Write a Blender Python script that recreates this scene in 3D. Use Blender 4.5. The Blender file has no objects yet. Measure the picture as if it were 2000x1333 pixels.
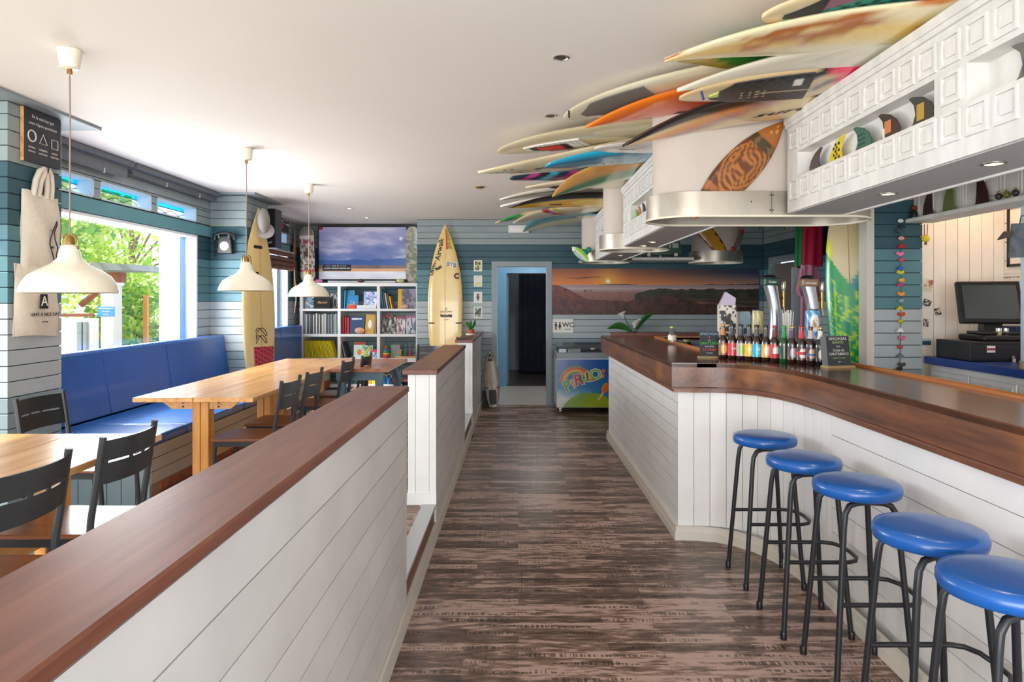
import bpy, math, random
import numpy as np
from mathutils import Vector, Matrix
rnd = random.Random(7)
S = bpy.context.scene
COL = S.collection

# ---------------------------------------------------------------- camera, world, light, exposure
EYE = 1.5
cam_d = bpy.data.cameras.new('camera'); cam = bpy.data.objects.new('camera', cam_d); COL.objects.link(cam)
cam.location = (0, 0, EYE); cam.rotation_euler = (math.radians(90), 0, 0)
cam_d.lens = 24; cam_d.sensor_width = 36; cam_d.shift_x = -0.006; cam_d.shift_y = -0.04075
cam_d.clip_start = 0.05; cam_d.clip_end = 200
S.camera = cam
S.view_settings.view_transform = 'Standard'; S.view_settings.look = 'None'
S.view_settings.exposure = 0.5; S.view_settings.gamma = 1.0; S.view_settings.use_curve_mapping = False
try:
    S.cycles.max_bounces = 8; S.cycles.diffuse_bounces = 5; S.cycles.transparent_max_bounces = 12
    S.cycles.sample_clamp_indirect = 6.0; S.cycles.use_denoising = True
except Exception: pass
W = bpy.data.worlds.new('sky'); S.world = W; W.use_nodes = True
bg = W.node_tree.nodes['Background']; bg.inputs[0].default_value = (0.86, 0.93, 1.0, 1); bg.inputs[1].default_value = 1.55

def lamp(name, kind, loc, rot, power, color=(1, 1, 1), size=None, size_y=None, spot=None, blend=.5):
    l = bpy.data.lights.new(name, kind); l.energy = power; l.color = color
    if kind == 'AREA': l.shape = 'RECTANGLE'; l.size = size; l.size_y = size_y or size
    elif kind == 'SUN': l.angle = size
    else: l.shadow_soft_size = size or .03
    if kind == 'SPOT': l.spot_size = spot; l.spot_blend = blend
    o = bpy.data.objects.new(name, l); COL.objects.link(o); o.location = loc; o.rotation_euler = rot
    return o
R = math.radians
lamp('sun', 'SUN', (-8, 5, 10), (R(14), R(-40), 0), 5.0, (1, .95, .86), size=R(2))
lamp('window_daylight', 'AREA', (-3.55, 5.9, 1.62), (0, R(-90), 0), 85, (.93, .97, 1), 1.0, 2.1)
lamp('side_window_daylight', 'AREA', (-3.55, 8.9, 1.62), (0, R(-90), 0), 28, (.93, .97, 1), 1.0, 1.6)
lamp('till_lamp', 'POINT', (3.3, 4.75, 2.5), (0, 0, 0), 5.5, (1, .68, .4), .06)
lamp('front_fill_light', 'AREA', (-.7, -2.6, 1.2), (R(92), 0, 0), 175, (1, .98, .95), 4.8, 2.0)  # added fill light behind the camera; no window is modelled there

# ---------------------------------------------------------------- helpers
F = 1333.33
def PY(px, py, Y):
    k = F / Y
    return ((px - 1012) / k, Y, EYE + (585 - py) / k)
def PZ(px, py, z):
    k = (585 - py) / (z - EYE)
    return ((px - 1012) / k, F / k, z)
def lin(c):
    if isinstance(c, str):
        c = c.lstrip('#'); c = [int(c[i:i + 2], 16) / 255 for i in (0, 2, 4)]
    return tuple((x / 12.92 if x <= .04045 else ((x + .055) / 1.055) ** 2.4) for x in c[:3])

class MB:
    def __init__(s): s.v = []; s.f = []; s.c = []
    def add(s, vs, fs, col=None):
        n = len(s.v); s.v += [tuple(p) for p in vs]; s.f += [tuple(i + n for i in f) for f in fs]
        if col is not None: s.c += [col] * len(vs) if not isinstance(col, list) else col
        return s
    def box(s, x0, y0, z0, x1, y1, z1, col=None):
        if x0 > x1: x0, x1 = x1, x0
        if y0 > y1: y0, y1 = y1, y0
        if z0 > z1: z0, z1 = z1, z0
        return s.add([(x0, y0, z0), (x1, y0, z0), (x1, y1, z0), (x0, y1, z0), (x0, y0, z1), (x1, y0, z1), (x1, y1, z1), (x0, y1, z1)],
              [(0, 3, 2, 1), (4, 5, 6, 7), (0, 1, 5, 4), (1, 2, 6, 5), (2, 3, 7, 6), (3, 0, 4, 7)], col)
    def cbox(s, c, d, m=None, col=None):
        q = MB().box(-d[0] / 2, -d[1] / 2, -d[2] / 2, d[0] / 2, d[1] / 2, d[2] / 2)
        m = m or Matrix.Identity(3)
        return s.add([Vector(c) + m @ Vector(p) for p in q.v], q.f, col)
    def prism(s, pts, a, b, ax='z', col=None):
        """pts 2D outline (counter-clockwise), extruded from a to b along ax"""
        def P(p, h):
            return {'z': (p[0], p[1], h), 'x': (h, p[0], p[1]), 'y': (p[0], h, p[1])}[ax]
        n = len(pts)
        vs = [P(p, a) for p in pts] + [P(p, b) for p in pts]
        fs = [tuple(range(n - 1, -1, -1)), tuple(range(n, 2 * n))] + [(i, (i + 1) % n, n + (i + 1) % n, n + i) for i in range(n)]
        return s.add(vs, fs, col)
    def tube(s, pts, r, n=8, closed=False, col=None):
        pts = [Vector(p) for p in pts]; m = len(pts); vs = []; fs = []
        rs = r if isinstance(r, (list, tuple)) else [r] * m
        t0 = (pts[1] - pts[0]).normalized()
        up = Vector((0, 0, 1)) if abs(t0.z) < .9 else Vector((1, 0, 0))
        u = t0.cross(up).normalized()
        for i, p in enumerate(pts):
            if closed: t = (pts[(i + 1) % m] - pts[i - 1]).normalized()
            else: t = (pts[min(i + 1, m - 1)] - pts[max(i - 1, 0)]).normalized()
            u = (u - t * u.dot(t)).normalized(); w = t.cross(u)
            for j in range(n):
                a = 2 * math.pi * j / n
                vs.append(p + (u * math.cos(a) + w * math.sin(a)) * rs[i])
        for i in range(m if closed else m - 1):
            for j in range(n):
                a = i * n + j; b = i * n + (j + 1) % n; c = ((i + 1) % m) * n + (j + 1) % n; d = ((i + 1) % m) * n + j
                fs.append((a, b, c, d))
        if not closed: fs += [tuple(range(n - 1, -1, -1)), tuple(range((m - 1) * n, m * n))]
        return s.add(vs, fs, col)
    def lathe(s, prof, n=24, c=(0, 0, 0), col=None, colf=None):
        vs = []; fs = []; cc = []
        for (r, z) in prof:
            for j in range(n):
                a = 2 * math.pi * j / n
                vs.append((c[0] + r * math.cos(a), c[1] + r * math.sin(a), c[2] + z))
                if colf: cc.append(colf(a, r, z))
        m = len(prof)
        for i in range(m - 1):
            for j in range(n):
                fs.append((i * n + j, i * n + (j + 1) % n, (i + 1) * n + (j + 1) % n, (i + 1) * n + j))
        if prof[0][0] > 1e-5: fs.append(tuple(range(n - 1, -1, -1)))
        if prof[-1][0] > 1e-5: fs.append(tuple(range((m - 1) * n, m * n)))
        return s.add(vs, fs, cc if colf else col)
    def ball(s, c, r, n=10, m=6, sc=(1, 1, 1), col=None):
        prof = [(max(1e-6, math.sin(math.pi * i / m)) * r, -math.cos(math.pi * i / m) * r) for i in range(m + 1)]
        q = MB().lathe(prof, n)
        return s.add([(c[0] + p[0] * sc[0], c[1] + p[1] * sc[1], c[2] + p[2] * sc[2]) for p in q.v], q.f, col)
    def xf(s, m):
        s.v = [tuple(m @ Vector(p)) for p in s.v]; return s
    def mesh(s, name, mat=None, smooth=0):
        me = bpy.data.meshes.new(name); me.from_pydata(s.v, [], s.f)
        if s.c and len(s.c) == len(s.v):
            at = me.color_attributes.new('Col', 'FLOAT_COLOR', 'POINT')
            arr = np.array([tuple(lin(c)) + (1.0,) for c in s.c], dtype=np.float32).ravel()
            at.data.foreach_set('color', arr)
        me.update()
        if smooth:
            me.polygons.foreach_set('use_smooth', [True] * len(me.polygons))
            me.set_sharp_from_angle(angle=math.radians(smooth))
        if mat: me.materials.append(mat)
        return me

def prop(o, label=None, cat=None, group=None, kind=None):
    if label: o['label'] = label
    if cat: o['category'] = cat
    if group: o['group'] = group
    if kind: o['kind'] = kind
    return o
def thing(name, label=None, cat=None, loc=(0, 0, 0), rz=0, group=None, kind=None, mat=None):
    o = bpy.data.objects.new(name, None); COL.objects.link(o); o.empty_display_size = .05
    if mat is not None: o.matrix_basis = mat
    else: o.location = loc; o.rotation_euler = (0, 0, rz)
    return prop(o, label, cat, group, kind)
def link(name, me, parent=None, world=False, loc=None, bevel=0, seg=1, label=None):
    o = bpy.data.objects.new(name, me); COL.objects.link(o)
    if parent is not None:
        o.parent = parent
        if world:
            m = parent.matrix_basis.copy(); p = parent.parent
            while p is not None:
                m = p.matrix_basis @ m if p.matrix_parent_inverse == Matrix.Identity(4) else m; p = p.parent
            o.matrix_parent_inverse = m.inverted()
    if loc is not None: o.location = loc
    if bevel:
        b = o.modifiers.new('bevel', 'BEVEL'); b.width = bevel; b.segments = seg; b.limit_method = 'ANGLE'
    if label: o['label'] = label
    return o
def part(name, mb, mat, parent=None, smooth=0, **k):
    return link(name, mb.mesh(name, mat, smooth), parent, **k)
def single(name, mb, mat, label, cat, group=None, smooth=0, **k):
    return prop(part(name, mb, mat, None, smooth, **k), label, cat, group)
def struct(name, mb, mat, smooth=0, **k):
    return prop(part(name, mb, mat, None, smooth, **k), kind='structure')
def dup(o, loc=None, rz=None, label=None, group=None):
    def cp(q, par):
        c = q.copy(); COL.objects.link(c); c.parent = par
        if par is not None: c.matrix_parent_inverse = q.matrix_parent_inverse
        for ch in kids.get(q.name, []): cp(ch, c)
        return c
    kids = {}
    def scan(q):
        for ch in q.children: kids.setdefault(q.name, []).append(ch); scan(ch)
    scan(o)
    c = cp(o, None)
    if loc is not None: c.location = loc
    if rz is not None: c.rotation_euler = (0, 0, rz)
    if label: c['label'] = label
    if group: c['group'] = group
    return c
def frame(origin, xdir, up):
    x = Vector(xdir).normalized(); u = Vector(up); y = u.cross(x).normalized(); z = x.cross(y).normalized()
    return Matrix(((x.x, y.x, z.x, origin[0]), (x.y, y.y, z.y, origin[1]), (x.z, y.z, z.z, origin[2]), (0, 0, 0, 1)))
_txt = {}
def text(s, size, ext=.0008, font_shear=0, bold=0, align='CENTER'):
    """mesh of a line of lettering, lying in local XY, centred"""
    cu = bpy.data.curves.new('lettering', 'FONT'); cu.body = s; cu.size = size; cu.extrude = ext
    cu.align_x = align; cu.align_y = 'CENTER'; cu.shear = font_shear; cu.offset = bold; cu.resolution_u = 2
    o = bpy.data.objects.new('lettering', cu); me = bpy.data.meshes.new_from_object(o)
    bpy.data.objects.remove(o); bpy.data.curves.remove(cu)
    me.name = 'lettering'
    return me
def lettering(s, size, mat, parent, m, name='lettering', ext=.0008, shear=0, bold=0, sx=1, align='CENTER'):
    """m = 4x4 matrix in the parent's own space: x reads right, y up, z towards the reader"""
    me = text(s, size, ext, shear, bold, align); me.materials.append(mat)
    o = link(name, me, parent); o.matrix_basis = m @ Matrix.Diagonal((sx, 1, 1, 1))
    return o
def face_m(o, right, up):
    r = Vector(right).normalized(); u = Vector(up).normalized(); n = r.cross(u)
    return Matrix(((r.x, u.x, n.x, o[0]), (r.y, u.y, n.y, o[1]), (r.z, u.z, n.z, o[2]), (0, 0, 0, 1)))
def picmb(w, h, nx, ny, fn, th=.003, edge='#dddddd'):
    """printed sheet in local XY centred on 0, front at +z; fn(u,v)->sRGB, v up"""
    b = MB(); vs = []; cs = []; fs = []
    for j in range(ny + 1):
        for i in range(nx + 1):
            u = i / nx; v = j / ny; vs.append(((u - .5) * w, (v - .5) * h, 0)); cs.append(fn(u, v))
    for j in range(ny):
        for i in range(nx):
            a = j * (nx + 1) + i; fs.append((a, a + 1, a + nx + 2, a + nx + 1))
    b.add(vs, fs, cs)
    q = MB().box(-w / 2, -h / 2, -th, w / 2, h / 2, -.0003)
    b.add(q.v, q.f, [hexc(edge)] * 8)
    return b
def hexc(c):
    if not isinstance(c, str): return c
    c = c.lstrip('#'); return tuple(int(c[i:i + 2], 16) / 255 for i in (0, 2, 4))
def mixc(a, b, t):
    t = min(1, max(0, t)); a = hexc(a); b = hexc(b); return tuple(x + (y - x) * t for x, y in zip(a, b))
def hn(x, y=0, s=0):
    v = math.sin(x * 127.1 + y * 311.7 + s * 74.7) * 43758.5453; return v - math.floor(v)
def vn(x, y, s=0):
    xi = math.floor(x); yi = math.floor(y); fx = x - xi; fy = y - yi
    fx = fx * fx * (3 - 2 * fx); fy = fy * fy * (3 - 2 * fy)
    a = hn(xi, yi, s); b = hn(xi + 1, yi, s); c = hn(xi, yi + 1, s); d = hn(xi + 1, yi + 1, s)
    return a + (b - a) * fx + (c - a) * fy + (a - b - c + d) * fx * fy
def fbm(x, y, s=0, o=3):
    t = 0; a = .5; q = 0
    for i in range(o): t += a * vn(x, y, s + i); q += a; a *= .5; x *= 2.1; y *= 2.1
    return t / q

# ---------------------------------------------------------------- materials
MATS = {}
def newmat(name):
    m = bpy.data.materials.new(name); m.use_nodes = True
    nt = m.node_tree; b = nt.nodes['Principled BSDF']; return m, nt, b
def mat(name, col, rough=.5, metal=0, var=0, scale=6, bump=0, spec=None, coat=0, emit=None, es=0, stretch=None, island=0):
    if name in MATS: return MATS[name]
    m, nt, b = newmat(name); N = nt.nodes; L = nt.links
    c = lin(col); b.inputs['Base Color'].default_value = c + (1,)
    b.inputs['Roughness'].default_value = rough; b.inputs['Metallic'].default_value = metal
    if spec is not None: b.inputs['Specular IOR Level'].default_value = spec
    if coat: b.inputs['Coat Weight'].default_value = coat; b.inputs['Coat Roughness'].default_value = .12
    if emit: b.inputs['Emission Color'].default_value = lin(emit) + (1,); b.inputs['Emission Strength'].default_value = es
    if var or bump:
        tc = N.new('ShaderNodeTexCoord'); mp = N.new('ShaderNodeMapping'); no = N.new('ShaderNodeTexNoise')
        oi = N.new('ShaderNodeObjectInfo'); va = N.new('ShaderNodeVectorMath'); va.operation = 'ADD'
        mul = N.new('ShaderNodeMath'); mul.operation = 'MULTIPLY'; mul.inputs[1].default_value = 37.
        L.new(oi.outputs['Random'], mul.inputs[0])
        L.new(tc.outputs['Object'], va.inputs[0]); L.new(mul.outputs[0], va.inputs[1]); L.new(va.outputs[0], mp.inputs[0])
        if stretch: mp.inputs['Scale'].default_value = stretch
        no.inputs['Scale'].default_value = scale; no.inputs['Detail'].default_value = 5
        L.new(mp.outputs[0], no.inputs['Vector'])
        if var:
            r = N.new('ShaderNodeValToRGB'); r.color_ramp.elements[0].position = .3; r.color_ramp.elements[1].position = .7
            r.color_ramp.elements[0].color = tuple(x * (1 - var) for x in c) + (1,)
            r.color_ramp.elements[1].color = tuple(min(1, x * (1 + var)) for x in c) + (1,)
            L.new(no.outputs[0], r.inputs[0]); L.new(r.outputs[0], b.inputs['Base Color'])
        if bump:
            bp = N.new('ShaderNodeBump'); bp.inputs['Strength'].default_value = bump; bp.inputs['Distance'].default_value = .01
            L.new(no.outputs[0], bp.inputs['Height']); L.new(bp.outputs[0], b.inputs['Normal'])
    MATS[name] = m; return m
def paint(name, rough=.4, emit=0, coat=0, metal=0):
    if name in MATS: return MATS[name]
    m, nt, b = newmat(name); a = nt.nodes.new('ShaderNodeAttribute'); a.attribute_name = 'Col'
    nt.links.new(a.outputs['Color'], b.inputs['Base Color']); b.inputs['Roughness'].default_value = rough
    b.inputs['Metallic'].default_value = metal
    if coat: b.inputs['Coat Weight'].default_value = coat
    if emit:
        nt.links.new(a.outputs['Color'], b.inputs['Emission Color']); b.inputs['Emission Strength'].default_value = emit
    MATS[name] = m; return m
def wood(name, c1, c2, c3=None, axis=0, rough=.4, sc=1, coat=0, patch=.0, patchcol=None, bump=.08):
    """grain running along the object's own axis"""
    m, nt, b = newmat(name); N = nt.nodes; L = nt.links
    tc = N.new('ShaderNodeTexCoord'); oi = N.new('ShaderNodeObjectInfo')
    mul = N.new('ShaderNodeMath'); mul.operation = 'MULTIPLY'; mul.inputs[1].default_value = 53.
    va = N.new('ShaderNodeVectorMath'); va.operation = 'ADD'; mp = N.new('ShaderNodeMapping')
    L.new(oi.outputs['Random'], mul.inputs[0]); L.new(tc.outputs['Object'], va.inputs[0]); L.new(mul.outputs[0], va.inputs[1])
    L.new(va.outputs[0], mp.inputs[0])
    s = [14 * sc] * 3; s[axis] = 1.0 * sc; mp.inputs['Scale'].default_value = s
    no = N.new('ShaderNodeTexNoise'); no.inputs['Scale'].default_value = 1.6; no.inputs['Detail'].default_value = 6; no.inputs['Roughness'].default_value = .62
    L.new(mp.outputs[0], no.inputs['Vector'])
    r = N.new('ShaderNodeValToRGB'); e = r.color_ramp.elements
    e[0].position = .28; e[0].color = lin(c1) + (1,); e[1].position = .72; e[1].color = lin(c3 or c2) + (1,)
    x = e.new(.5); x.color = lin(c2) + (1,)
    L.new(no.outputs[0], r.inputs[0]); out = r.outputs[0]
    if patch:
        n2 = N.new('ShaderNodeTexNoise'); n2.inputs['Scale'].default_value = 2.2; n2.inputs['Detail'].default_value = 3
        L.new(va.outputs[0], n2.inputs['Vector'])
        r2 = N.new('ShaderNodeValToRGB'); r2.color_ramp.elements[0].position = .48; r2.color_ramp.elements[1].position = .66
        L.new(n2.outputs[0], r2.inputs[0])
        ml = N.new('ShaderNodeMath'); ml.operation = 'MULTIPLY'; ml.inputs[1].default_value = patch; L.new(r2.outputs[0], ml.inputs[0])
        mx = N.new('ShaderNodeMixRGB'); L.new(ml.outputs[0], mx.inputs[0]); L.new(out, mx.inputs[1]); mx.inputs[2].default_value = lin(patchcol) + (1,)
        out = mx.outputs[0]
    L.new(out, b.inputs['Base Color']); b.inputs['Roughness'].default_value = rough
    if coat: b.inputs['Coat Weight'].default_value = coat; b.inputs['Coat Roughness'].default_value = .15
    bp = N.new('ShaderNodeBump'); bp.inputs['Strength'].default_value = bump; bp.inputs['Distance'].default_value = .004
    L.new(no.outputs[0], bp.inputs['Height']); L.new(bp.outputs[0], b.inputs['Normal'])
    MATS[name] = m; return m
def glass(name, tint=(1, 1, 1), gloss=.08):
    m, nt, b = newmat(name); N = nt.nodes; L = nt.links; N.remove(b)
    t = N.new('ShaderNodeBsdfTransparent'); t.inputs[0].default_value = tint + (1,)
    g = N.new('ShaderNodeBsdfGlossy'); g.inputs['Roughness'].default_value = .02
    x = N.new('ShaderNodeMixShader'); x.inputs[0].default_value = gloss
    L.new(t.outputs[0], x.inputs[1]); L.new(g.outputs[0], x.inputs[2]); L.new(x.outputs[0], N['Material Output'].inputs[0])
    MATS[name] = m; return m

M_white = mat('white_paint', '#e6e5e3', .42, var=.05, scale=4)
M_whiteb = mat('white_board_paint', '#e8e6e4', .36, var=.05, scale=3, bump=.05)
M_ceil = mat('ceiling_plaster', '#e9e2da', .8, var=.015, scale=1)
M_top = mat('plank_paint_silver', '#8e9b9b', .5, var=.07, scale=3)
M_dark = mat('plank_paint_petrol', '#2b535e', .5, var=.1, scale=3)
M_mid = mat('plank_paint_teal', '#55808a', .5, var=.08, scale=3)
M_pale = mat('plank_paint_pale', '#acb5b8', .5, var=.07, scale=3)
M_low = mat('plank_paint_slate', '#83949a', .5, var=.07, scale=3)
M_gap = mat('dark_joint_paint', '#39464b', .8)  # dark backing colour, visible in the gaps between boards
M_beige = mat('beige_skirting_paint', '#d6cfc3', .45, var=.04)
M_grey = mat('grey_trim_paint', '#8a9498', .5, var=.05)
M_bluef = mat('blue_frame_paint', '#5f93b8', .45, var=.04)
M_blackm = mat('black_powder_coat', '#1d1f24', .38, var=.1, scale=30)
M_black = mat('black_plastic', '#131316', .35)
M_steel = mat('brushed_steel', '#a8a49b', .34, metal=.9, var=.14, scale=5, stretch=(1, 1, 12))
M_hood = mat('hood_sheet_metal', '#b3aa9c', .36, metal=.75, var=.18, scale=4)
M_chrome = mat('chrome', '#d5d5d5', .12, metal=1)
M_brass = mat('brass', '#a4814a', .3, metal=.9)
M_vinyl = mat('blue_vinyl', '#1159a8', .3, var=.06, scale=4, bump=.03, coat=.3)
M_vinyld = mat('blue_vinyl_deep', '#0d4f97', .34, var=.05, scale=3)
M_cream = mat('cream_enamel', '#ece4cf', .28, coat=.3)
M_bar = wood('bar_wood', '#3a1d12', '#5c321f', '#74432a', axis=1, rough=.24, coat=.5, patch=.0, patchcol='#a5601f')
M_barf = wood('bar_fascia_wood', '#43251a', '#6b3f28', '#86502f', axis=1, rough=.34, coat=.25, patch=.75, patchcol='#a5662c')
M_lip = wood('orange_lip_wood', '#8a4c1d', '#ad6a30', '#c07d3c', axis=1, rough=.35, coat=.2)
M_cap = wood('cap_wood', '#5c3325', '#744534', '#84523f', axis=1, rough=.40, sc=1.4)
M_oak = wood('table_wood', '#b97a3d', '#d9a163', '#e6b97e', axis=1, rough=.3, sc=.9, coat=.15)
M_oakx = wood('table_leg_wood', '#b9732d', '#d8994f', '#e4ad66', axis=2, rough=.4, sc=.9)
M_walnut = wood('chair_seat_wood', '#5c3524', '#7a4a31', '#8a573a', axis=0, rough=.28, coat=.15)
M_print = paint('printed_surface', .45)
M_gloss = paint('glossy_print', .22, coat=.4)
M_screen = paint('lit_screen', .3, emit=.22)
M_glass = glass('window_glass', (1, 1, 1), .05)
M_ink = mat('black_ink', '#15151a', .5)
M_inkw = mat('white_ink', '#eeeae2', .6)
M_chalk = mat('chalk', '#dcd8cc', .9)
M_slate = mat('chalkboard_slate', '#34343b', .7, var=.15, scale=9)
M_canvas = mat('canvas_cloth', '#d9cfbd', .9, var=.05, scale=40, bump=.1)
M_lit = mat('lamp_glow', '#fff0cf', .5, emit='#ffe3ae', es=6)
M_off = mat('lamp_reflector', '#6b625a', .3, metal=.6)
# ---------------------------------------------------------------- room shell
ZC = 2.63; ZP = 0.21          # ceiling, dining platform
def floor_mat(name, base=('#3a2b23', '#5c473c', '#836a5c', '#b2968a'), rough=.3):
    m, nt, b = newmat(name); N = nt.nodes; L = nt.links
    ge = N.new('ShaderNodeNewGeometry'); oi = N.new('ShaderNodeObjectInfo')
    def noise(sc, scale, det=5, src=None):
        mp = N.new('ShaderNodeMapping'); mp.inputs['Scale'].default_value = sc; L.new(src or ge.outputs['Position'], mp.inputs[0])
        n = N.new('ShaderNodeTexNoise'); n.inputs['Scale'].default_value = scale; n.inputs['Detail'].default_value = det; n.inputs['Roughness'].default_value = .65
        L.new(mp.outputs[0], n.inputs['Vector']); return n
    # strips printed on each board: brick pattern gives strip to strip tone
    mp = N.new('ShaderNodeMapping'); L.new(ge.outputs['Position'], mp.inputs[0])
    br = N.new('ShaderNodeTexBrick'); br.inputs['Scale'].default_value = 1; br.inputs['Brick Width'].default_value = .62; br.inputs['Row Height'].default_value = .0633
    br.inputs['Mortar Size'].default_value = .0012; br.inputs['Bias'].default_value = 0; br.offset = .37
    br.inputs['Color1'].default_value = (0, 0, 0, 1); br.inputs['Color2'].default_value = (1, 1, 1, 1); br.inputs['Mortar'].default_value = (.2, .2, .2, 1)
    L.new(mp.outputs[0], br.inputs['Vector'])
    n1 = noise((3.2, 15, 1), 2.4, 8); n2 = noise((1, 3.4, 1), 2.6, 4)
    a = N.new('ShaderNodeMath'); a.operation = 'MULTIPLY_ADD'; L.new(br.outputs['Color'], a.inputs[0]); a.inputs[1].default_value = .26; L.new(n1.outputs[0], a.inputs[2])
    a2 = N.new('ShaderNodeMath'); a2.operation = 'MULTIPLY_ADD'; L.new(n2.outputs[0], a2.inputs[0]); a2.inputs[1].default_value = .55; L.new(a.outputs[0], a2.inputs[2])
    r = N.new('ShaderNodeValToRGB'); e = r.color_ramp.elements
    e[0].position = .60; e[0].color = lin(base[0]) + (1,); e[1].position = 1.34; e[1].color = lin(base[3]) + (1,)
    q = e.new(.80); q.color = lin(base[1]) + (1,); q = e.new(.93); q.color = lin(base[2]) + (1,)
    L.new(a2.outputs[0], r.inputs[0])
    # stencil-like stamps: dark ticks in some strips
    w = noise((95, 1, 1), 1.0, 1); g = noise((2.3, 17, 1), 1.0, 1)
    wr = N.new('ShaderNodeMath'); wr.operation = 'GREATER_THAN'; wr.inputs[1].default_value = .5; L.new(w.outputs[0], wr.inputs[0])
    gr = N.new('ShaderNodeMath'); gr.operation = 'GREATER_THAN'; gr.inputs[1].default_value = .53; L.new(g.outputs[0], gr.inputs[0])
    sx = N.new('ShaderNodeSeparateXYZ'); L.new(ge.outputs['Position'], sx.inputs[0])
    md = N.new('ShaderNodeMath'); md.operation = 'PINGPONG'; md.inputs[1].default_value = .0316; L.new(sx.outputs[1], md.inputs[0])
    bd = N.new('ShaderNodeMath'); bd.operation = 'GREATER_THAN'; bd.inputs[1].default_value = .017; L.new(md.outputs[0], bd.inputs[0])
    t1 = N.new('ShaderNodeMath'); t1.operation = 'MULTIPLY'; L.new(wr.outputs[0], t1.inputs[0]); L.new(gr.outputs[0], t1.inputs[1])
    t2 = N.new('ShaderNodeMath'); t2.operation = 'MULTIPLY'; L.new(t1.outputs[0], t2.inputs[0]); L.new(bd.outputs[0], t2.inputs[1])
    t3 = N.new('ShaderNodeMath'); t3.operation = 'MULTIPLY'; L.new(t2.outputs[0], t3.inputs[0]); t3.inputs[1].default_value = .7
    mx = N.new('ShaderNodeMixRGB'); L.new(t3.outputs[0], mx.inputs[0]); L.new(r.outputs[0], mx.inputs[1]); mx.inputs[2].default_value = lin('#2a1f1b') + (1,)
    L.new(mx.outputs[0], b.inputs['Base Color'])
    rr = N.new('ShaderNodeMapRange'); rr.inputs['To Min'].default_value = rough - .06; rr.inputs['To Max'].default_value = rough + .14
    L.new(n1.outputs[0], rr.inputs[0]); L.new(rr.outputs[0], b.inputs['Roughness'])
    bp = N.new('ShaderNodeBump'); bp.inputs['Strength'].default_value = .12; bp.inputs['Distance'].default_value = .003
    L.new(n1.outputs[0], bp.inputs['Height']); L.new(bp.outputs[0], b.inputs['Normal'])
    MATS[name] = m; return m
M_floor = floor_mat('stamped_wood_floor')
M_floor2 = floor_mat('stamped_wood_platform_floor', ('#4a342a', '#7a5a48', '#9b7b66', '#b39a85'), .34)

def lay_floor(root, x0, x1, y0, y1, z, th, mt, bw=.19, bl=1.28, rows_along='x'):
    cache = {}
    y = y0; r = 0
    while y < y1 - .01:
        w = min(bw, y1 - y); x = x0 - (r * .47 % 1) * bl; 
        while x < x1 - .01:
            a = max(x, x0); b = min(x + bl, x1)
            if b - a > .05:
                key = (round(b - a, 3), round(w, 3))
                if key not in cache:
                    L_ = b - a
                    cache[key] = MB().box(.0006, .0006, -th, L_ - .0006, w - .0006, 0).mesh('floorboard', mt)
                o = link('floorboard', cache[key], root); o.location = (a, y, z) if rows_along == 'x' else (y, a, z)
                if rows_along != 'x':
                    o.rotation_euler = (0, 0, 0); 
            x += bl
        y += bw; r += 1

fl = prop(part('floor', MB().box(-3.5, -1.0, -.12, 3.9, 9.72, -.012), M_gap), kind='structure')
lay_floor(fl, -.52, 1.56, .9, 9.69, 0, .012, M_floor)
pl = prop(part('floor', MB().box(-3.5, .3, -.01, -.56, 10.45, ZP - .012), M_gap), kind='structure')
lay_floor(pl, -2.4, -.575, 1.9, 10.2, ZP, .012, M_floor2)
# step edge of the dining platform
struct('trim_1', MB().box(-.56, .3, 0, -.505, 9.655, .09), M_beige)
struct('trim_2', MB().box(-.575, .3, .09, -.528, 9.655, ZP - .012), M_cap)
struct('trim_3', MB().box(-.60, 3.17, ZP - .012, -.515, 4.285, ZP + .006).box(-.60, 6.6, ZP - .012, -.515, 7.69, ZP + .006), mat('metal_step_nosing', '#b9bcbe', .35, metal=.3))
# ceiling
struct('ceiling', MB().box(-3.6, -1.2, ZC, 3.9, 9.9, ZC + .1).box(-3.6, 9.9, ZC, -1.3, 10.5, ZC + .1), M_ceil)
# crown board around the window columns
struct('trim_4', MB().box(-3.3, 3.2, ZC - .018, -2.745, 4.5, ZC - .001), M_grey)
struct('trim_5', MB().box(-3.3, 7.2, ZC - .018, -2.78, 8.02, ZC - .001), M_grey)

PITCH = .0885
def band(z):
    return M_top if z > 2.25 else M_dark if z > 1.89 else M_mid if z > 1.45 else M_pale if z > .99 else M_low
_pk = {}
def planks(root, o, along, nrm, length, z0, z1, matf=band, th=.014, pitch=PITCH, gap=.005, phase=ZC):
    """horizontal boards on a wall: from point o, running along, facing nrm"""
    along = Vector(along); nrm = Vector(nrm); k = 0
    zt = phase
    while zt > z0 + .004:
        zb = zt - pitch; a = max(zb, z0); b = min(zt, z1)
        if b - a > .012:
            m = matf((zb + zt) / 2); d = along * length
            ys = along.cross(Vector((0, 0, 1))).dot(nrm)
            key = (round(length, 3), round(b - a, 3), m.name, th, gap, ys > 0)
            if key not in _pk:
                q = MB(); h = b - a - gap; s = 1 if ys < 0 else -1
                # slightly bevelled front: profile
                t = th * s; c = .0025
                prof = [(0, 0), (t - c * s, 0), (t, c), (t, h - c), (t - c * s, h), (0, h)]
                if s < 0: prof = prof[::-1]
                q.v = [(0, p[0], p[1]) for p in prof] + [(length, p[0], p[1]) for p in prof]
                q.f = [tuple(range(5, -1, -1)), tuple(range(6, 12))] + [(i, (i + 1) % 6, 6 + (i + 1) % 6, 6 + i) for i in range(6)]
                _pk[key] = q.mesh('plank', m)
            ob = link('plank', _pk[key], root, world=True)
            ob.matrix_basis = Matrix.Translation((o[0], o[1], a)) @ Matrix.Rotation(math.atan2(along.y, along.x), 4, 'Z')
            k += 1
        zt -= pitch
    return k

YB = 9.66
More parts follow.
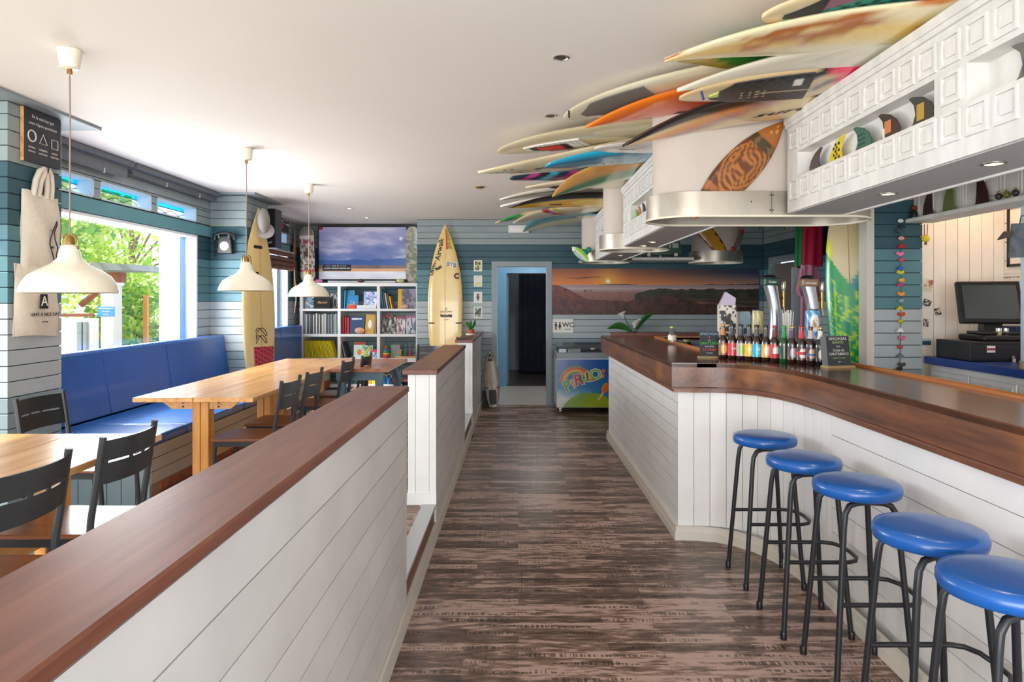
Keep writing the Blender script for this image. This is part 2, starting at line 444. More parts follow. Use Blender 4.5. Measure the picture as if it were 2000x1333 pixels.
# back wall with doorway to the toilets
wb = struct('wall_back', MB().box(-1.43, YB + .014, 0, -.36, YB + .16, ZC).box(.46, YB + .014, 0, 3.6, YB + .16, ZC).box(-.36, YB + .014, 2.03, .46, YB + .16, ZC)
            .box(-1.43, YB + .16, 0, -1.29, 10.5, ZC), M_gap)
planks(wb, (-1.43, YB + .014), (1, 0, 0), (0, -1, 0), 1.07, ZP, ZC)
planks(wb, (-.36, YB + .014), (1, 0, 0), (0, -1, 0), .82, 2.03, ZC)
planks(wb, (.46, YB + .014), (1, 0, 0), (0, -1, 0), 3.0, 0, ZC)
# alcove wall behind the television
wa = struct('wall_alcove', MB().box(-3.4, 10.414, 0, -1.3, 10.52, ZC), M_gap)
planks(wa, (-3.28, 10.414), (1, 0, 0), (0, -1, 0), 1.85, .25, ZC)
# window wall (left)
XL = -3.28
wl = struct('wall_left', MB().box(XL - .17, 3.83, 0, XL - .014, 8.7, 1.04).box(XL - .17, 9.73, 0, XL - .014, 10.52, 1.04).box(XL - .17, 8.7, 0, XL - .014, 9.73, 1.04)
            .box(XL - .17, 3.83, 2.15, XL - .014, 10.52, 2.285).box(XL - .17, 3.83, 2.43, XL - .014, 10.52, ZC)
            .box(XL - .17, 5.28, 2.285, XL - .014, 5.36, 2.43).box(XL - .17, 6.11, 2.285, XL - .014, 6.20, 2.43).box(XL - .17, 6.96, 2.285, XL - .014, 8.8, 2.43).box(XL - .17, 3.83, 2.285, XL - .014, 4.35, 2.43)
            .box(XL - .17, 9.68, 2.285, XL - .014, 10.52, 2.43)
            .box(XL - .17, 6.98, 1.04, XL - .014, 7.95, 2.15).box(XL - .17, 9.73, 1.04, XL - .014, 10.52, 2.15).box(XL - .17, 3.83, 1.04, XL - .014, 4.3, 2.15), M_gap)
def lp(y0, y1, z0, z1, mf=band): planks(wl, (XL - .014, y0), (0, 1, 0), (1, 0, 0), y1 - y0, z0, z1, matf=mf)
lp(4.1, 7.3, 2.43, ZC); lp(7.9, 10.4, 2.43, ZC)
lp(5.28, 5.36, 2.285, 2.43); lp(6.11, 6.20, 2.285, 2.43); lp(6.96, 7.28, 2.285, 2.43); lp(9.68, 10.4, 2.285, 2.43); lp(7.9, 8.8, 2.285, 2.43)
lp(6.98, 7.28, 1.04, 2.15); lp(9.73, 10.4, .6, 2.15)
M_header = mat('teal_header_paint', '#5f959e', .5, var=.06)
struct('trim_6', MB().box(XL - .16, 4.1, 2.16, XL + .012, 7.28, 2.27), M_header)
struct('trim_7', MB().box(XL - .16, 7.9, 2.16, XL + .008, 9.8, 2.27), M_header)
# columns between the windows
def column(name, x0, x1, y0, y1):
    c = struct(name, MB().box(x0, y0 + .014, 0, x1 - .014, y1, ZC - .018), M_gap)
    planks(c, (x0, y0 + .014), (1, 0, 0), (0, -1, 0), x1 - x0, ZP, ZC - .018)
    planks(c, (x1 - .014, y0 + .0145), (0, 1, 0), (1, 0, 0), y1 - y0 - .0145, ZP, ZC - .018)
    return c
column('trim_8', -3.28, -2.85, 3.81, 4.26)
column('trim_9', -3.28, -2.905, 7.28, 7.92)
# big window: white frame, blue sash, glass
def window(n, y0, y1, z0, z1, xo=XL):
    w = prop(thing('window_%d' % n, loc=(xo, y0, z0)), kind='structure')
    f = MB().box(xo - .19, y0, z1 - .025, xo + .0, y1, z1).box(xo - .19, y1 - .03, z0, xo + .002, y1, z1).box(xo - .19, y0, z0, xo + .0, y0 + .03, z1).box(xo - .19, y0, z0 - .03, xo + .02, y1, z0)
    part('window_frame', f, mat('window_frame_white', '#eef0f2', .35), w, world=True)
    part('window_sash', MB().box(xo - .16, y1 - .14, z0, xo - .11, y1 - .03, z1 - .025).box(xo - .16, y0 + .03, z0, xo - .11, y0 + .09, z1 - .025), mat('blue_sash_paint', '#86b4dc', .4), w, world=True)
    part('window_pane', MB().box(xo - .14, y0 + .09, z0, xo - .135, y1 - .14, z1 - .025), M_glass, w, world=True)
    return w
w1 = window(1, 4.3, 6.98, 1.04, 2.155)
w2 = window(2, 8.0, 9.73, 1.04, 2.155)
part('window_sill', MB().box(XL - .03, 4.3, 1.0, XL + .1, 7.27, 1.045), mat('blue_sill_paint', '#3f6f9f', .4), w1, world=True)
# clerestory lights with leaded coastline
M_cl = {'a': glass('stained_glass_cyan', (.12, .72, .98), .04), 'b': glass('stained_glass_pale', (.82, .85, 1.0), .04)}
n = 3
for (y0, y1) in ((4.35, 5.28), (5.36, 6.11), (6.20, 6.96), (8.8, 9.68)):
    w = prop(thing('window_%d' % n, loc=(XL, y0, 2.285)), kind='structure'); n += 1
    part('window_frame', MB().box(XL - .17, y0, 2.285, XL, y0 + .012, 2.43).box(XL - .17, y1 - .012, 2.285, XL, y1, 2.43).box(XL - .17, y0, 2.418, XL, y1, 2.43).box(XL - .17, y0, 2.285, XL, y1, 2.297),
         mat('pale_blue_reveal', '#c9dde6', .5), w, world=True)
    part('window_pane', MB().box(XL - .13, y0 + .01, 2.385, XL - .126, y1 - .01, 2.42), M_cl['a'], w, world=True)
    part('window_pane', MB().box(XL - .13, y0 + .01, 2.295, XL - .126, y1 - .01, 2.385), M_cl['b'], w, world=True)
    for a in (0, .5):
        pts = [(XL - .124, y0 + (y1 - y0) * t, 2.372 - .05 * abs(math.sin(5.2 * t + n + a * 3)) * (1 if a == 0 else .9) - a * .02) for t in [i / 14 for i in range(15)]]
        part('leading', MB().tube(pts, .0028, 4), M_ink, w, world=True)
    part('leading', MB().box(XL - .133, y0, 2.382, XL - .122, y1, 2.388), mat('lead_teal', '#1f6f86', .5), w, world=True)
# roller blinds rolled up under the ceiling
M_blind = mat('grey_blind_cloth', '#6f7478', .7, var=.05, scale=20)
for (y0, y1, zb, lab) in ((4.27, 5.62, 2.50, 'long grey roller blind cassette above the big window, next to the near column'), (5.66, 7.27, 2.545, 'slim grey roller blind cassette above the big window, next to the far column')):
    b = thing('roller_blind', lab, 'blind', (XL + .06, y0, zb), group='roller blinds above the big window')
    part('cassette', MB().box(XL, y0, 2.585, XL + .13, y1, ZC - .001), M_blind, b, world=True, bevel=.008)
    part('blind_cloth', MB().box(XL + .06, y0 + .02, zb, XL + .075, y1 - .02, 2.59).tube([(XL + .067, y0 + .02, zb), (XL + .067, y1 - .02, zb)], .011, 8), M_blind, b, world=True)
    for t in (.35, .75):
        y = y0 + (y1 - y0) * t
        part('clip', MB().box(XL + .065, y, zb - .02, XL + .08, y + .012, zb + .02), mat('clear_clip', '#d5d9da', .3), b, world=True, bevel=.004)
# right-hand walls
XR = 3.47
wr = struct('wall_right', MB().box(XR + .014, 5.45, 0, XR + .15, 6.9, ZC).box(XR + .014, 6.9, 0, XR + .15, 8.47, ZC).box(XR + .014, 8.47, 2.06, XR + .15, 9.4, ZC).box(XR + .014, 9.4, 0, XR + .15, YB + .16, ZC), M_gap)
planks(wr, (XR + .014, 5.45), (0, 1, 0), (-1, 0, 0), 3.02, 0, ZC); planks(wr, (XR + .014, 9.4), (0, 1, 0), (-1, 0, 0), YB - 9.4, 0, ZC)
planks(wr, (XR + .014, 8.47), (0, 1, 0), (-1, 0, 0), .93, 2.06, ZC)
# pier behind the bar
pr = struct('wall_pier', MB().box(2.57, 5.014, 0, 2.955, 5.09, ZC).box(2.955, 5.3, 0, 3.68, 5.45, ZC), M_gap)
planks(pr, (2.60, 5.014), (1, 0, 0), (0, -1, 0), .36, 0, ZC, phase=ZC + .04)
struct('trim_10', MB().box(2.545, 4.985, 0, 2.60, 5.1, ZC), M_beige)
# till recess: vertical white boards, then horizontal ones on the side wall
wk = struct('wall_recess', MB().box(2.94, 5.14, .9, 3.66, 5.299, ZC).box(3.664, 1.0, 0, 3.8, 5.3, ZC), M_gap)
M_cwhite = mat('warm_white_board', '#ece6dd', .5, var=.04)
x = 2.94
cm = MB().box(.002, 0, 0, .088, .014, ZC - .9).mesh('plank', M_cwhite)
while x < 3.64:
    o = link('plank', cm, wk, loc=(x, 5.126, .9)); x += .09
planks(wk, (3.664, 1.0), (0, 1, 0), (-1, 0, 0), 4.12, 0, ZC, matf=lambda z: M_cwhite, pitch=.14)
# doors
d = prop(thing('door_1', loc=(.05, YB, 0)), kind='structure')
M_dframe = mat('grey_door_frame', '#8d979b', .45, var=.04)
fr = MB().box(-.375, YB - .02, 0, -.30, YB + .02, 1.965).box(.40, YB - .02, 0, .475, YB + .02, 1.965).box(-.375, YB - .02, 1.965, .475, YB + .02, 2.035)
part('door_frame', fr, M_dframe, d, world=True)
part('door_jamb', MB().box(-.315, YB + .02, 0, -.295, YB + .17, 1.98).box(.40, YB + .02, 0, .42, YB + .17, 1.98).box(-.3, YB + .02, 1.965, .4, YB + .17, 1.985), mat('white_jamb', '#dfe3e6', .4), d, world=True)
# lobby beyond, with a second blue frame, an open leaf and a dark curtain
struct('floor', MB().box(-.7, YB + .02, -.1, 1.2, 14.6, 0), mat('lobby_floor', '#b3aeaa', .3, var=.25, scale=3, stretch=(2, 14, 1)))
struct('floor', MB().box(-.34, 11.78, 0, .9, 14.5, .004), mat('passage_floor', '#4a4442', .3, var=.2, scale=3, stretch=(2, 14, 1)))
struct('wall_lobby', MB().box(-.75, YB + .16, 0, -.62, 14.6, 2.5).box(.9, YB + .16, 0, 1.0, 14.6, 2.5).box(-.75, 14.5, 0, 1.0, 14.6, 2.5)
       .box(-.75, 11.8, 0, -.34, 11.9, 2.5).box(.52, 11.8, 0, 1.0, 11.9, 2.5).box(-.34, 11.8, 2.0, .52, 11.9, 2.5), mat('lobby_wall', '#8b98a0', .6, var=.05))
struct('ceiling', MB().box(-.75, YB + .16, 2.5, 1.0, 14.6, 2.58), M_ceil)
d2 = prop(thing('door_2', loc=(.05, 11.8, 0)), kind='structure')
part('door_frame', MB().box(-.37, 11.76, 0, -.20, 11.92, 1.95).box(.50, 11.76, 0, .58, 11.92, 1.95).box(-.37, 11.76, 1.95, .58, 11.92, 2.05), M_bluef, d2, world=True)
lf = part('door_leaf', MB().box(-.20, 11.9, .01, -.165, 12.7, 1.94), mat('grey_blue_leaf', '#4d6272', .4), d2, world=True)
part('door_handle', MB().tube([(-.165, 12.6, .98), (-.11, 12.6, .98), (-.11, 12.5, .98)], .008, 6), M_chrome, lf, world=True)
for z in (.3, .95, 1.7): part('hinge', MB().tube([(-.16, 11.9, z - .04), (-.16, 11.9, z + .04)], .008, 6), M_chrome, lf, world=True)
ct = MB(); NX = 60
prof = [(.02 + .62 * i / NX, 13.6 + .028 * math.sin(i * 1.25) + .012 * math.sin(i * .5)) for i in range(NX + 1)]
vs = [(p[0], p[1], z) for z in (.06, 2.0) for p in prof] + [(p[0], p[1] + .006, z) for z in (.06, 2.0) for p in prof]
m_ = NX + 1
fs = [(i, i + 1, m_ + i + 1, m_ + i) for i in range(NX)] + [(2 * m_ + i, 3 * m_ + i, 3 * m_ + i + 1, 2 * m_ + i + 1) for i in range(NX)]
cu = thing('curtain', 'dark navy floor-length curtain hanging in the passage beyond the toilet doorway', 'curtain', (.33, 13.6, .06))
part('drape', MB().add(vs, fs), mat('navy_drape', '#2b3242', .9), cu, world=True, smooth=60)
part('curtain_rail', MB().tube([(-.3, 13.6, 2.03), (.8, 13.6, 2.03)], .012, 8), M_chrome, cu, world=True)
lamp('lobby_lamp', 'POINT', (.3, 10.6, 2.3), (0, 0, 0), 26, (1, .97, .92), .08)
lamp('passage_lamp', 'POINT', (.3, 12.9, 2.3), (0, 0, 0), 3, (1, .97, .92), .08)
# door in the right-hand wall
d3 = prop(thing('door_3', loc=(XR, 8.95, 0)), kind='structure')
part('door_frame', MB().box(XR - .02, 8.46, 0, XR + .02, 8.53, 1.99).box(XR - .02, 9.34, 0, XR + .02, 9.41, 1.99).box(XR - .02, 8.46, 1.99, XR + .02, 9.41, 2.07), M_dframe, d3, world=True)
part('door_leaf', MB().box(XR + .03, 8.53, .01, XR + .07, 8.93, 1.98).box(XR + .045, 8.935, .01, XR + .08, 9.34, 1.98), mat('grey_brown_leaf', '#6e6660', .45), d3, world=True)
struct('baseboard_back', MB().box(.48, YB - .02, 0, 3.46, YB + .002, .08), M_grey)

# ---------------------------------------------------------------- low partition walls
def bar_planks(root, p0, p1, z0, z1, mt, pitch, nrm_left=True, th=.012, gap=.0035):
    """horizontal boards between plan points p0 -> p1, outside on the right of the direction"""
    d = Vector((p1[0] - p0[0], p1[1] - p0[1], 0)); L_ = d.length
    n = d.cross(Vector((0, 0, 1))).normalized()
    planks(root, p0, tuple(d.normalized()), tuple(n), L_, z0, z1, matf=lambda z: mt, th=th, pitch=pitch, gap=gap, phase=z1)
M_partw = mat('partition_board_paint', '#d5d1cd', .38, var=.08, scale=3, bump=.05)
M_wj = mat('white_joint_paint', '#e9e7e4', .6)
def low_wall(name, pR0, pR1, w, zt, endn=True, capw=.0):
    """aisle face from plan point pR0 (near) to pR1 (far)"""
    (xa, ya), (xb, yb) = pR0, pR1
    root = struct(name, MB().prism([(xa - w, ya + .012), (xa - .012, ya + .012), (xb - .012, yb), (xb - w, yb)], ZP if False else .09, zt - .032, 'z'), M_wj)
    d = Vector((xb - xa, yb - ya, 0)).normalized()
    L_ = math.hypot(xb - xa, yb - ya)
    zz = zt - .034
    i = 0
    n_b = 8; ph = (zz - .1) / n_b
    for i in range(n_b):
        a = .1 + i * ph
        q = MB().box(0, 0, 0, L_, .012, ph - .004).mesh('plank', M_partw)
        o = link('plank', q, root, world=True); o.matrix_basis = Matrix.Translation((xa, ya, a)) @ Matrix.Rotation(math.atan2(d.y, d.x), 4, 'Z')
        if not i: pass
    # grooved boards on the end that faces the camera
    xs = [0, .048, .134, w] if w > .15 else [0, w]
    for j in range(len(xs) - 1):
        part('plank', MB().box(xa - w + xs[j] + .001, ya - .004, ZP + .075, xa - w + xs[j + 1] - .001, ya + .012, zt - .034), M_white, root, world=True)
    part('skirting', MB().box(xa - w - .004, ya - .014, ZP, xa + .002, ya + .012, ZP + .075), M_white, root, world=True)
    part('wood_cap', MB().prism([(xa - w - .03, ya - .03), (xa + .01, ya - .03), (xb + .01, yb), (xb - w - .03, yb)], zt - .032, zt, 'z'), M_cap, root, world=True, bevel=.004)
    return root
struct_w1 = struct('wall_partition', MB().prism([(-.735, .3), (-.545, .3), (-.527, 3.14), (-.72, 3.14)], .09, 1.068), M_wj)
nb = 8; ph = (1.068 - .1) / nb
dd = Vector((-.515 + .533, 3.15 - .3, 0)); L1 = dd.length
q1 = MB().box(0, -.0, 0, L1, .012, ph - .004).mesh('plank', M_partw)
for i in range(nb):
    o = link('plank', q1, struct_w1, world=True)
    o.matrix_basis = Matrix.Translation((-.533, .3, .1 + i * ph)) @ Matrix.Rotation(math.atan2(dd.y, dd.x), 4, 'Z')
part('end_board', MB().box(-.725, 3.14, ZP, -.515, 3.155, 1.068), M_white, struct_w1, world=True)
part('wood_cap', MB().prism([(-.755, .3), (-.526, .3), (-.505, 3.165), (-.735, 3.165)], 1.068, 1.098), M_cap, struct_w1, world=True, bevel=.005)
low_wall('wall_partition_middle', (-.515, 4.29), (-.515, 6.6), .178, 1.06)
low_wall('wall_partition_back', (-.515, 7.70), (-.512, YB), .165, 1.045)

# ---------------------------------------------------------------- ceiling downlights
def downlight(x, y, z, lab, on=False, r=.038, grp='recessed downlights', power=0):
    t = thing('downlight', lab, 'light', (x, y, z), group=grp)
    part('ring', MB().lathe([(r * .72, -.001), (r * .8, -.006), (r, -.004), (r, 0)], 24), M_chrome if not on else M_steel, t, smooth=40)
    part('bulb', MB().lathe([(.0001, -.003), (r * .7, -.003), (r * .7, -.001)], 20), M_lit if on else M_off, t)
    if power: lamp('downlight_lamp', 'SPOT', (x, y, z - .02), (0, 0, 0), power, (1, .8, .55), .03, spot=R(100))
x, y, z = PZ(1096, 112, ZC); downlight(x, y, z, 'unlit chrome downlight in the open ceiling, the one closest to the viewer', grp='ceiling downlights')
x, y, z = PZ(1076, 226, ZC); downlight(x, y, z, 'unlit chrome downlight in the ceiling above the aisle, left of the orange surfboard tip', grp='ceiling downlights')
x, y, z = PZ(682, 407, ZC); downlight(x, y, z, 'lit downlight in the ceiling right of the farthest pendant lamp cord', True, grp='ceiling downlights', power=4)
x, y, z = PZ(716, 425, ZC); downlight(x, y, z, 'lit downlight in the ceiling just above the television', True, grp='ceiling downlights', power=4)
t = thing('smoke_sensor', 'small round brass-coloured disc fixed to the ceiling left of the surfboards', 'sensor', PZ(937, 365, ZC))
part('disc', MB().lathe([(.045, 0), (.045, -.01), (.03, -.016), (.0001, -.017)], 20), M_brass, t, smooth=30)
# ---------------------------------------------------------------- bar counter
ZB = 1.108
OUT = [(.895, 7.40), (.95, 4.22), (1.10, 4.20), (1.22, 4.20), (1.32, 4.16), (1.41, 4.08), (1.48, 3.95), (1.525, 3.75), (1.545, 3.5), (1.55, .9)]
INN = [(1.975, .9), (1.975, 4.35), (1.95, 4.62), (1.80, 4.82), (1.55, 4.98), (1.40, 5.1), (1.40, 6.95), (2.7, 6.95), (2.7, 7.40)]
bar = thing('bar_counter', 'long curved bar counter with dark varnished wood top and white boarded front', 'bar counter', (1.5, 4.5, 0))
top = part('countertop', MB().prism((OUT + INN)[::-1] if False else OUT + INN, ZB - .028, ZB, 'z'), M_bar, bar, world=True)
def strip(name, pts, z0, z1, t, mt, parent, smooth=50, **k):
    """band following a plan polyline, thickness t to the left of travel"""
    P = [Vector((p[0], p[1], 0)) for p in pts]; off = []
    for i, p in enumerate(P):
        a = (P[min(i + 1, len(P) - 1)] - P[i]) if i < len(P) - 1 else (P[i] - P[i - 1])
        b = (P[i] - P[i - 1]) if i > 0 else a
        n1 = Vector((-a.y, a.x, 0)).normalized(); n2 = Vector((-b.y, b.x, 0)).normalized()
        n = (n1 + n2).normalized(); off.append(p + n * (t / max(.35, n.dot(n1))))
    m = len(P)
    vs = [(p.x, p.y, z) for z in (z0, z1) for p in P] + [(p.x, p.y, z) for z in (z0, z1) for p in off]
    fs = []
    for i in range(m - 1):
        fs += [(i, i + 1, m + i + 1, m + i), (2 * m + i + 1, 2 * m + i, 3 * m + i, 3 * m + i + 1),
               (m + i, m + i + 1, 3 * m + i + 1, 3 * m + i), (i + 1, i, 2 * m + i, 2 * m + i + 1)]
    fs += [(0, m, 3 * m, 2 * m), (m - 1, 3 * m - 1, 4 * m - 1, 2 * m - 1)]
    return part(name, MB().add(vs, fs), mt, parent, smooth=smooth, world=True, **k)
strip('fascia_board', OUT, ZB - .155, ZB - .006, .03, M_barf, bar)
def offs(pts, d):
    r = []
    for i, p in enumerate(pts):
        a = Vector(pts[max(i - 1, 0)]); b = Vector(pts[min(i + 1, len(pts) - 1)]); t = (b - a).normalized()
        if i == 1: r.append((p[0] + d * .9, p[1] - d * .0 + (d if d > 0 else d))); continue
        r.append((p[0] - t.y * d, p[1] + t.x * d))
    return r
OUT2 = [(.912, 7.39), (.966, 4.235), (1.10, 4.215), (1.22, 4.214), (1.325, 4.175), (1.42, 4.09), (1.492, 3.955), (1.537, 3.752), (1.556, 3.5), (1.562, .9)]
strip('lower_moulding', OUT2, ZB - .185, ZB - .155, .03, M_barf, bar)
strip('moulding_bead', OUT, ZB - .163, ZB - .150, .012, M_cap, bar)
part('bar_lip', MB().box(1.975, .9, ZB - .03, 2.0, 4.35, ZB + .018), M_lip, bar, world=True, bevel=.006)
strip('bar_lip', [(1.985, 4.35), (1.955, 4.63), (1.80, 4.83), (1.55, 4.99), (1.41, 5.1), (1.41, 6.95), (2.7, 6.95)], ZB - .02, ZB + .018, .02, M_lip, bar)
part('bar_lip', MB().box(1.0, 7.39, ZB - .02, 2.7, 7.42, ZB + .03), M_cap, bar, world=True, bevel=.004)
# white boarded front: body core, boards, skirting
BODY = [(.975, 7.35), (1.0, 4.27), (1.12, 4.265), (1.235, 4.25), (1.355, 4.20), (1.45, 4.10), (1.525, 3.95), (1.568, 3.74), (1.585, 3.45), (1.587, .9)]
part('body_core', MB().prism([(.99, 7.35), (1.015, 4.29), (1.13, 4.285), (1.245, 4.27), (1.365, 4.22), (1.462, 4.12), (1.54, 3.96), (1.582, 3.74), (1.60, 3.45), (1.602, .9), (1.90, .9), (1.90, 4.4), (1.4, 4.9), (1.38, 6.95), (2.65, 6.95), (2.65, 7.35)], .0, ZB - .16, 'z'), M_wj, bar, world=True)
zt_ = ZB - .17
def seg_boards(p0, p1, pitch, z0=.085, z1=zt_, gap=.0035, mt=M_whiteb):
    d = Vector((p1[0] - p0[0], p1[1] - p0[1], 0)); L_ = d.length; n = round((z1 - z0) / pitch); ph = (z1 - z0) / n
    q = MB().box(0, 0, 0, L_, .013, ph - gap).mesh('plank', mt)
    for i in range(n):
        o = link('plank', q, bar, world=True); o.matrix_basis = Matrix.Translation((p0[0], p0[1], z0 + i * ph)) @ Matrix.Rotation(math.atan2(d.y, d.x), 4, 'Z')
seg_boards(BODY[0], BODY[1], .088)
seg_boards(BODY[8], BODY[9], .122)
# vertical boards round the bend
P = [Vector((p[0], p[1], 0)) for p in BODY[1:9]]
acc = [0]
for i in range(len(P) - 1): acc.append(acc[-1] + (P[i + 1] - P[i]).length)
def at_len(s):
    for i in range(len(P) - 1):
        if s <= acc[i + 1] + 1e-9: return P[i].lerp(P[i + 1], (s - acc[i]) / (acc[i + 1] - acc[i]))
    return P[-1]
NBV = 12
for i in range(NBV):
    a = at_len(acc[-1] * i / NBV); b = at_len(acc[-1] * (i + 1) / NBV); d = b - a
    o = link('plank', MB().box(.0015, 0, .085, d.length - .0015, .013, zt_).mesh('plank', M_whiteb), bar, world=True)
    o.matrix_basis = Matrix.Translation(a) @ Matrix.Rotation(math.atan2(d.y, d.x), 4, 'Z')
SK = [(.955, 7.36), (.982, 4.25), (1.12, 4.242), (1.22, 4.215), (1.32, 4.15), (1.405, 4.045), (1.47, 3.89), (1.505, 3.69), (1.518, 3.45), (1.52, .9)]
strip('skirting', SK, 0, .085, .02, M_beige, bar)
strip('skirting', [(p[0] - .006, p[1] - .004) for p in SK], 0, .05, .012, M_beige, bar)

# ---------------------------------------------------------------- ceiling beams above the bar
M_beam = mat('distressed_white_paint', '#dedcd8', .5, var=.1, scale=5, stretch=(1, 3, 1))
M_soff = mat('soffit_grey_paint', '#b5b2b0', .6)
ZB0, ZB1 = 1.955, 2.45
def ring_panel(w, h, t=.009):
    b = MB()
    def fr(a, bb, e, x0, x1):
        b.box(x0, a, bb, x1, a + e, h - bb).box(x0, w - a - e, bb, x1, w - a, h - bb)
        b.box(x0, a + e, bb, x1, w - a - e, bb + e).box(x0, a + e, h - bb - e, x1, w - a - e, h - bb)
    fr(0, 0, .009, -t, 0)
    b.box(-t * .8, .026, .026, 0, w - .026, h - .026)
    return b.mesh('coffer_panel', M_beam)
cof = ring_panel(.1, .1)
def beam(name, lab, x0, y0, y1, niches, w=.31, crown=True, z0=ZB0, z1=ZB1, lights=(), pitch=.127):
    t = thing(name, lab, 'beam', (x0 + w / 2, (y0 + y1) / 2, z0), group='white coffered beams over the bar')
    b = MB().box(x0, y0, z0, x0 + w, y1, 2.125).box(x0, y0, 2.25, x0 + w, y1, z1).box(x0 + .07, y0, 2.125, x0 + w, y1, 2.25)
    e = y0
    for (a, c) in sorted(niches):
        if a > e: b.box(x0, e, 2.125, x0 + .07, a, 2.25)
        e = c
    if e < y1: b.box(x0, e, 2.125, x0 + .07, y1, 2.25)
    part('beam_body', b, M_beam, t, world=True)
    if crown:
        part('crown_moulding', MB().box(x0 - .02, y0, z1 - .035, x0, y1, z1).box(x0 - .012, y0, z1 - .055, x0, y1, z1 - .035), M_beam, t, world=True)
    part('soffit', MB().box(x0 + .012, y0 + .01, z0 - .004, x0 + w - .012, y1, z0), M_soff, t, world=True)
    part('edge_trim', MB().box(x0 + w - .012, y0, z0 - .012, x0 + w, y1, z0), M_beam, t, world=True)
    n = int((y1 - y0 - .03) / pitch)
    for i in range(n):
        y = y1 - .03 - (i + 1) * pitch + .013
        for z in (2.013, 2.27): link('coffer_panel', cof, t, world=True).matrix_basis = Matrix.Translation((x0, y, z))
        if not any(a - .12 < y < c + .0 for a, c in niches):
            link('coffer_panel', cof, t, world=True).matrix_basis = Matrix.Translation((x0, y, 2.142))
    for k, (yy, lb) in enumerate(lights):
        downlight(x0 + w / 2, yy, z0 - .004, lb, True, grp='lit downlights under the beams', power=5)
    return t
beam('ceiling_beam', 'long white coffered beam nearest the viewer, with surf fins in its slots', 1.42, .95, 3.60, [(2.33, 3.47), (1.1, 2.16)],
     lights=((2.905, 'lit downlight under the nearest beam, the left one'), (2.26, 'lit downlight under the nearest beam, the right one')))
beam('ceiling_beam', 'white coffered beam between the large chimney hood and the second hood', .90, 4.14, 5.84, [(4.35, 5.45)],
     lights=((5.35, 'small lit downlight under the middle beam, upper right one'), (5.72, 'small lit downlight under the middle beam, lower left one')))
beam('ceiling_beam', 'short white coffered beam farthest from the viewer, between second and third hoods', .90, 6.48, 7.92, [(6.6, 7.5)],
     lights=((7.0, 'tiny lit downlight under the farthest beam'),))
# beam over the till, behind the bar
bb = thing('ceiling_beam', 'shaded cream coffered beam with a fin shelf over the till', 'beam', (2.95, 3.0, 2.07))
part('beam_body', MB().box(2.885, 1.0, 2.07, 3.02, 4.98, ZC), M_beam, bb, world=True)
part('display_ledge', MB().box(2.82, 1.0, 2.055, 3.02, 4.98, 2.085), M_beam, bb, world=True, bevel=.006)
cof2 = ring_panel(.15, .22)
for i in range(22): link('coffer_panel', cof2, bb, world=True).matrix_basis = Matrix.Translation((2.885, 1.15 + i * .172, 2.11))

# ---------------------------------------------------------------- hoods and chimney columns
def stadium(xa, xb, ya, yb, r=None, n=14):
    r = r or (yb - ya) / 2 - 1e-4; p = []
    for (cx, cy, a0) in ((xb - r, ya + r, -90), (xb - r, yb - r, 0), (xa + r, yb - r, 90), (xa + r, ya + r, 180)):
        for i in range(n + 1):
            a = math.radians(a0 + 90 * i / n); p.append((cx + r * math.cos(a), cy + r * math.sin(a)))
    return p
def ringwall(pts, z0, z1, t):
    n = len(pts); cx = sum(p[0] for p in pts) / n; cy = sum(p[1] for p in pts) / n
    inn = []
    for i, p in enumerate(pts):
        a = Vector(pts[i - 1]); c = Vector(pts[(i + 1) % n]); d = (c - a)
        if d.length < 1e-9: d = Vector((1, 0))
        d.normalize(); inn.append((p[0] - d.y * t, p[1] + d.x * t))
    vs = [(p[0], p[1], z0) for p in pts] + [(p[0], p[1], z1) for p in pts] + [(p[0], p[1], z0) for p in inn] + [(p[0], p[1], z1) for p in inn]
    fs = []
    for i in range(n):
        j = (i + 1) % n
        fs += [(i, j, n + j, n + i), (2 * n + j, 2 * n + i, 3 * n + i, 3 * n + j), (n + i, n + j, 3 * n + j, 3 * n + i), (j, i, 2 * n + i, 2 * n + j)]
    return MB().add(vs, fs)
M_hoodin = mat('hood_inner_metal', '#4a4038', .18, metal=.85)
def hood(lab, xa, xb, ya, yb, cxa=None, cxb=None, z0=1.945, z1=2.075):
    t = thing('extractor_hood', lab, 'hood', ((xa + xb) / 2, (ya + yb) / 2, z0), group='chimney hoods over the bar')
    st = stadium(xa, xb, ya, yb)
    part('metal_skirt', ringwall(st, z0, z1, .006), M_hood, t, smooth=35, world=True)
    part('rim', ringwall([(p[0], p[1]) for p in stadium(xa - .004, xb + .004, ya - .004, yb + .004)], z0 - .006, z0 + .004, .014), mat('cream_rim', '#e3d9c3', .4), t, smooth=35, world=True)
    part('inner_plate', MB().prism(stadium(xa + .008, xb - .008, ya + .008, yb - .008), z1 - .045, z1 - .04), M_hoodin, t, world=True)
    i = .035
    part('chimney', MB().prism(stadium((cxa or xa) + i, (cxb or xb) - i, ya + i, yb - i), z1 - .04, ZC, 'z'), mat('chimney_plaster', '#c6bbb0', .7, var=.03), t, smooth=35, world=True)
    return t
h1 = hood('large stadium-shaped chimney hood with riveted metal skirt, nearest the viewer', .73, 1.97, 3.63, 4.11)
rv = MB()
for x in (1.34, 1.355, 1.56): 
    for z in (1.975, 2.055): rv.ball((x, 3.629, z), .004, 6, 4)
rv.box(1.347, 3.627, 1.957, 1.349, 3.63, 2.073); rv.ball((1.24, 3.629, 2.02), .004, 6, 4)
part('rivets', rv, M_ink, h1, world=True)
hood('second chimney hood with metal skirt, between the two farther beams', .735, 1.36, 5.92, 6.42)
hood('third chimney hood at the far end, with the toy surfer on its rim', .73, 1.34, 7.92, 8.50)
hood('far right chimney hood with the yellow surfboard plaque on its rim', 2.08, 2.72, 8.0, 8.60)
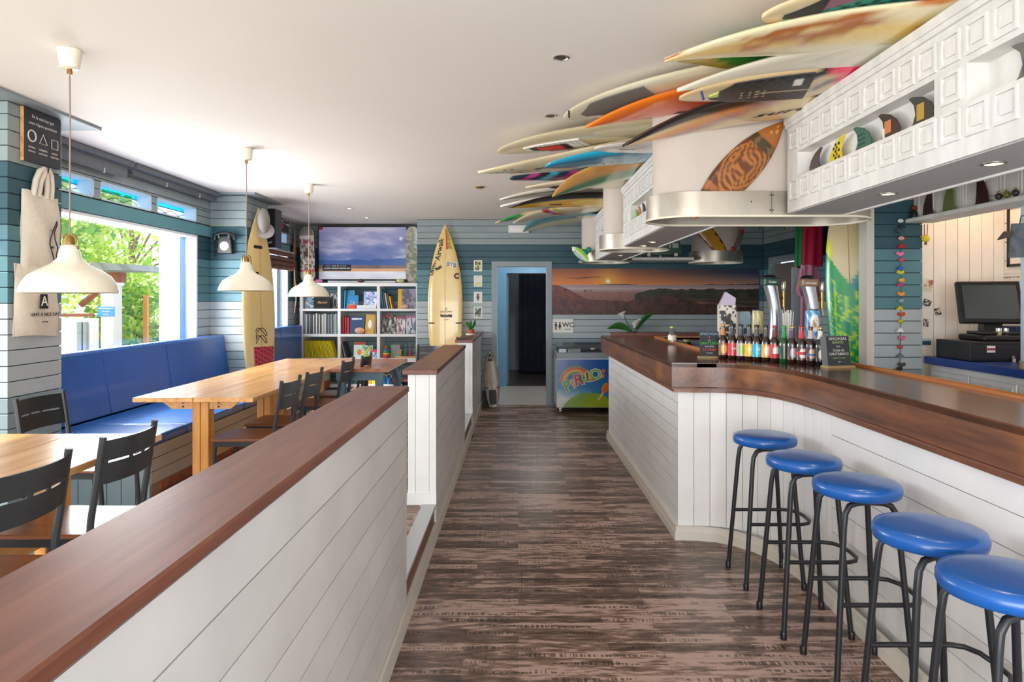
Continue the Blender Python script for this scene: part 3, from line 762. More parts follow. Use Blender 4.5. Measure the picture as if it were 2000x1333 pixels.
t = thing('display_shelf', 'thin white shelf between the two far hoods, carrying the toy van', 'shelf', (1.72, 8.25, 1.97))
part('shelf_board', MB().box(1.345, 8.05, 1.965, 2.075, 8.45, 1.995), M_beam, t, world=True)
part('shelf_bracket', MB().box(1.70, 8.2, 1.995, 1.72, 8.24, 2.03), M_beam, t, world=True)
# ---------------------------------------------------------------- surfboards
def outline_end(s, kind):
    """relative half width at distance s (0 tip .. 1 middle)"""
    s = min(1, max(0, s))
    if kind == 'point': return 1 - (1 - s) ** 2.2
    if kind == 'round': return math.sqrt(max(0, 1 - (1 - s) ** 2.4)) ** 1.1
    if kind == 'squash': return (.42 + .58 * (1 - (1 - s) ** 2.1)) * min(1, math.sqrt(s / .035))
    if kind == 'fish': return (.5 + .5 * (1 - (1 - s) ** 2.1)) * min(1, math.sqrt(s / .02))
class Board:
    def __init__(b, L, Wd, T=.06, e0='point', e1='squash', rocker=.09, mid=.5):
        b.L = L; b.W = Wd; b.T = T; b.e0 = e0; b.e1 = e1; b.R = rocker; b.mid = mid; b.mir = 1
    def hw(b, u): return b.W / 2 * (outline_end(u / b.mid, b.e0) if u < b.mid else outline_end((1 - u) / (1 - b.mid), b.e1))
    def th(b, u): return b.T * (.3 + .7 * max(0, math.sin(math.pi * min(1, max(0, u)))) ** .6)
    def pt(b, u, v, side, off=0):
        h = b.hw(u); c = abs(v) ** (1 / .75); zz = math.sqrt(max(0, 1 - c * c)) * (b.th(u) / 2)
        return (u * b.L, v * h * b.mir, b.R * abs(2 * u - 1) ** 2.4 + side * (zz + off))
    def body(b, nu=72, nv=24, colf=None):
        us = [.5 - .5 * math.cos(math.pi * i / nu) for i in range(nu + 1)]; us[0] = .0008; us[-1] = .9992
        vs = []; cs = []; fs = []
        for u in us:
            for j in range(nv):
                a = 2 * math.pi * j / nv; v = math.copysign(abs(math.cos(a)) ** .75, math.cos(a)); v = max(-1, min(1, v)); sd = 1 if math.sin(a) >= 0 else -1
                vs.append(b.pt(u, v, sd)); 
                if colf: cs.append(hexc(colf(u, v, sd)))
        for i in range(nu):
            for j in range(nv):
                fs.append((i * nv + j, i * nv + (j + 1) % nv, (i + 1) * nv + (j + 1) % nv, (i + 1) * nv + j))
        fs += [tuple(range(nv - 1, -1, -1)), tuple(range(nu * nv, (nu + 1) * nv))]
        return MB().add(vs, [f[::-1] for f in fs] if b.mir > 0 else fs, cs if colf else None)
    def patch(b, u0, u1, va, vb, side, nu=18, nv=10, off=.003, colf=None):
        """raised pad on the board; va, vb are numbers or functions of 0..1 along it"""
        fa = va if callable(va) else (lambda t: va); fb = vb if callable(vb) else (lambda t: vb)
        vs = []; cs = []; fs = []
        for lay in (off, -.001):
            for i in range(nu + 1):
                t = i / nu; u = u0 + (u1 - u0) * t
                for j in range(nv + 1):
                    w = j / nv; vs.append(b.pt(u, fa(t) + (fb(t) - fa(t)) * w, side, lay))
                    if colf: cs.append(hexc(colf(t, w)))
        K = (nu + 1) * (nv + 1)
        for i in range(nu):
            for j in range(nv):
                a = i * (nv + 1) + j; f = (a, a + nv + 1, a + nv + 2, a + 1); fs.append(f if side > 0 else f[::-1])
        rim = [i * (nv + 1) for i in range(nu + 1)] + [nu * (nv + 1) + j for j in range(1, nv + 1)] + [i * (nv + 1) + nv for i in range(nu - 1, -1, -1)] + [j for j in range(nv - 1, 0, -1)]
        for i in range(len(rim)):
            p, q = rim[i], rim[(i + 1) % len(rim)]; f = (p, K + p, K + q, q); fs.append(f if side < 0 else f)
        return MB().add(vs, fs if b.mir > 0 else [f[::-1] for f in fs], cs if colf else None)
def pad_shape(a, lead=.25):
    f = lambda t: a * min(1, .45 + 1.6 * t) if t < .35 else a
    return (lambda t: -f(t)), (lambda t: f(t))
def dot_pad(c1, c2, c3=None, fu=9, fv=7):
    def f(t, w):
        a = math.sin(t * fu * 6.28) * math.sin(w * fv * 6.28)
        return c2 if a > .25 else (c3 if c3 and w > .62 else c1)
    return f
def dirt(base, stain='#b79a62', amt=.35, s=0):
    return lambda u, v, sd: mixc(base, stain, amt * max(0, fbm(u * 7 + s, v * 2.2, s) - .35) * 2)
def place_board(B, lab, m, col=None, colf=None, group=None, name='surfboard', gloss=M_gloss, nu=72):
    t = thing(name, lab, 'surfboard' if name == 'surfboard' else 'board', mat=m, group=group)
    part('board_body', B.body(nu=nu, colf=colf or dirt(col or '#e3d9bf')), gloss, t, smooth=50)
    return t
def ceil_m(p0, p1, deck_down=True, roll=0):
    """board lying under the ceiling: p0 world tip seen at left, p1 another point on its centre line"""
    x = Vector(p1) - Vector(p0)
    up = Vector((0, 0, -1 if deck_down else 1))
    m = frame(p0, x, up)
    return m @ Matrix.Rotation(roll, 4, 'X')
def fin_mb(h=.09, b=.1, t=.006):
    pts = [(0, 0), (b, 0), (b * .93, h * .35), (b * 1.02, h * .7), (b * 1.22, h), (b * .85, h * .93), (b * .45, h * .65), (b * .15, h * .3)]
    return MB().prism(pts, -t / 2, t / 2, 'y')
def add_stringer(B, t, side, col=M_ink, u0=.02, u1=.98, w=.012):
    part('stringer', B.patch(u0, u1, -w, w, side, nu=40, nv=1, off=.0012), col, t)
def add_plugs(B, t, side, us, v=.45, mt=M_ink):
    for u in us:
        for sg in (-v, v):
            part('fin_plug', B.patch(u, u + .012, sg - .05, sg + .05, side, nu=1, nv=2, off=.0015), mt, t)
def blet(B, t, s, u, v, side, size, mt, ang=0, bold=0, sx=1, shear=0, flip=1):
    """lettering laid on the board; reads along +u when ang = 0"""
    p = Vector(B.pt(u, v, side, .0035)); pu = Vector(B.pt(u + .02, v, side, .0035)); pv = Vector(B.pt(u, v + .05, side, .0035))
    r = (pu - p).normalized() * flip; q = (pv - p).normalized(); n = r.cross(q)
    up = q if n.z * side > 0 else -q
    m = face_m(p, r, (up - r * up.dot(r)))
    return lettering(s, size, mt, t, m @ Matrix.Rotation(ang, 4, 'Z'), shear=shear, bold=bold, sx=sx)
G = 'surfboards stacked under the ceiling on the beams'
def cb(lab, a, b, L, Wd, z0, z1, e0='point', e1='squash', rk=.09, dd=True, roll=0, T=.055, colf=None, col=None, mid=.5):
    """a, b: picture points of the left tip and of the centre line farther right; heights z0, z1"""
    p0 = PZ(a[0], a[1], z0); p1 = PZ(b[0], b[1], z1)
    B = Board(L, Wd, T, e0, e1, rk, mid)
    u1 = (Vector(p1) - Vector(p0)).length / L
    # the tip and the middle both sit on the given points: allow for the rocker in between
    p1 = (p1[0], p1[1], p1[2] + (-1 if dd else 1) * rk * (1 - abs(2 * u1 - 1) ** 2.4))
    m = ceil_m(p0, p1, dd, roll)
    # the tip sits on the given point: the rocker lifts it in the board's own frame
    m = m @ Matrix.Translation((0, 0, -rk)); B.mir = -1 if dd else 1
    t = place_board(B, lab, m, col, colf, G)
    return B, t
# B1 top right, with big traction pad
B, t = cb('cream surfboard nearest the viewer, with a large teal, pink and black traction pad', (1487, 32), (1800, 2), 1.9, .56, 2.52, 2.545, 'round', 'point', .06, colf=dirt('#e2cfa2', '#c9a35f', .5, 3))
pf = lambda t, w: '#1d1b22' if t < .22 and w < .6 else ('#8e5a6c' if w < .25 + .1 * math.sin(t * 9) else ('#c7a98a' if w > .86 else ('#1f8a78' if math.sin(t * 60 + w * 8) * math.sin(w * 40) > -.2 else '#123c3c')))
part('traction_pad', B.patch(.04, .33, lambda q: -.15 - .75 * min(1, q * 4), lambda q: .15 + .75 * min(1, q * 4), 1, nu=60, nv=30, off=.006, colf=pf), M_print, t)
# B2 flame board
def c2(u, v, sd):
    f = fbm(u * 9, v * 7 + 3 * u, 4, 4)
    c = mixc('#e8dcb4', '#eabf52', max(0, 1.1 - abs(v + .25) * 2 - abs(u - .25)) * 1.2)
    c = mixc(c, '#b56a35', min(1, max(0, f - .56) * 9) * (1 if u < .8 else 0)) if v < .35 else c
    return mixc(c, '#2b2622', 1 if (v < -.9 and .07 < u < .2 and f > .5) else 0)
B, t = cb('long cream surfboard with yellow and brown flame streaks, second from the viewer', (1297, 117), (1740, 58), 2.1, .50, 2.465, 2.495, 'point', 'squash', .1, colf=c2)
# B3 green
def c3(u, v, sd):
    c = '#2d8f2e' if u > .1 + .05 * v else '#d9a63a'
    if v > .55 and u < .45: c = '#d5b23c'
    if u > .42: c = '#2b1c22'
    if .5 < u < .6: c = '#c4472e'
    return mixc(c, '#1c5a20', .4 * fbm(u * 9, v * 3, 2))
B, t = cb('green and yellow surfboard tucked under the flame board', (1318, 117), (1500, 106), 1.9, .52, 2.53, 2.56, 'point', 'squash', .07, roll=R(-4), colf=c3)
# B5 pad + pink stripes (below B4)
def c5(u, v, sd):
    x = u - .03 * v
    if x > .47: return '#2c2a6b'
    if .35 < x < .45: return '#e23a5e'
    if .305 < x < .315 or .33 < x < .34 or .455 < x < .465: return '#1d1a1c'
    return mixc('#d6bd8e', '#bda070', .5 * fbm(u * 9, v * 3, 1))
B, t = cb('surfboard with black diamond-grip traction pad and pink and navy bands', (1326, 192), (1600, 160), 1.95, .46, 2.445, 2.475, 'round', 'point', .05, colf=c5)
part('traction_pad', B.patch(.07, .29, lambda q: -.2 - .7 * min(1, q * 4), lambda q: .2 + .68 * min(1, q * 4), 1, nu=48, nv=24, off=.006,
     colf=lambda a, w: '#c6d873' if (a < .1 and w < .5) else '#d8cfa8' if (.3 < a < .6 and math.sin(a * 80) > .5 and .35 < w < .7 and math.sin(w * 50) > 0) else '#b9a888' if abs(w - .5) < .025 and a > .5 else '#e6e2da' if .82 < a < .9 and .1 < w < .3 else ('#1b1a1d' if math.sin(a * 55) * math.sin(w * 30) > -.3 else '#38363b')), M_print, t)
part('leash_plug', MB().tube([(.10, .12, .06), (.11, .14, .10)], .006, 6), mat('purple_leash', '#3b3a80', .6), t)
# B4 white
B, t = cb('plain white surfboard with a grey scribble, resting above the pink-banded one', (1322, 176), (1690, 112), 2.0, .46, 2.465, 2.49, 'point', 'squash', .07, colf=dirt('#e2dcc9', '#b5aa8c', .3, 8))
part('scribble', B.patch(.13, .36, .52, .66, 1, nu=20, nv=3, off=.001), mat('grey_ink', '#4a4545', .5), t)
# B6 white with grey pad
B, t = cb('white surfboard with a smooth grey tail pad, above the orange one', (1104, 232), (1370, 163), 1.9, .48, 2.53, 2.575, 'round', 'point', .05, colf=dirt('#e4dcc2', '#b9a878', .3, 9))
part('traction_pad', B.patch(.07, .31, lambda q: -.35 - .5 * min(1, q * 4), lambda q: .1 + .4 * min(1, q * 4), 1, off=.006), mat('grey_pad', '#6d6961', .8), t)
part('fin_cord', MB().tube([(.13, .16, .06), (.135, .165, .10)], .005, 6), M_ink, t)
# B7 orange
B, t = cb('bright orange surfboard fading to red, pointed nose towards the aisle', (1143, 248), (1440, 183), 1.95, .50, 2.47, 2.53, 'point', 'squash', .09,
          colf=lambda u, v, sd: mixc('#f07d22', '#d4321c', (u * 1.5 + v * .35)))
blet(B, t, 'slater', .33, .45, 1, .075, M_ink, sx=2.2, shear=.5, flip=1)
# B8 black rail
def c8(u, v, sd):
    if v < -.45 + .25 * 0: return '#26211f'
    c = mixc('#e4cda0', '#e08a2e', max(0, math.sin(u * 9 + v * 2)) ** 3)
    return mixc(c, '#7a4a6c', max(0, math.sin(u * 9 - .9 + v * 2)) ** 10 * .6)
B, t = cb('cream and orange surfboard with a thick black rail, crossing in front of the large chimney', (1215, 286), (1600, 186), 2.05, .46, 2.33, 2.48, 'point', 'squash', .12, colf=c8, roll=R(-6))
blet(B, t, 'surf', .38, .25, 1, .06, M_ink, sx=2.6, shear=.5)
# B9 big cream
B, t = cb('wide plain cream surfboard with a white and red checked pad', (974, 298), (1240, 258), 2.1, .56, 2.52, 2.555, 'round', 'point', .05, colf=dirt('#e0d5b4', '#b09a66', .35, 11))
part('traction_pad', B.patch(.10, .30, lambda q: -.25 - .1 * min(1, q * 4), lambda q: .2 + .55 * min(1, q * 3), 1, nu=40, nv=24, off=.006,
     colf=lambda a, w: '#d8342b' if (abs(a - .42) < .2 and abs(w - .5) < .22) else '#1b1618' if (abs(a - .42) < .32 and abs(w - .5) < .33) else ('#efece6' if math.sin(a * 90) * math.sin(w * 60) > -.4 else '#8a8584')), M_print, t)
# B10 cream with plugs
B, t = cb('cream surfboard with fin plugs and a dark centre stringer, its tip farthest left', (933, 336), (1100, 316), 1.9, .50, 2.46, 2.475, 'point', 'squash', .05, dd=False, colf=dirt('#dfd2ae', '#b29a66', .3, 12))
add_stringer(B, t, -1); add_plugs(B, t, -1, (.13, .165), .5); add_plugs(B, t, -1, (.05, .08), .02)
blet(B, t, 'DHD', .3, -.1, -1, .06, M_ink, sx=1.3)
# B11 blue
B, t = cb('blue foam bodyboard-like surfboard with a blunt nose', (1066, 326), (1240, 303), 1.7, .5, 2.44, 2.48, 'round', 'squash', .04, T=.06,
          colf=lambda u, v, sd: '#1fa7cf' if v < -.72 else mixc('#2a87a8', '#1c5f7e', fbm(u * 12, v * 6, 5)))
for k in range(7): part('drain_hole', B.patch(.06 + k * .035, .066 + k * .035, .1 + .05 * (k % 3), .16 + .05 * (k % 3), 1, nu=1, nv=1, off=.001), M_ink, t)
# B12 white grey round
B, t = cb('pale grey round-tailed surfboard just left of the large chimney', (1160, 290), (1300, 287), 1.6, .44, 2.475, 2.478, 'round', 'point', .0, colf=dirt('#d7cfc6', '#8f8a80', .5, 14), dd=False)
part('fin_mark', B.patch(.1, .16, -.3, -.22, -1, nu=3, nv=1, off=.001), M_ink, t); part('fin_mark', B.patch(.1, .16, .5, .58, -1, nu=3, nv=1, off=.001), M_ink, t)
# B13 tan edge, B14 green
def c14(u, v, sd):
    if v < -.28: return mixc('#dba75a', '#b47a3c', .9 * fbm(u * 14, v * 3, 3))
    return mixc('#356f4c', '#cfd4a8', max(0, min(1, (v - .35) * 2.2)) + .3 * fbm(u * 8, v * 4))
B, t = cb('green-bottomed surfboard with a broad tan-yellow rail, curving down over the middle beam', (1078, 384), (1256, 321), 1.9, .40, 2.40, 2.49, 'point', 'squash', .09, roll=R(-8), colf=c14)
# B15 swirl
B, t = cb('cream surfboard with a black swirl emblem, under the blue one', (1026, 366), (1190, 357), 1.7, .52, 2.45, 2.49, 'point', 'squash', .05, colf=dirt('#e2d6b8', '#b8a071', .3, 15))
sw = MB().tube([B.pt(.17 + .055 * math.cos(a) * (1 - a / 30), .05 + .42 * math.sin(a) * (1 - a / 25), 1, .002) for a in [i * .35 for i in range(32)]], .006, 5)
part('swirl_emblem', sw, M_ink, t)
# pink/black/cyan board
def cp(u, v, sd):
    k = int((u + .05 * v) * 22) % 4
    return ('#173a46', '#c93c8e', '#1f1b24', '#39a9c4')[k] if u < .42 else mixc('#4b6a70', '#6c8f86', fbm(u * 9, v * 3))
B, t = cb('surfboard with pink, black and turquoise zigzag bands, below the stringer board', (995, 349), (1180, 343), 1.8, .42, 2.53, 2.56, 'squash', 'point', .03, colf=cp)
# B16 white noses
B, t = cb('slim white surfboard nose with dark rail line, under the swirl board', (975, 390), (1120, 370), 1.8, .44, 2.46, 2.54, 'point', 'squash', .06, colf=lambda u, v, sd: '#2c2724' if abs(v + .62) < .1 and u < .5 else mixc('#e7ded0', '#c9bda8', fbm(u * 8, v * 3)))
B, t = cb('small white surfboard nose poking out above the black and yellow one', (977, 403), (1120, 388), 1.7, .40, 2.50, 2.55, 'point', 'squash', .05, colf=dirt('#e9e4da', '#b0a898', .3, 17))
# B17 black/yellow
B, t = cb('yellow surfboard with a black rail, ending at the second chimney', (992, 406), (1170, 390), 1.9, .60, 2.41, 2.47, 'point', 'squash', .08, roll=R(-5), colf=lambda u, v, sd: '#1b1714' if v < -.5 + .2 * u else mixc('#f6c624', '#d8a21c', .7 * fbm(u * 9, v * 3, 7)))
part('emblem', B.patch(.22, .28, .1, .25, 1, nu=4, nv=2, off=.001), M_ink, t)
# B18 green nose
B, t = cb('surfboard with a bright green nose panel and tan tip', (967, 436), (1110, 412), 1.9, .50, 2.42, 2.53, 'point', 'squash', .1, colf=lambda u, v, sd: '#2f9a45' if .1 + .06 * v < u < .3 + .1 * v else mixc('#dcc79a', '#b59a6c', fbm(u * 8, v * 3)))
# B19 cream with red & yellow
B, t = cb('cream surfboard with red and yellow bands near the second chimney', (1002, 436), (1150, 408), 1.8, .50, 2.42, 2.50, 'point', 'squash', .09, colf=lambda u, v, sd: '#b8334a' if .34 < u < .40 else '#c9b23a' if .42 < u < .47 else mixc('#e3d9bf', '#b9a179', .6 * fbm(u * 8, v * 3)))
# B20 teal
B, t = cb('lowest surfboard of the stack, cream with a teal edge, near the wall light box', (1021, 453), (1150, 422), 1.8, .46, 2.40, 2.48, 'point', 'squash', .1, roll=R(-8), colf=lambda u, v, sd: mixc('#5c8f94', '#d9cda9', 1 if v > -.1 - u * .4 else 0))
# ---------------------------------------------------------------- bar stools
def make_stool():
    t = thing('bar_stool', '', 'stool')
    r = .165
    part('seat', MB().lathe([(.0001, .722), (r - .02, .722), (r - .004, .728), (r, .742), (r, .757), (r - .006, .770), (r - .03, .7765), (r * .5, .780), (.0001, .781)], 40), M_vinyl, t, smooth=70)
    a = .15
    for sy in (-1, 1):
        for sx in (-1, 1):
            pts = [(sx * a, sy * a, 0), (sx * .105, sy * .115, .62), (sx * .098, sy * .112, .675), (sx * .08, sy * .108, .704), (sx * .05, sy * .104, .714), (0, sy * .10, .716)]
            lg = part('leg', MB().tube(pts, .0115, 10), M_blackm, t, smooth=60)
            part('rubber_foot', MB().lathe([(.014, 0), (.0145, .03), (.0125, .034)], 12, (sx * a, sy * a, .001)), M_black, lg, smooth=40)
    z = .33; e = .126
    pts = [(-e, -e, z), (e + .02, -e, z), (e + .06, -e + .015, z), (e + .085, -.07, z), (e + .09, 0, z), (e + .085, .07, z), (e + .06, e - .015, z), (e + .02, e, z), (-e, e, z)]
    part('footrest', MB().tube(pts, .009, 10), M_blackm, t, smooth=60)
    return t
st = make_stool()
pos = [(1.325, 3.67), (1.32, 3.16), (1.355, 2.735), (1.315, 2.185), (1.29, 1.80)]
labs = ['blue-topped bar stool farthest from the viewer, by the vertical boards', 'second blue bar stool from the far end of the row', 'middle one of the five blue bar stools',
        'blue bar stool fourth from the far end, large in the right foreground', 'blue bar stool nearest the viewer, cut off by the right edge']
for i, (x, y) in enumerate(pos):
    o = st if i == 0 else dup(st)
    o.location = (x, y, 0); o['label'] = labs[i]; o['group'] = 'blue bar stools along the counter'

# ---------------------------------------------------------------- dining tables
def table(name, lab, x0, x1, y0, y1, zt=.905, legs=None):
    t = thing(name, lab, 'table', ((x0 + x1) / 2, (y0 + y1) / 2, ZP), group='wooden dining tables')
    w = (x1 - x0); mid = x0 + w * .5
    for a, b in ((x0, mid - .0015), (mid + .0015, x1)):
        part('tabletop_board', MB().box(a, y0, zt - .028, b, y1, zt), M_oak, t, world=True, bevel=.003)
    for y in (y0 + .10, y1 - .19):
        lg = part('leg', MB().box(mid - .05, y, ZP + .05, mid - .002, y + .085, zt - .028).box(mid + .002, y, ZP + .05, mid + .05, y + .085, zt - .028), M_oakx, t, world=True, bevel=.003)
        part('foot', MB().prism([(x0 + .12, ZP), (x1 - .12, ZP), (x1 - .17, ZP + .05), (x0 + .17, ZP + .05)], y, y + .085, 'y'), M_oak, t, world=True)
        part('cross_rail', MB().prism([(mid - .052 - .13, zt - .085), (mid - .052, zt - .085), (mid - .052, zt - .028), (mid - .052 - .18, zt - .028), (mid - .052 - .18, zt - .045)], y + .01, y + .05, 'y'), M_oak, t, world=True)
        part('cross_rail', MB().prism([(mid + .052, zt - .085), (mid + .182, zt - .085), (mid + .232, zt - .045), (mid + .232, zt - .028), (mid + .052, zt - .028)], y + .01, y + .05, 'y'), M_oak, t, world=True)
        for sx in (-.11, .11):
            for dz in (-.045, -.07): part('bolt', MB().tube([(mid + sx, y + .004, zt + dz), (mid + sx, y + .012, zt + dz)], .006, 8), M_ink, t, world=True)
    part('stretcher', MB().box(mid - .02, y0 + .15, ZP + .28, mid + .02, y1 - .15, ZP + .36), M_oak, t, world=True)
    return t
table('dining_table', 'sunlit wooden dining table in the left foreground, its near end out of view', -2.34, -1.575, 1.62, 3.02)
table('dining_table', 'wooden dining table in the middle of the row, with two chairs on its aisle side', -2.33, -1.60, 4.12, 5.46)
table('dining_table', 'wooden dining table at the far end, in front of the bookshelf', -2.33, -1.60, 5.475, 6.85)
M_bluemt = mat('slate_blue_paint', '#4f6c78', .45, var=.05)
t = thing('side_table', 'small brown-topped table with slate blue legs, beside the bookshelf', 'table', (-1.3, 6.1, ZP))
x0, x1, y0, y1 = -1.60, -1.10, 5.78, 6.78; zt = .91
part('tabletop', MB().box(x0, y0, zt - .03, x1, y1, zt), wood('side_table_wood', '#84492b', '#a4653f', '#b57850', axis=1, rough=.3, coat=.2), t, world=True, bevel=.003)
part('apron', MB().box(x0 + .05, y0 + .03, zt - .10, x1 - .05, y0 + .05, zt - .03), M_bluemt, t, world=True)
part('apron', MB().box(x0 + .05, y1 - .05, zt - .10, x1 - .05, y1 - .03, zt - .03), M_bluemt, t, world=True)
for x in (x0 + .06, x1 - .12):
    for y in (y0 + .04, y1 - .1): part('leg', MB().box(x, y, ZP, x + .06, y + .06, zt - .03), M_bluemt, t, world=True)
part('corner_brace', MB().tube([(x1 - .03, y1 - .5, zt - .04), (x1 + .0, y1 - .45, zt - .16), (x1 - .02, y1 - .42, zt - .3)], .02, 8), M_bluemt, t, world=True)

# ---------------------------------------------------------------- dining chairs (seat faces -X, back at +X)
def make_chair():
    t = thing('dining_chair', '', 'chair'); w = .36; h = w / 2
    part('seat', MB().prism([(-.20, -h), (.17, -h + .008), (.17, h - .008), (-.20, h)], .435, .452, 'z'), M_walnut, t, bevel=.004)
    part('seat_frame', MB().box(-.19, -h + .01, .405, .17, -h + .035, .435).box(-.19, h - .035, .405, .17, h - .01, .435).box(-.19, -h + .01, .405, -.165, h - .01, .435).box(.15, -h + .01, .405, .175, h - .01, .435), M_blackm, t)
    for sy in (-1, 1):
        part('leg', MB().tube([(-.21, sy * (h - .02), 0), (-.18, sy * (h - .022), .41)], .012, 8), M_blackm, t, smooth=40)
        part('back_post', MB().tube([(.24, sy * (h - .005), 0), (.175, sy * (h - .008), .42), (.18, sy * (h - .008), .5), (.225, sy * (h - .008), .80)], .0125, 8), M_blackm, t, smooth=40)
    # curved backrest with slots, two bands joined by short webs
    def bandm(z0, z1, a0=-1, a1=1, n=14, dx=0):
        vs = []; fs = []
        for i in range(n + 1):
            a = a0 + (a1 - a0) * i / n; y = a * (h - .012)
            for z in (z0, z1):
                x = .185 + (z - .5) * .15 + .035 * (1 - a * a)
                vs += [(x - .003, y, z), (x + .004, y, z)]
        for i in range(n):
            p = i * 4; q = p + 4
            fs += [(p, q, q + 2, p + 2), (p + 1, p + 3, q + 3, q + 1), (p + 2, q + 2, q + 3, p + 3), (p, p + 1, q + 1, q)]
        fs += [(0, 2, 3, 1), (4 * n, 4 * n + 1, 4 * n + 3, 4 * n + 2)]
        return vs, fs
    b = MB()
    for (z0, z1, a0, a1) in ((.71, .785, -1, 1), (.625, .702, -1, 1), (.702, .71, -1, -.88), (.702, .71, -.28, -.2), (.702, .71, .2, .28), (.702, .71, .88, 1)):
        b.add(*bandm(z0, z1, a0, a1, 14 if a1 - a0 > 1 else 2))
    part('backrest', b, M_blackm, t, smooth=40)
    return t
ch = make_chair()
chairs = [(-1.64, 4.26, 0, 'black metal chair with brown seat, nearest the viewer at the middle table'), (-1.64, 4.76, 0, 'black metal chair with brown seat, second along the middle table'),
          (-1.62, 5.62, 0, 'black metal chair with brown seat at the far table, left one of the pair'), (-1.58, 6.12, 0, 'black metal chair at the far table, the one nearest the bookshelf'),
          (-1.70, 2.60, 0, 'black metal chair with glossy sunlit seat, at the foreground table, farther one'), (-1.70, 2.07, 0, 'black metal chair nearest the viewer, at the left edge of the foreground table'),
          (-2.24, 3.52, math.pi, 'black metal chair standing by the near column, behind the foreground table'), (-.98, 7.15, R(75), 'dark chair tucked behind the middle partition, below the tall yellow surfboard')]
for i, (x, y, r, l) in enumerate(chairs):
    o = ch if i == 0 else dup(ch)
    o.location = (x, y, ZP); o.rotation_euler = (0, 0, r); o['label'] = l; o['group'] = 'black metal dining chairs'

# ---------------------------------------------------------------- window bench
def bench(name, lab, y0, y1, seams, cuts, px0=-2.3, endw=True, upright=False):
    t = thing(name, lab, 'bench', (-2.8, (y0 + y1) / 2, ZP))
    z0 = .335; zs = .575
    core = MB().box(-3.26, y0, ZP, px0 - .014, y1, zs - .005)
    part('plinth_core', core, M_gap, t, world=True)
    n = 3; ph = (zs - z0) / n
    q = MB().box(0, 0, 0, y1 - y0, .013, ph - .005).mesh('plank', M_bench)
    for i in range(n):
        o = link('plank', q, t, world=True); o.matrix_basis = Matrix.Translation((px0, y0, z0 + i * ph)) @ Matrix.Rotation(math.pi / 2, 4, 'Z')
    x = px0 - .1
    if endw:
        xx = px0 - .001
        while xx > -2.9:
            part('end_plank', MB().box(xx - .088, y0 - .013, ZP, xx - .003, y0, zs - .005), M_low, t, world=True); xx -= .09
    # brick footing
    bm = MB().box(0, 0, 0, .205, .018, .048).mesh('brick', M_brick)
    for r in range(2):
        yy = y0 + (.1 if r else 0)
        while yy < y1 - .21:
            o = link('brick', bm, t, world=True); o.matrix_basis = Matrix.Translation((px0 + .012 + .002 * hn(yy, r), yy, ZP + .008 + r * .058)) @ Matrix.Rotation(math.pi / 2, 4, 'Z'); yy += .216
    part('mortar', MB().box(px0 - .014, y0, ZP, px0 + .0, y1, z0 - .002), mat('mortar', '#8d7666', .9, var=.1), t, world=True)
    e = [y0] + list(cuts) + [y1]
    for i in range(len(e) - 1):
        part('seat_cushion', MB().box(-3.05, e[i] + .004, zs, px0 + .012, e[i + 1] - .004, zs + .06), M_vinyl, t, world=True, bevel=.018, seg=3)
    e = [y0] + list(seams) + [y1]
    for i in range(len(e) - 1):
        a, b = e[i] + .003, e[i + 1] - .003
        pf = [(-3.06, .635), (-3.13, 1.10), (-3.14, 1.12), (-3.155, 1.128), (-3.18, 1.125), (-3.24, 1.11), (-3.24, .635)]
        if upright: pf = [(-3.16, .64), (-3.165, 1.11), (-3.175, 1.127), (-3.24, 1.127), (-3.25, .64)]
        part('back_cushion', MB().prism(pf, a, b, 'y'), M_vinyl, t, world=True, bevel=.012, seg=3)
    return t
M_bench = mat('bench_board_paint', '#aba69c', .5, var=.08, scale=3)
M_brick = mat('worn_brick', '#8f5138', .8, var=.35, scale=14, bump=.4)
bench('window_bench', 'long bench with blue vinyl cushions under the big window', 4.28, 7.27, (5.14, 6.06), (4.72, 5.7, 6.5))
bench('window_bench', 'short blue vinyl bench in the far corner beside the bookshelf', 7.95, 10.0, (9.1,), (9.0,), endw=False, px0=-2.75, upright=True)

# ---------------------------------------------------------------- pendant lamps
def make_pendant(zr, lab, x, y):
    t = thing('pendant_lamp', lab, 'lamp', (x, y, zr), group='cream pendant lamps over the tables'); H = ZC - zr
    r = .192
    prof = [(r, 0), (r + .004, .004), (r - .006, .04), (r - .03, .078), (.125, .105), (.075, .13), (.048, .158), (.040, .195), (.034, .212), (.02, .22), (.0001, .221)]
    inner = [(.0001, .213), (.03, .205), (.042, .155), (.07, .125), (.12, .099), (r - .036, .072), (r - .012, .036), (r - .004, .002), (r, 0)]
    part('lamp_shade', MB().lathe(prof, 48).lathe(inner, 48), M_cream, t, smooth=60)
    part('socket', MB().lathe([(.022, .22), (.02, .245), (.012, .262), (.0001, .263)], 16), M_brass, t, smooth=40)
    for sx in (-1, 1):
        a = part('bracket', MB().tube([(sx * .030, .0, .195), (sx * .036, 0, .235), (sx * .028, 0, .262), (sx * .012, 0, .268)], .004, 6), M_brass, t, smooth=50)
        part('knob', MB().ball((sx * .034, 0, .205), .009, 8, 6), M_brass, a, smooth=60)
    part('cord', MB().tube([(0, 0, .26), (.002, 0, .7 * H), (0, 0, H - .11)], .0035, 6), mat('braided_cord', '#9c857c', .8), t, smooth=60)
    part('cord_grip', MB().lathe([(.010, H - .115), (.012, H - .10), (.010, H - .088)], 12), M_brass, t, smooth=40)
    part('ceiling_cup', MB().lathe([(.030, H - .088), (.038, H - .084), (.044, H - .05), (.050, H - .006), (.05, H - .001)], 28), M_cream, t, smooth=50)
    part('bulb', MB().ball((0, 0, .06), .03, 14, 8), mat('opal_bulb', '#f3ead8', .3, emit='#ffe9c8', es=1.5), t, smooth=60)
    return t
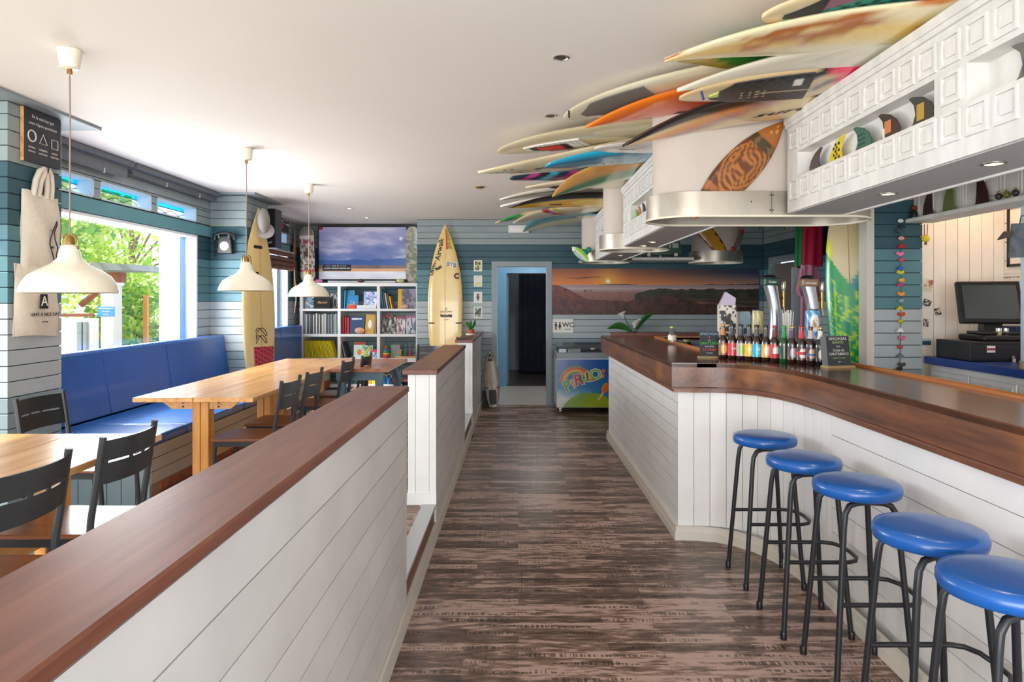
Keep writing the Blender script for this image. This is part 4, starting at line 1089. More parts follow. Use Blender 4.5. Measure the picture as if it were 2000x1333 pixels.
make_pendant(1.528, 'cream metal pendant lamp nearest the viewer, over the foreground table', -2.03, 3.09)
make_pendant(1.562, 'cream metal pendant lamp in the middle, over the middle table', -2.035, 5.11)
make_pendant(1.525, 'cream metal pendant lamp farthest away, over the far table', -2.055, 6.70)

# ---------------------------------------------------------------- bar top things
def bottle(lab, x, y, glass_c, lab_c, neck_c, capc, badge=None, h=.228, txt=None, txc='#ffffff'):
    t = thing('beer_bottle', lab, 'bottle', (x, y, ZB + .001), group='beer bottles lined up on the bar')
    gm = mat('glass_' + glass_c, {'brown': '#2b130a', 'green': '#0d4a22', 'black': '#0d0b0c'}[glass_c], .08, coat=.6)
    r = .0295
    part('glass_body', MB().lathe([(.0001, .002), (r - .003, 0), (r, .005), (r, .118), (r - .003, .135), (.018, .158), (.0135, .178), (.0125, .212), (.0145, .214), (.0145, .22)], 20), gm, t, smooth=40)
    lc = hexc(lab_c); bc = hexc(badge) if badge else lc
    def lf(a, rr, z):
        # front of the bottle faces the aisle camera side (-Y)
        d = math.atan2(math.sin(a + math.pi / 2), math.cos(a + math.pi / 2)); 
        return bc if (d / .75) ** 2 + ((z - .068) / .03) ** 2 < 1 and badge else lc
    zs = [.028 + .009 * i for i in range(10)]
    part('label_sleeve', MB().lathe([(r + .0006, z) for z in zs], 40, colf=lf), M_gloss, t, smooth=60)
    part('neck_label', MB().lathe([(.0185, .158), (.0142, .178), (.0131, .205)], 16), mat('foil_' + neck_c.strip('#'), neck_c, .4), t, smooth=60)
    part('bottle_cap', MB().lathe([(.0155, .216), (.0155, .226), (.0125, .229), (.0001, .2295)], 14), mat('cap_' + capc.strip('#'), capc, .35, metal=.3), t, smooth=40)
    if txt:
        lettering(txt, .017, mat('ink_' + txc.strip('#'), txc, .5), t, face_m((0, -r - .0012, .075), (1, 0, 0), (0, 0, 1)))
    return t
specs = [('brown', '#8a5a2a', '#c8843a', '#c8843a', '#e9b36a', 'first from the left, with tan label and orange neck', None),
         ('brown', '#cf2f36', '#3d3a40', '#1c1c1c', None, 'second from the left, with plain red label', 'Roja'),
         ('brown', '#b7b3ac', '#4a474d', '#1c1c1c', '#8fc24a', 'third from the left, with grey and green label', None),
         ('brown', '#f1b21f', '#55525a', '#1c1c1c', '#f6cf3e', 'fourth from the left, with yellow label', 'tropical'),
         ('brown', '#25a6cf', '#55525a', '#1c1c1c', '#49c1e4', 'fifth from the left, with turquoise label', 'IPA'),
         ('brown', '#e3a53c', '#4f4a4c', '#1c1c1c', '#f0e3c6', 'sixth from the left, with orange and cream label', None),
         ('brown', '#cf3541', '#7a2a34', '#a02630', '#dadfd6', 'seventh from the left, with red and white split label', None),
         ('green', '#123f22', '#2c8f4a', '#2c8f4a', None, 'only green one, in the middle of the row', None),
         ('brown', '#4a3420', '#4b3c56', '#b08b4c', '#b9aeb9', 'fourth from the right, with oval violet-grey badge', None),
         ('brown', '#4a2a18', '#cf2b33', '#c4332f', '#f1ddc8', 'third from the right, with oval badge and red band', None),
         ('brown', '#3a2430', '#c9b2a4', '#6f4038', '#c7a892', 'second from the right, with oval badge and blue band', None),
         ('black', '#131113', '#e3dcd0', '#b08b4c', '#e6dcc3', 'last on the right, black with round cream badge', None)]
xy = [PZ(px, py, ZB) for px, py in ((1412, 702), (1430, 703), (1447, 704), (1463, 705), (1478, 706), (1496, 707), (1513, 708.5), (1531, 710), (1547, 711.5), (1565, 713), (1583, 714), (1602, 715.5))]
for s, (x, y, z) in zip(specs, xy):
    b = bottle('beer bottle ' + s[5], x, y, s[0], s[1], s[2], s[3], s[4], txt=s[6])
    if 'red band' in s[5]: part('label_band', MB().lathe([(.0308, .06), (.0308, .078)], 40), mat('band_red', '#c32a33', .4), b)
    if 'blue band' in s[5]: part('label_band', MB().lathe([(.0308, .058), (.0308, .068)], 40), mat('band_blue', '#2f5fa8', .4), b)
    if 'red and white' in s[5]: part('label_band', MB().lathe([(.0308, .03), (.0308, .055)], 40), mat('band_red', '#c32a33', .4), b)
# chalkboards on the bar
def chalk_sign(lab, x, y, w, h, lines, rz, box=False, base=True, tilt=8):
    t = thing('chalkboard_sign', lab, 'sign', (x, y, ZB + .001), rz)
    m = Matrix.Translation((0, 0, .012)) @ Matrix.Rotation(R(-tilt), 4, 'X')
    part('slate_board', MB().box(-w / 2, 0, 0, w / 2, .008 if not box else .05, h).xf(m), M_slate if not box else mat('sign_box_grey', '#5b5a5c', .45, var=.1), t)
    if box: part('slate_face', MB().box(-w / 2 + .003, -.002, .003, w / 2 - .003, 0, h - .003).xf(m), M_slate, t)
    part('wood_base', MB().box(-w / 2 - .012, -.02, -.0005, w / 2 + .012, .05, .012), mat('pale_wood_base', '#a88c5e', .5), t)
    n = len(lines)
    for i, (s, c, sz) in enumerate(lines):
        o = m @ Vector((0, -.003, h * (.90 - .86 * i / (n - .3))))
        lettering(s, sz, mat('chalk_' + c.strip('#'), c, .9), t, face_m(o, (1, 0, 0), m.to_3x3() @ Vector((0, 0, 1))), ext=.0003)
x, y, z = PZ(1386, 700, ZB)
chalk_sign('small chalkboard on the bar left of the bottles, with white, green and red chalk lines', x, y, .125, .165, [('ANCHOAS', '#9fc4d8', .026), ('+', '#dcd8cc', .018), ('de', '#dcd8cc', .014), ('SANTOÑA', '#49c45a', .026), ('RACIÓN', '#dcd8cc', .015), ('12 UNID', '#e2563c', .024), ('con pan', '#dcd8cc', .013)], R(-8))
x, y, z = PZ(1640, 719, ZB)
chalk_sign('boxy chalkboard sign on the bar right of the bottles, reading ANCHOAS', x, y, .15, .17, [('ANCHOAS', '#dcd8cc', .024), ('BONITO', '#9cc25a', .019), ('de la', '#dcd8cc', .014), ('Costa de', '#dcd8cc', .02), ('CANTÁBRICO', '#dcd8cc', .02), ('ración 12 euros', '#9cc25a', .013), ('pan', '#dcd8cc', .012)], R(12), box=True)
# draught towers
def tower(lab, x, y, badge, btxt, h=.50):
    t = thing('beer_tower', lab, 'beer tap', (x, y, ZB + .001), R(6), group='draught beer towers')
    vs = []; fs = []; n = 16
    for i in range(n + 1):
        s = i / n; z = s * h; w = .034 + .014 * s ** 2 + .004 * math.sin(s * 6); d = .035; dx = .03 * math.sin(s * 2.8) - .03 * s ** 2
        for a in range(12):
            an = 2 * math.pi * a / 12; ca, sa = math.cos(an), math.sin(an)
            vs.append((dx + w * math.copysign(abs(ca) ** .5, ca), d * math.copysign(abs(sa) ** .6, sa), z))
    for i in range(n):
        for a in range(12): fs.append((i * 12 + a, i * 12 + (a + 1) % 12, (i + 1) * 12 + (a + 1) % 12, (i + 1) * 12 + a))
    fs += [tuple(range(11, -1, -1)), tuple(range(n * 12, n * 12 + 12))]
    part('column', MB().add(vs, fs), mat('tower_silver', '#b9bcc2', .22, metal=.85), t, smooth=50)
    part('base_flange', MB().lathe([(.0001, 0), (.06, 0), (.058, .01), (.045, .015)], 20), M_chrome, t)
    dx = .03 * math.sin(2.8) - .03
    part('head_badge', MB().box(dx - .055, -.044, h - .015, dx + .055, .03, h + .035), mat('badge_' + badge.strip('#'), badge, .35), t, bevel=.008, seg=2)
    lettering(btxt, .025, M_inkw, t, face_m((dx, -.046, h + .008), (1, 0, 0), (0, 0, 1)), ext=.0004)
    part('head_cap', MB().ball((dx, -.005, h + .035), .05, 14, 8, (1, .75, .5)), M_black, t, smooth=60)
    tp = part('tap', MB().tube([(dx + .03, 0, h - .10), (dx + .10, 0, h - .10)], .012, 8).tube([(dx + .10, 0, h - .16), (dx + .10, 0, h - .05)], .013, 10), M_brass, t, smooth=40)
    part('tap_handle', MB().lathe([(.010, 0), (.016, .015), (.015, .06), (.012, .068)], 12, (dx + .10, 0, h - .052)), mat('tap_handle_steel', '#cfc7ba', .25, metal=.8), tp, smooth=40)
    part('tap_spout', MB().tube([(dx + .10, 0, h - .16), (dx + .10, -.01, h - .21)], .008, 8), M_chrome, tp, smooth=40)
x, y, z = PZ(1507, 693, ZB); tower('silver draught beer tower with dark green badge, left of the two', 1.735, 4.66, '#12433a', 'Keler')
tower('silver draught beer tower with red and cream badge, right of the two', 1.925, 4.50, '#8d6a52', 'cerveza', .49)
# cans standing on the drip shelf behind the bottles
def can(lab, x, y, z, r, h, colf, name='beer_can'):
    t = thing(name, lab, 'can', (x, y, z))
    zs = [h * i / 24 for i in range(25)]
    part('can_body', MB().lathe([(.0001, 0)] + [(r * (1 if .04 < s / h < .95 else .93), s) for s in zs], 40, colf=colf), paint('satin_can', .3, coat=.2), t, smooth=40)
    part('can_lid', MB().lathe([(r * .93, h), (r * .93, h + .006), (r * .8, h + .007), (.0001, h + .004)], 24), M_black, t, smooth=40)
def blue_can(a, r, z):
    a = math.atan2(math.sin(a + math.pi / 2), math.cos(a + math.pi / 2)); q = (a / .75, (z - .11) / .055); d = math.hypot(*q)
    if d < 1:
        if .55 < d: return hexc('#f0ece4')
        return mixc('#b9763a', '#efe8da', 1 if math.sin(q[0] * 5 + q[1] * 4) > .2 else 0)
    return mixc('#3f8fc4', '#a9d2ea', 1 if math.sin(z * 90 + a * 5) > .4 else 0)
t = thing('drip_tray_riser', 'dark steel riser box behind the bottles, carrying the two display cans', 'tray', (1.6, 4.7, ZB))
part('riser', MB().box(1.55, 4.50, ZB + .001, 1.64, 4.60, ZB + .16).box(1.83, 4.33, ZB + .001, 1.95, 4.42, ZB + .13), M_black, t, world=True, bevel=.005)
x, y, z = PY(1469, 642, 4.55); can('oversized tan display can behind the bottles, left of the towers', 1.595, 4.55, ZB + .161, .036, .155, lambda a, r, z: mixc('#b3a26c', '#d9c48e', 1 if math.sin(a * 7 + z * 60) > .75 else 0))
can('oversized sky-blue display can with round badge, in front of the right-hand beer tower', 1.885, 4.375, ZB + .131, .043, .19, blue_can)
t = thing('straw_holder', 'clear cup packed with white drinking straws between the beer towers', 'straw holder', (1.775, 4.50, ZB + .001))
part('cup', MB().lathe([(.0001, 0), (.03, 0), (.036, .12), (.033, .12), (.028, .004)], 20), glass('clear_plastic', (.9, .93, .95), .12), t, smooth=40)
for i in range(16):
    a = i * 2.4; r_ = .004 + .0012 * i
    part('straw', MB().tube([(r_ * math.cos(a), r_ * math.sin(a), .005), (r_ * 1.9 * math.cos(a), r_ * 1.9 * math.sin(a), .30 + .01 * (i % 3))], .003, 6), M_inkw, t)
# spirit boxes/bottles
def carton(lab, x, y, w, h, rz, f, lid=None, name='gift_box'):
    t = thing(name, lab, 'box', (x, y, ZB + .001), rz)
    part('box_body', MB().box(-w / 2, -w / 2, 0, w / 2, w / 2, h), mat('cardboard_white', '#e1dcd2', .5), t, bevel=.003)
    me = picmb(w * .98, h * .98, 24, 50, f).mesh('printed_front', M_print); o = link('printed_front', me, t); o.matrix_basis = face_m((0, -w / 2 - .0012, h / 2), (1, 0, 0), (0, 0, 1))
    return t
x, y, z = PY(1406, 690, 5.15)
t = carton('tall black and white patterned presentation box behind the left chalkboard', 1.545, 5.06, .12, .35, R(-10), lambda u, v: '#1b191a' if False else (hexc('#1b191a') if fbm(u * 6, v * 14, 3) > .52 else hexc('#e8ddd2')))
me = MB().prism([(-.055, -.05), (.055, -.05), (.06, .0), (-.01, .045)], -.05, .05, 'y').mesh('box_top', mat('box_violet', '#c9b8cf', .5)); o = link('box_top', me, t); o.location = (0, 0, .40)
carton('pale blue carton beside the black and white patterned box', 1.68, 5.16 - .06, .08, .30, R(5), lambda u, v: hexc('#2f5f86') if .45 < v < .6 and .3 < u < .7 else mixc('#c3dbe4', '#88b3c6', fbm(u * 4, v * 6)))
def small_bottle(lab, x, y, z, h, r, body, capc, name='bottle'):
    t = thing(name, lab, 'bottle', (x, y, z))
    part('bottle_body', MB().lathe([(.0001, 0), (r, 0), (r, h * .55), (r * .85, h * .66), (r * .42, h * .85), (r * .42, h * .9)], 20), body, t, smooth=45)
    part('bottle_cap', MB().lathe([(r * .5, h * .88), (r * .5, h), (.0001, h)], 14), capc, t, smooth=40)
    part('label_sleeve', MB().lathe([(r + .0006, h * .12), (r + .0006, h * .42)], 20), M_inkw, t)
    return t
x, y, z = PZ(1313, 668, ZB + .02)
small_bottle('small clear plastic bottle with yellow-green cap on the far bar lip', x, y, ZB + .02, .135, .037, glass('clear_bottle', (.85, .88, .9), .15), mat('lime_cap', '#b7c22b', .4), 'plastic_bottle')
small_bottle('dark flagon with olive cap standing low behind the bar', 1.47, 5.95, .99, .16, .07, M_black, mat('olive_cap', '#7b7a2c', .4), 'flagon')
# calla lilies in a planter behind the far end
t = thing('calla_lily', 'white calla lilies with green leaves standing at the far end of the bar', 'flowers', (1.57, 9.42, .905 + .15))
CAL = t
M_leaf = mat('calla_leaf', '#2f6e28', .4, var=.25, scale=8); M_petal = mat('calla_petal', '#eee9dc', .45)
part('stem', MB().tube([(0, 0, -.1), (-.03, 0, .05), (-.09, 0, .2)], .006, 6).tube([(0, 0, -.1), (.02, 0, .05), (.03, 0, .1)], .006, 6), M_leaf, t, smooth=50)
def petal(c, s, lean):
    b = MB(); vs = []; fs = []; n = 14
    for i in range(6):
        q = i / 5
        for j in range(n):
            a = 2 * math.pi * j / n; rr = s * (.12 + .5 * q ** 1.3) * (1 + .5 * max(0, math.cos(a)) * q)
            vs.append((c[0] + rr * math.cos(a) + lean * q * s, c[1] + rr * math.sin(a) * .8, c[2] + s * q * (1 + .35 * math.cos(a) * q)))
    for i in range(5):
        for j in range(n): fs.append((i * n + j, i * n + (j + 1) % n, (i + 1) * n + (j + 1) % n, (i + 1) * n + j))
    return MB().add(vs, fs)
part('flower', petal((-.10, 0, .19), .07, -.5), M_petal, t, smooth=60); part('flower', petal((.03, 0, .05), .10, .2), M_petal, t, smooth=60)
def leaf(p0, p1, w, bend=.04, n=10):
    p0 = Vector(p0); p1 = Vector(p1); d = p1 - p0; sd = d.cross(Vector((0, 1, .3))).normalized(); vs = []; fs = []
    for i in range(n + 1):
        q = i / n; c = p0 + d * q + Vector((0, 0, bend * math.sin(q * math.pi))); ww = w * math.sin(math.pi * min(1, q * .97 + .03)) ** .8
        nn = sd.cross(d).normalized() * .004
        vs += [c - sd * ww + nn * 3, c, c + sd * ww + nn * 3]
    for i in range(n):
        a = i * 3; fs += [(a, a + 1, a + 4, a + 3), (a + 1, a + 2, a + 5, a + 4)]
    return MB().add(vs, fs)
part('leaf', leaf((.05, 0, .03), (.27, 0, .26), .035), M_leaf, t, smooth=60)
part('leaf', leaf((.0, 0, .0), (-.30, 0, .035), .05, .06), M_leaf, t, smooth=60)
part('leaf', leaf((.05, .03, .0), (.17, .03, .15), .03), M_leaf, t, smooth=60)
part('pot', MB().lathe([(.0001, -.12), (.05, -.12), (.06, 0), (.052, 0), (.05, -.02), (.0001, -.02)], 18), mat('dark_pot', '#3b332e', .6), t, smooth=40)
part('pot_foot', MB().lathe([(.0001, -.15), (.07, -.15), (.05, -.12)], 18), MATS['dark_pot'], t, smooth=40)
CAL.scale = (1.15, 1.15, 1.0)
# ---------------------------------------------------------------- bookshelf, television and what they hold
YF, YK = 9.98, 10.38
bs = thing('bookshelf', 'white open bookshelf of square cells under the television', 'shelf', (-2.32, 10.18, ZP))
XC = [(-3.195, -3.15), (-2.64, -2.597), (-2.066, -2.02), (-1.495, -1.47)]
ZS = [(1.69, 1.742), (1.328, 1.362), (.953, .99), (.58, .64), (ZP, .253)]
for a, b in XC: part('upright', MB().box(a, YF, ZP, b, YK, 1.69), M_white, bs, world=True, bevel=.002)
for i, (a, b) in enumerate(ZS): part('shelf_board', MB().box(-3.2, YF - .003, a, -1.468, YK, b), M_white, bs, world=True, bevel=.002)
tv = thing('television', 'large flat television on the bookshelf showing a beach under cloudy sky', 'television', (-2.32, 10.2, 1.742))
part('screen_bezel', MB().box(-2.985, 10.18, 1.785, -1.655, 10.23, 2.59), M_black, tv, world=True, bevel=.004)
def tvf(u, v):
    if .04 < u < .37 and .16 < v < .28:
        if .245 < v < .265 and .08 < u < .31 and hn(int(u * 120), 1) > .25: return hexc('#dcdcdc')
        if .20 < v < .222 and .06 < u < .36 and hn(int(u * 120), 2) > .2: return hexc('#dcdcdc')
        return hexc('#181a22')
    if u < .045 and v > .95: return hexc('#8a2a30')
    n = fbm(u * 4, v * 7, 3); n2 = fbm(u * 9, v * 4, 8)
    hz = .34 + .06 * fbm(u * 5, 0, 2) + (.03 if u > .6 else 0)
    if v > hz: c = mixc('#54669c', '#a8a2bd', (v - .3) * 1.2 + (n - .5) * .9); c = mixc(c, '#c9c2cf', max(0, n - .55) * 2)
    elif v > .27: c = mixc('#2f4a86', '#3d5c98', n)
    elif v > .20: c = mixc('#4a4a56', '#8a6a66', n2)
    elif v > .155: c = mixc('#c08a63', '#d2a27c', n)
    else: c = mixc('#b9bccb', '#e3e2e6', n)
    d = math.hypot((u - .94) * 1.65, v - .78); return mixc(c, '#f6eee6', max(0, 1 - d / .05))
me = picmb(1.30, .775, 150, 90, tvf).mesh('lit_screen', M_screen); o = link('lit_screen', me, tv); o.matrix_basis = face_m((0, -.0235, .445), (1, 0, 0), (0, 0, 1))
part('stand', MB().box(-2.40, 10.15, 1.743, -2.24, 10.28, 1.757).box(-2.35, 10.18, 1.757, -2.29, 10.22, 1.80), M_black, tv, world=True)
t = thing('soundbar', 'slim silver soundbar lying on the bookshelf below the television', 'speaker', (-2.3, 10.05, 1.742))
part('bar_body', MB().box(-2.80, 10.03, 1.743, -1.80, 10.09, 1.775), mat('silver_plastic', '#b6b9bd', .35, metal=.4), t, world=True, bevel=.006)
def rock(name, lab, cat, c, r, sc, col, **k):
    t = thing(name, lab, cat, (c[0], c[1], c[2]))
    b = MB().ball((0, 0, r * sc[2]), r, 14, 8, sc)
    b.v = [(p[0] * (1 + .12 * hn(p[0] * 50, p[2] * 40)), p[1], p[2]) for p in b.v]
    part(name + '_body', b, mat('c_' + col.strip('#'), col, .5, var=.25, scale=40), t, smooth=60); return t
rock('toy_car', 'tiny pink and blue toy car on the left of the bookshelf top', 'toy', (-2.93, 10.04, 1.743), .06, (1, .5, .45), '#c96a98')
rock('sea_shell', 'yellowish spotted sea shell on the right of the bookshelf top', 'shell', (-1.73, 10.04, 1.743), .06, (1, .6, .5), '#c9c08a')
t = thing('desk_fan', 'small brown round object with a gilt ring lying below the television stand', 'ornament', (-2.31, 10.02, 1.743))
part('round_body', MB().ball((0, 0, .03), .04, 12, 8, (1.3, .6, .7)), mat('brown_glaze', '#4a342a', .3), t, smooth=60)
def upright_board(name, lab, cat, x, y, z, L, Wd, nrm, colf, tilt=0, kick=True, e0='round', e1='round', yaw=0, T=.012):
    B = Board(L, Wd, T, e0, e1, .03 if kick else .01, .5)
    B.hw = (lambda u: Wd / 2 * min(1, math.sqrt(max(0, 1 - max(0, abs(2 * u - 1) - (1 - Wd / L)) ** 2 / (Wd / L) ** 2)))) if e0 == 'round' else B.hw
    m = frame((x, y, z), (math.sin(R(tilt)), 0, math.cos(R(tilt))), nrm)
    t = thing(name, lab, cat, mat=m)
    part('deck', B.body(nu=60, nv=20, colf=colf), M_gloss, t, smooth=50); return B, t
def sk1(u, v, s):
    if u > .84: return '#8d8578'
    if u > .79: return '#e6ddd0'
    n = fbm(u * 22, v * 5, 2)
    if .66 < u < .79: return '#9c2a38' if n > .5 else '#e2d8cc'
    if .2 < u < .23: return '#b03a48'
    if u < .2: return mixc('#cdbfa6', '#8a7458', n)
    return '#5b4c48' if n > .52 else '#cbbfb2'
B, t = upright_board('skateboard', 'stickered skateboard deck standing left of the television', 'skateboard', -3.08, 10.02, 1.745, .82, .21, (0, -1, 0), sk1, -2)
def sk2(u, v, s):
    n = fbm(u * 16, v * 4, 9); return '#6f7c62' if n > .6 else '#b9b19a' if n > .42 else '#8d8574'
B, t = upright_board('skateboard', 'olive patterned skateboard deck standing right of the television', 'skateboard', -1.56, 10.10, 1.745, .83, .20, (0, -1, 0), sk2, 0)
def sk3(u, v, s):
    n = fbm(u * 12, v * 3, 5); return '#8c4a2a' if n > .5 else '#c07a4a' if n > .4 else '#2e5560'
B, t = upright_board('wall_plaque', 'narrow carved wooden surfboard plaque on the left wall by the corner', 'ornament', -3.25, 9.98, 1.36, 1.22, .17, (1, 0, 0), sk3, 0, False, 'point', 'point')
t.matrix_basis = frame((-3.245, 9.92, 1.40), (0, 0, 1), (1, 0, 0))

bcol = {}
def bmat(c): return mat('cover_' + c.strip('#'), c, .45)
def book(x, y, z, th, d, h, col, lab, name='book', cat='book', group=None, lean=0, cover=None, page=True):
    t = thing(name, lab, cat, (x, y, z + .001), group=group)
    m = Matrix.Rotation(R(lean), 4, 'Y')
    part('cover', MB().box(0, 0, 0, .003, d, h).box(th - .003, 0, 0, th, d, h).box(0, 0, 0, th, .003, h).xf(m), bmat(col), t)
    if page: part('page_block', MB().box(.003, .003, .003, th - .003, d - .004, h - .003).xf(m), mat('paper', '#e8e2d4', .8), t)
    return t
def faceout(x, y, z, w, h, f, lab, name='magazine', cat='magazine', group=None, lean=6, roll=0, th=.012, edge='#e5e0d5'):
    """a cover facing the room, leaning back"""
    t = thing(name, lab, cat, (x, y, z + .002), group=group)
    m = Matrix.Rotation(R(-lean), 4, 'X') @ Matrix.Rotation(R(roll), 4, 'Y')
    me = picmb(w, h, 26, 34, f, .001, edge).mesh('front_cover', M_print); o = link('front_cover', me, t); o.matrix_basis = m @ face_m((w / 2, -.0015, h / 2), (1, 0, 0), (0, 0, 1))
    part('page_block', MB().box(.001, 0, 0, w - .001, th, h - .001).xf(m), mat('paper', '#e8e2d4', .8), t)
    return t
def photo_f(a, b, c, s=0, sc=6, title=None):
    def f(u, v):
        n = fbm(u * sc, v * sc, s)
        if title and v > .86: return hexc(title) if hn(int(u * 14), s) > .4 else hexc(a)
        return hexc(a) if n > .58 else hexc(b) if n > .42 else hexc(c)
    return f
ORD = ['first', 'second', 'third', 'fourth', 'fifth', 'sixth', 'seventh', 'eighth', 'ninth', 'tenth', 'eleventh', 'twelfth', 'thirteenth', 'fourteenth', 'fifteenth', 'sixteenth', 'seventeenth', 'eighteenth', 'nineteenth', 'twentieth', 'twenty-first', 'twenty-second', 'twenty-third', 'twenty-fourth']
yb = 10.02
# row 1
z = 1.362
t = thing('amplifier_speaker', 'small black speaker with gold script lettering in the top left cell', 'speaker', (-2.87, 10.0, z))
part('speaker_case', MB().box(-3.0, 10.0, z + .001, -2.745, 10.12, z + .17), M_black, t, world=True, bevel=.008)
part('grille', MB().box(-2.99, 9.996, z + .012, -2.755, 10.001, z + .16), mat('grille_cloth', '#232325', .9), t, world=True)
lettering('Marshall', .042, M_brass, t, face_m((0, -.007, .09), (1, 0, 0), (0, 0, 1)), shear=.4)
faceout(-3.13, 10.03, z, .17, .20, photo_f('#6d8fae', '#202833', '#b7c4cf', 4), 'dark magazine with a blue cover behind the speaker, on its left')
faceout(-2.80, 10.15, z, .15, .23, photo_f('#4a4a4c', '#252526', '#b8b8b8', 5), 'black and white photo book standing behind the speaker, on its right', 'book', 'book')
x0 = -2.59
for i, (c, l) in enumerate((('#1f6f8c', 'tall petrol blue picture book at the left of the top middle cell'), ('#2f8fb8', 'light blue picture book beside the petrol blue one'))): book(x0 + .028 * i, yb, z, .024, .22, .29 - .02 * i, c, l, lean=1 + i)
def globe(u, v):
    d = math.hypot(u - .45, v - .45); return hexc('#d9c23a') if d < .2 and fbm(u * 9, v * 9) > .5 else hexc('#2a7fc0')
faceout(-2.53, yb + .02, z, .12, .27, lambda u, v: hexc('#2f86ac') if v > .3 else hexc('#3fa0c0'), 'blue picture book facing out behind the globe-patterned one', 'book', 'book')
faceout(-2.50, yb - .01, z, .15, .20, globe, 'bright blue children book with yellow shapes, facing out', 'book', 'book', lean=8)
faceout(-2.28, yb + .05, z + .05, .20, .20, photo_f('#6f86bd', '#aebbe0', '#dfe4f2', 6, 9), 'blue and white patterned magazine facing out in the top middle cell')
t = thing('game_box', 'red and orange toy tray in the top middle cell', 'toy', (-2.44, 10.0, z + .001)); part('tray', MB().box(-.06, 0, 0, .06, .1, .05), mat('toy_red', '#d8452a', .4), t, bevel=.008, seg=2); part('tray_lid', MB().box(-.055, .005, .05, .055, .095, .06), mat('toy_orange', '#ef8a3a', .4), t)
t = thing('game_box', 'flat white and blue box lying in the top middle cell', 'box', (-2.21, 9.995, z + .001)); part('box_base', MB().box(-.15, 0, 0, .13, .16, .045), mat('pale_blue_card', '#c9d4e6', .5), t, bevel=.002); part('box_lid', MB().box(-.152, -.002, .02, .132, .162, .05), mat('white_card', '#e9e7e2', .5), t)
for i, (c, l) in enumerate((('#3f8fb0', 'light blue leaning book at the left of the top right cell'), ('#2c5f88', 'navy leaning book next to the light blue one'), ('#c9b9a6', 'beige leaning book in the top right cell'), ('#7a4a5c', 'plum leaning book in the top right cell'), ('#e0b21f', 'yellow leaning book in the top right cell'))):
    book(-1.995 + .032 * i, yb, z, .024, .2, .28 - .025 * i, c, l, lean=-7 - i)
t = faceout(-1.77, yb + .02, z, .26, .29, lambda u, v: hexc('#e2a51f') if u < .2 else (hexc('#8a8894') if fbm(u * 7, v * 7, 2) > .5 else hexc('#5d5b66')), 'large grey wave photo book with a yellow spine, in the top right cell', 'book', 'book')
rock('sea_shell', 'pinkish scallop shell in front of the grey photo book', 'shell', (-1.66, 9.995, z + .001), .055, (1, .3, .6), '#c9a08a')
# row 2
z = .99; x = -3.14
for i in range(24):
    th = .0195 + .004 * hn(i, 3); h = .285 + .02 * hn(i, 5); c = ['#c9c6c0', '#8f9ea8', '#e3e0da', '#55565c', '#a9bcc9', '#b9b2a8'][int(hn(i, 9) * 6)]
    if x + th > -2.648: break
    book(x, yb, z, th - .002, .21, h, c, ORD[i] + ' magazine from the left in the tightly packed middle left cell', 'magazine', 'magazine', 'magazines packed in the middle left cell'); x += th
for i, c in enumerate(('#b0242e', '#8f1f2a', '#c7353c')): book(-2.585 + .036 * i, yb, z, .032, .2, .26 - .008 * i, c, ('dark red', 'deep crimson', 'bright red')[i] + ' hardback spine in the centre cell of the bookshelf')
t = faceout(-2.47, yb, z, .20, .25, lambda u, v: hexc('#dfe3ea') if .84 < v < .92 and .12 < u < .88 and hn(int(u * 16), 2) > .25 else hexc('#274670'), 'navy hardback with white title, facing out in the centre cell', 'book', 'book', lean=4, th=.03)
t = faceout(-2.25, yb - .005, z, .13, .29, lambda u, v: hexc('#f1ece0') if math.hypot((u - .5) * 1.1, (v - .5)) < .22 else hexc('#caa24a'), 'yellow illustrated book standing at the right of the centre cell', 'book', 'book', lean=5, roll=3, th=.03)
book(-2.11, yb, z, .02, .2, .27, '#c9a78a', 'thin tan book at the right edge of the centre cell')
rock('sea_shell', 'orange-pink conch shell in front of the navy hardback', 'shell', (-2.32, 9.995, z + .001), .07, (1, .3, .7), '#dba37c')
faceout(-2.0, yb, z, .20, .28, photo_f('#2b2b2a', '#8d8c80', '#cfcdc2', 7, 5, '#9a3a34'), 'magazine with a grey wave photograph, left one in the middle right cell')
faceout(-1.79, yb, z, .13, .26, photo_f('#6c5a62', '#b39aa2', '#e0d3d0', 8, 7, '#b33a4a'), 'pinkish magazine, middle one in the middle right cell')
faceout(-1.65, yb - .004, z, .14, .27, photo_f('#4a5f6c', '#a9c2c8', '#d8b7c0', 9, 8, '#d06a88'), 'green and pink magazine, right one in the middle right cell')
# row 3: yellow magazines leaning
z = .64; x = -3.13
for i in range(20):
    th = .0168
    ln = -2 - i * .62
    book(x, yb, z, th - .0012, .2, .25, ('#f4da1c', '#efd016', '#f8e232')[i % 3], ORD[i] + ' yellow-spined magazine from the left in the lower left cell', 'magazine', 'magazine', 'yellow magazines in the lower left cell', lean=ln); x += th + .0052
for i in range(5): book(-2.585 + .020 * i, yb, z, .012, .2, .26 - .006 * i, ('#d9d7d2', '#3a3b40', '#cfd6da', '#6c6a70', '#3a3134')[i], ORD[i] + ' thin leaning booklet in the lower middle cell', 'booklet', 'booklet', 'thin booklets in the lower middle cell', lean=-9 - i * 2)
faceout(-2.42, yb + .02, z, .17, .23, lambda u, v: hexc('#a8452c') if v > .82 else (hexc('#e0873a') if math.hypot(u - .5, v - .35) < .2 else hexc('#cfe0d2')), 'children book with a red title band in the lower middle cell', 'book', 'book')
faceout(-2.29, yb - .005, z, .15, .18, photo_f('#e6c23a', '#3f9a78', '#d8ead8', 12, 6), 'green children book leaning in the lower middle cell', 'book', 'book', lean=9)
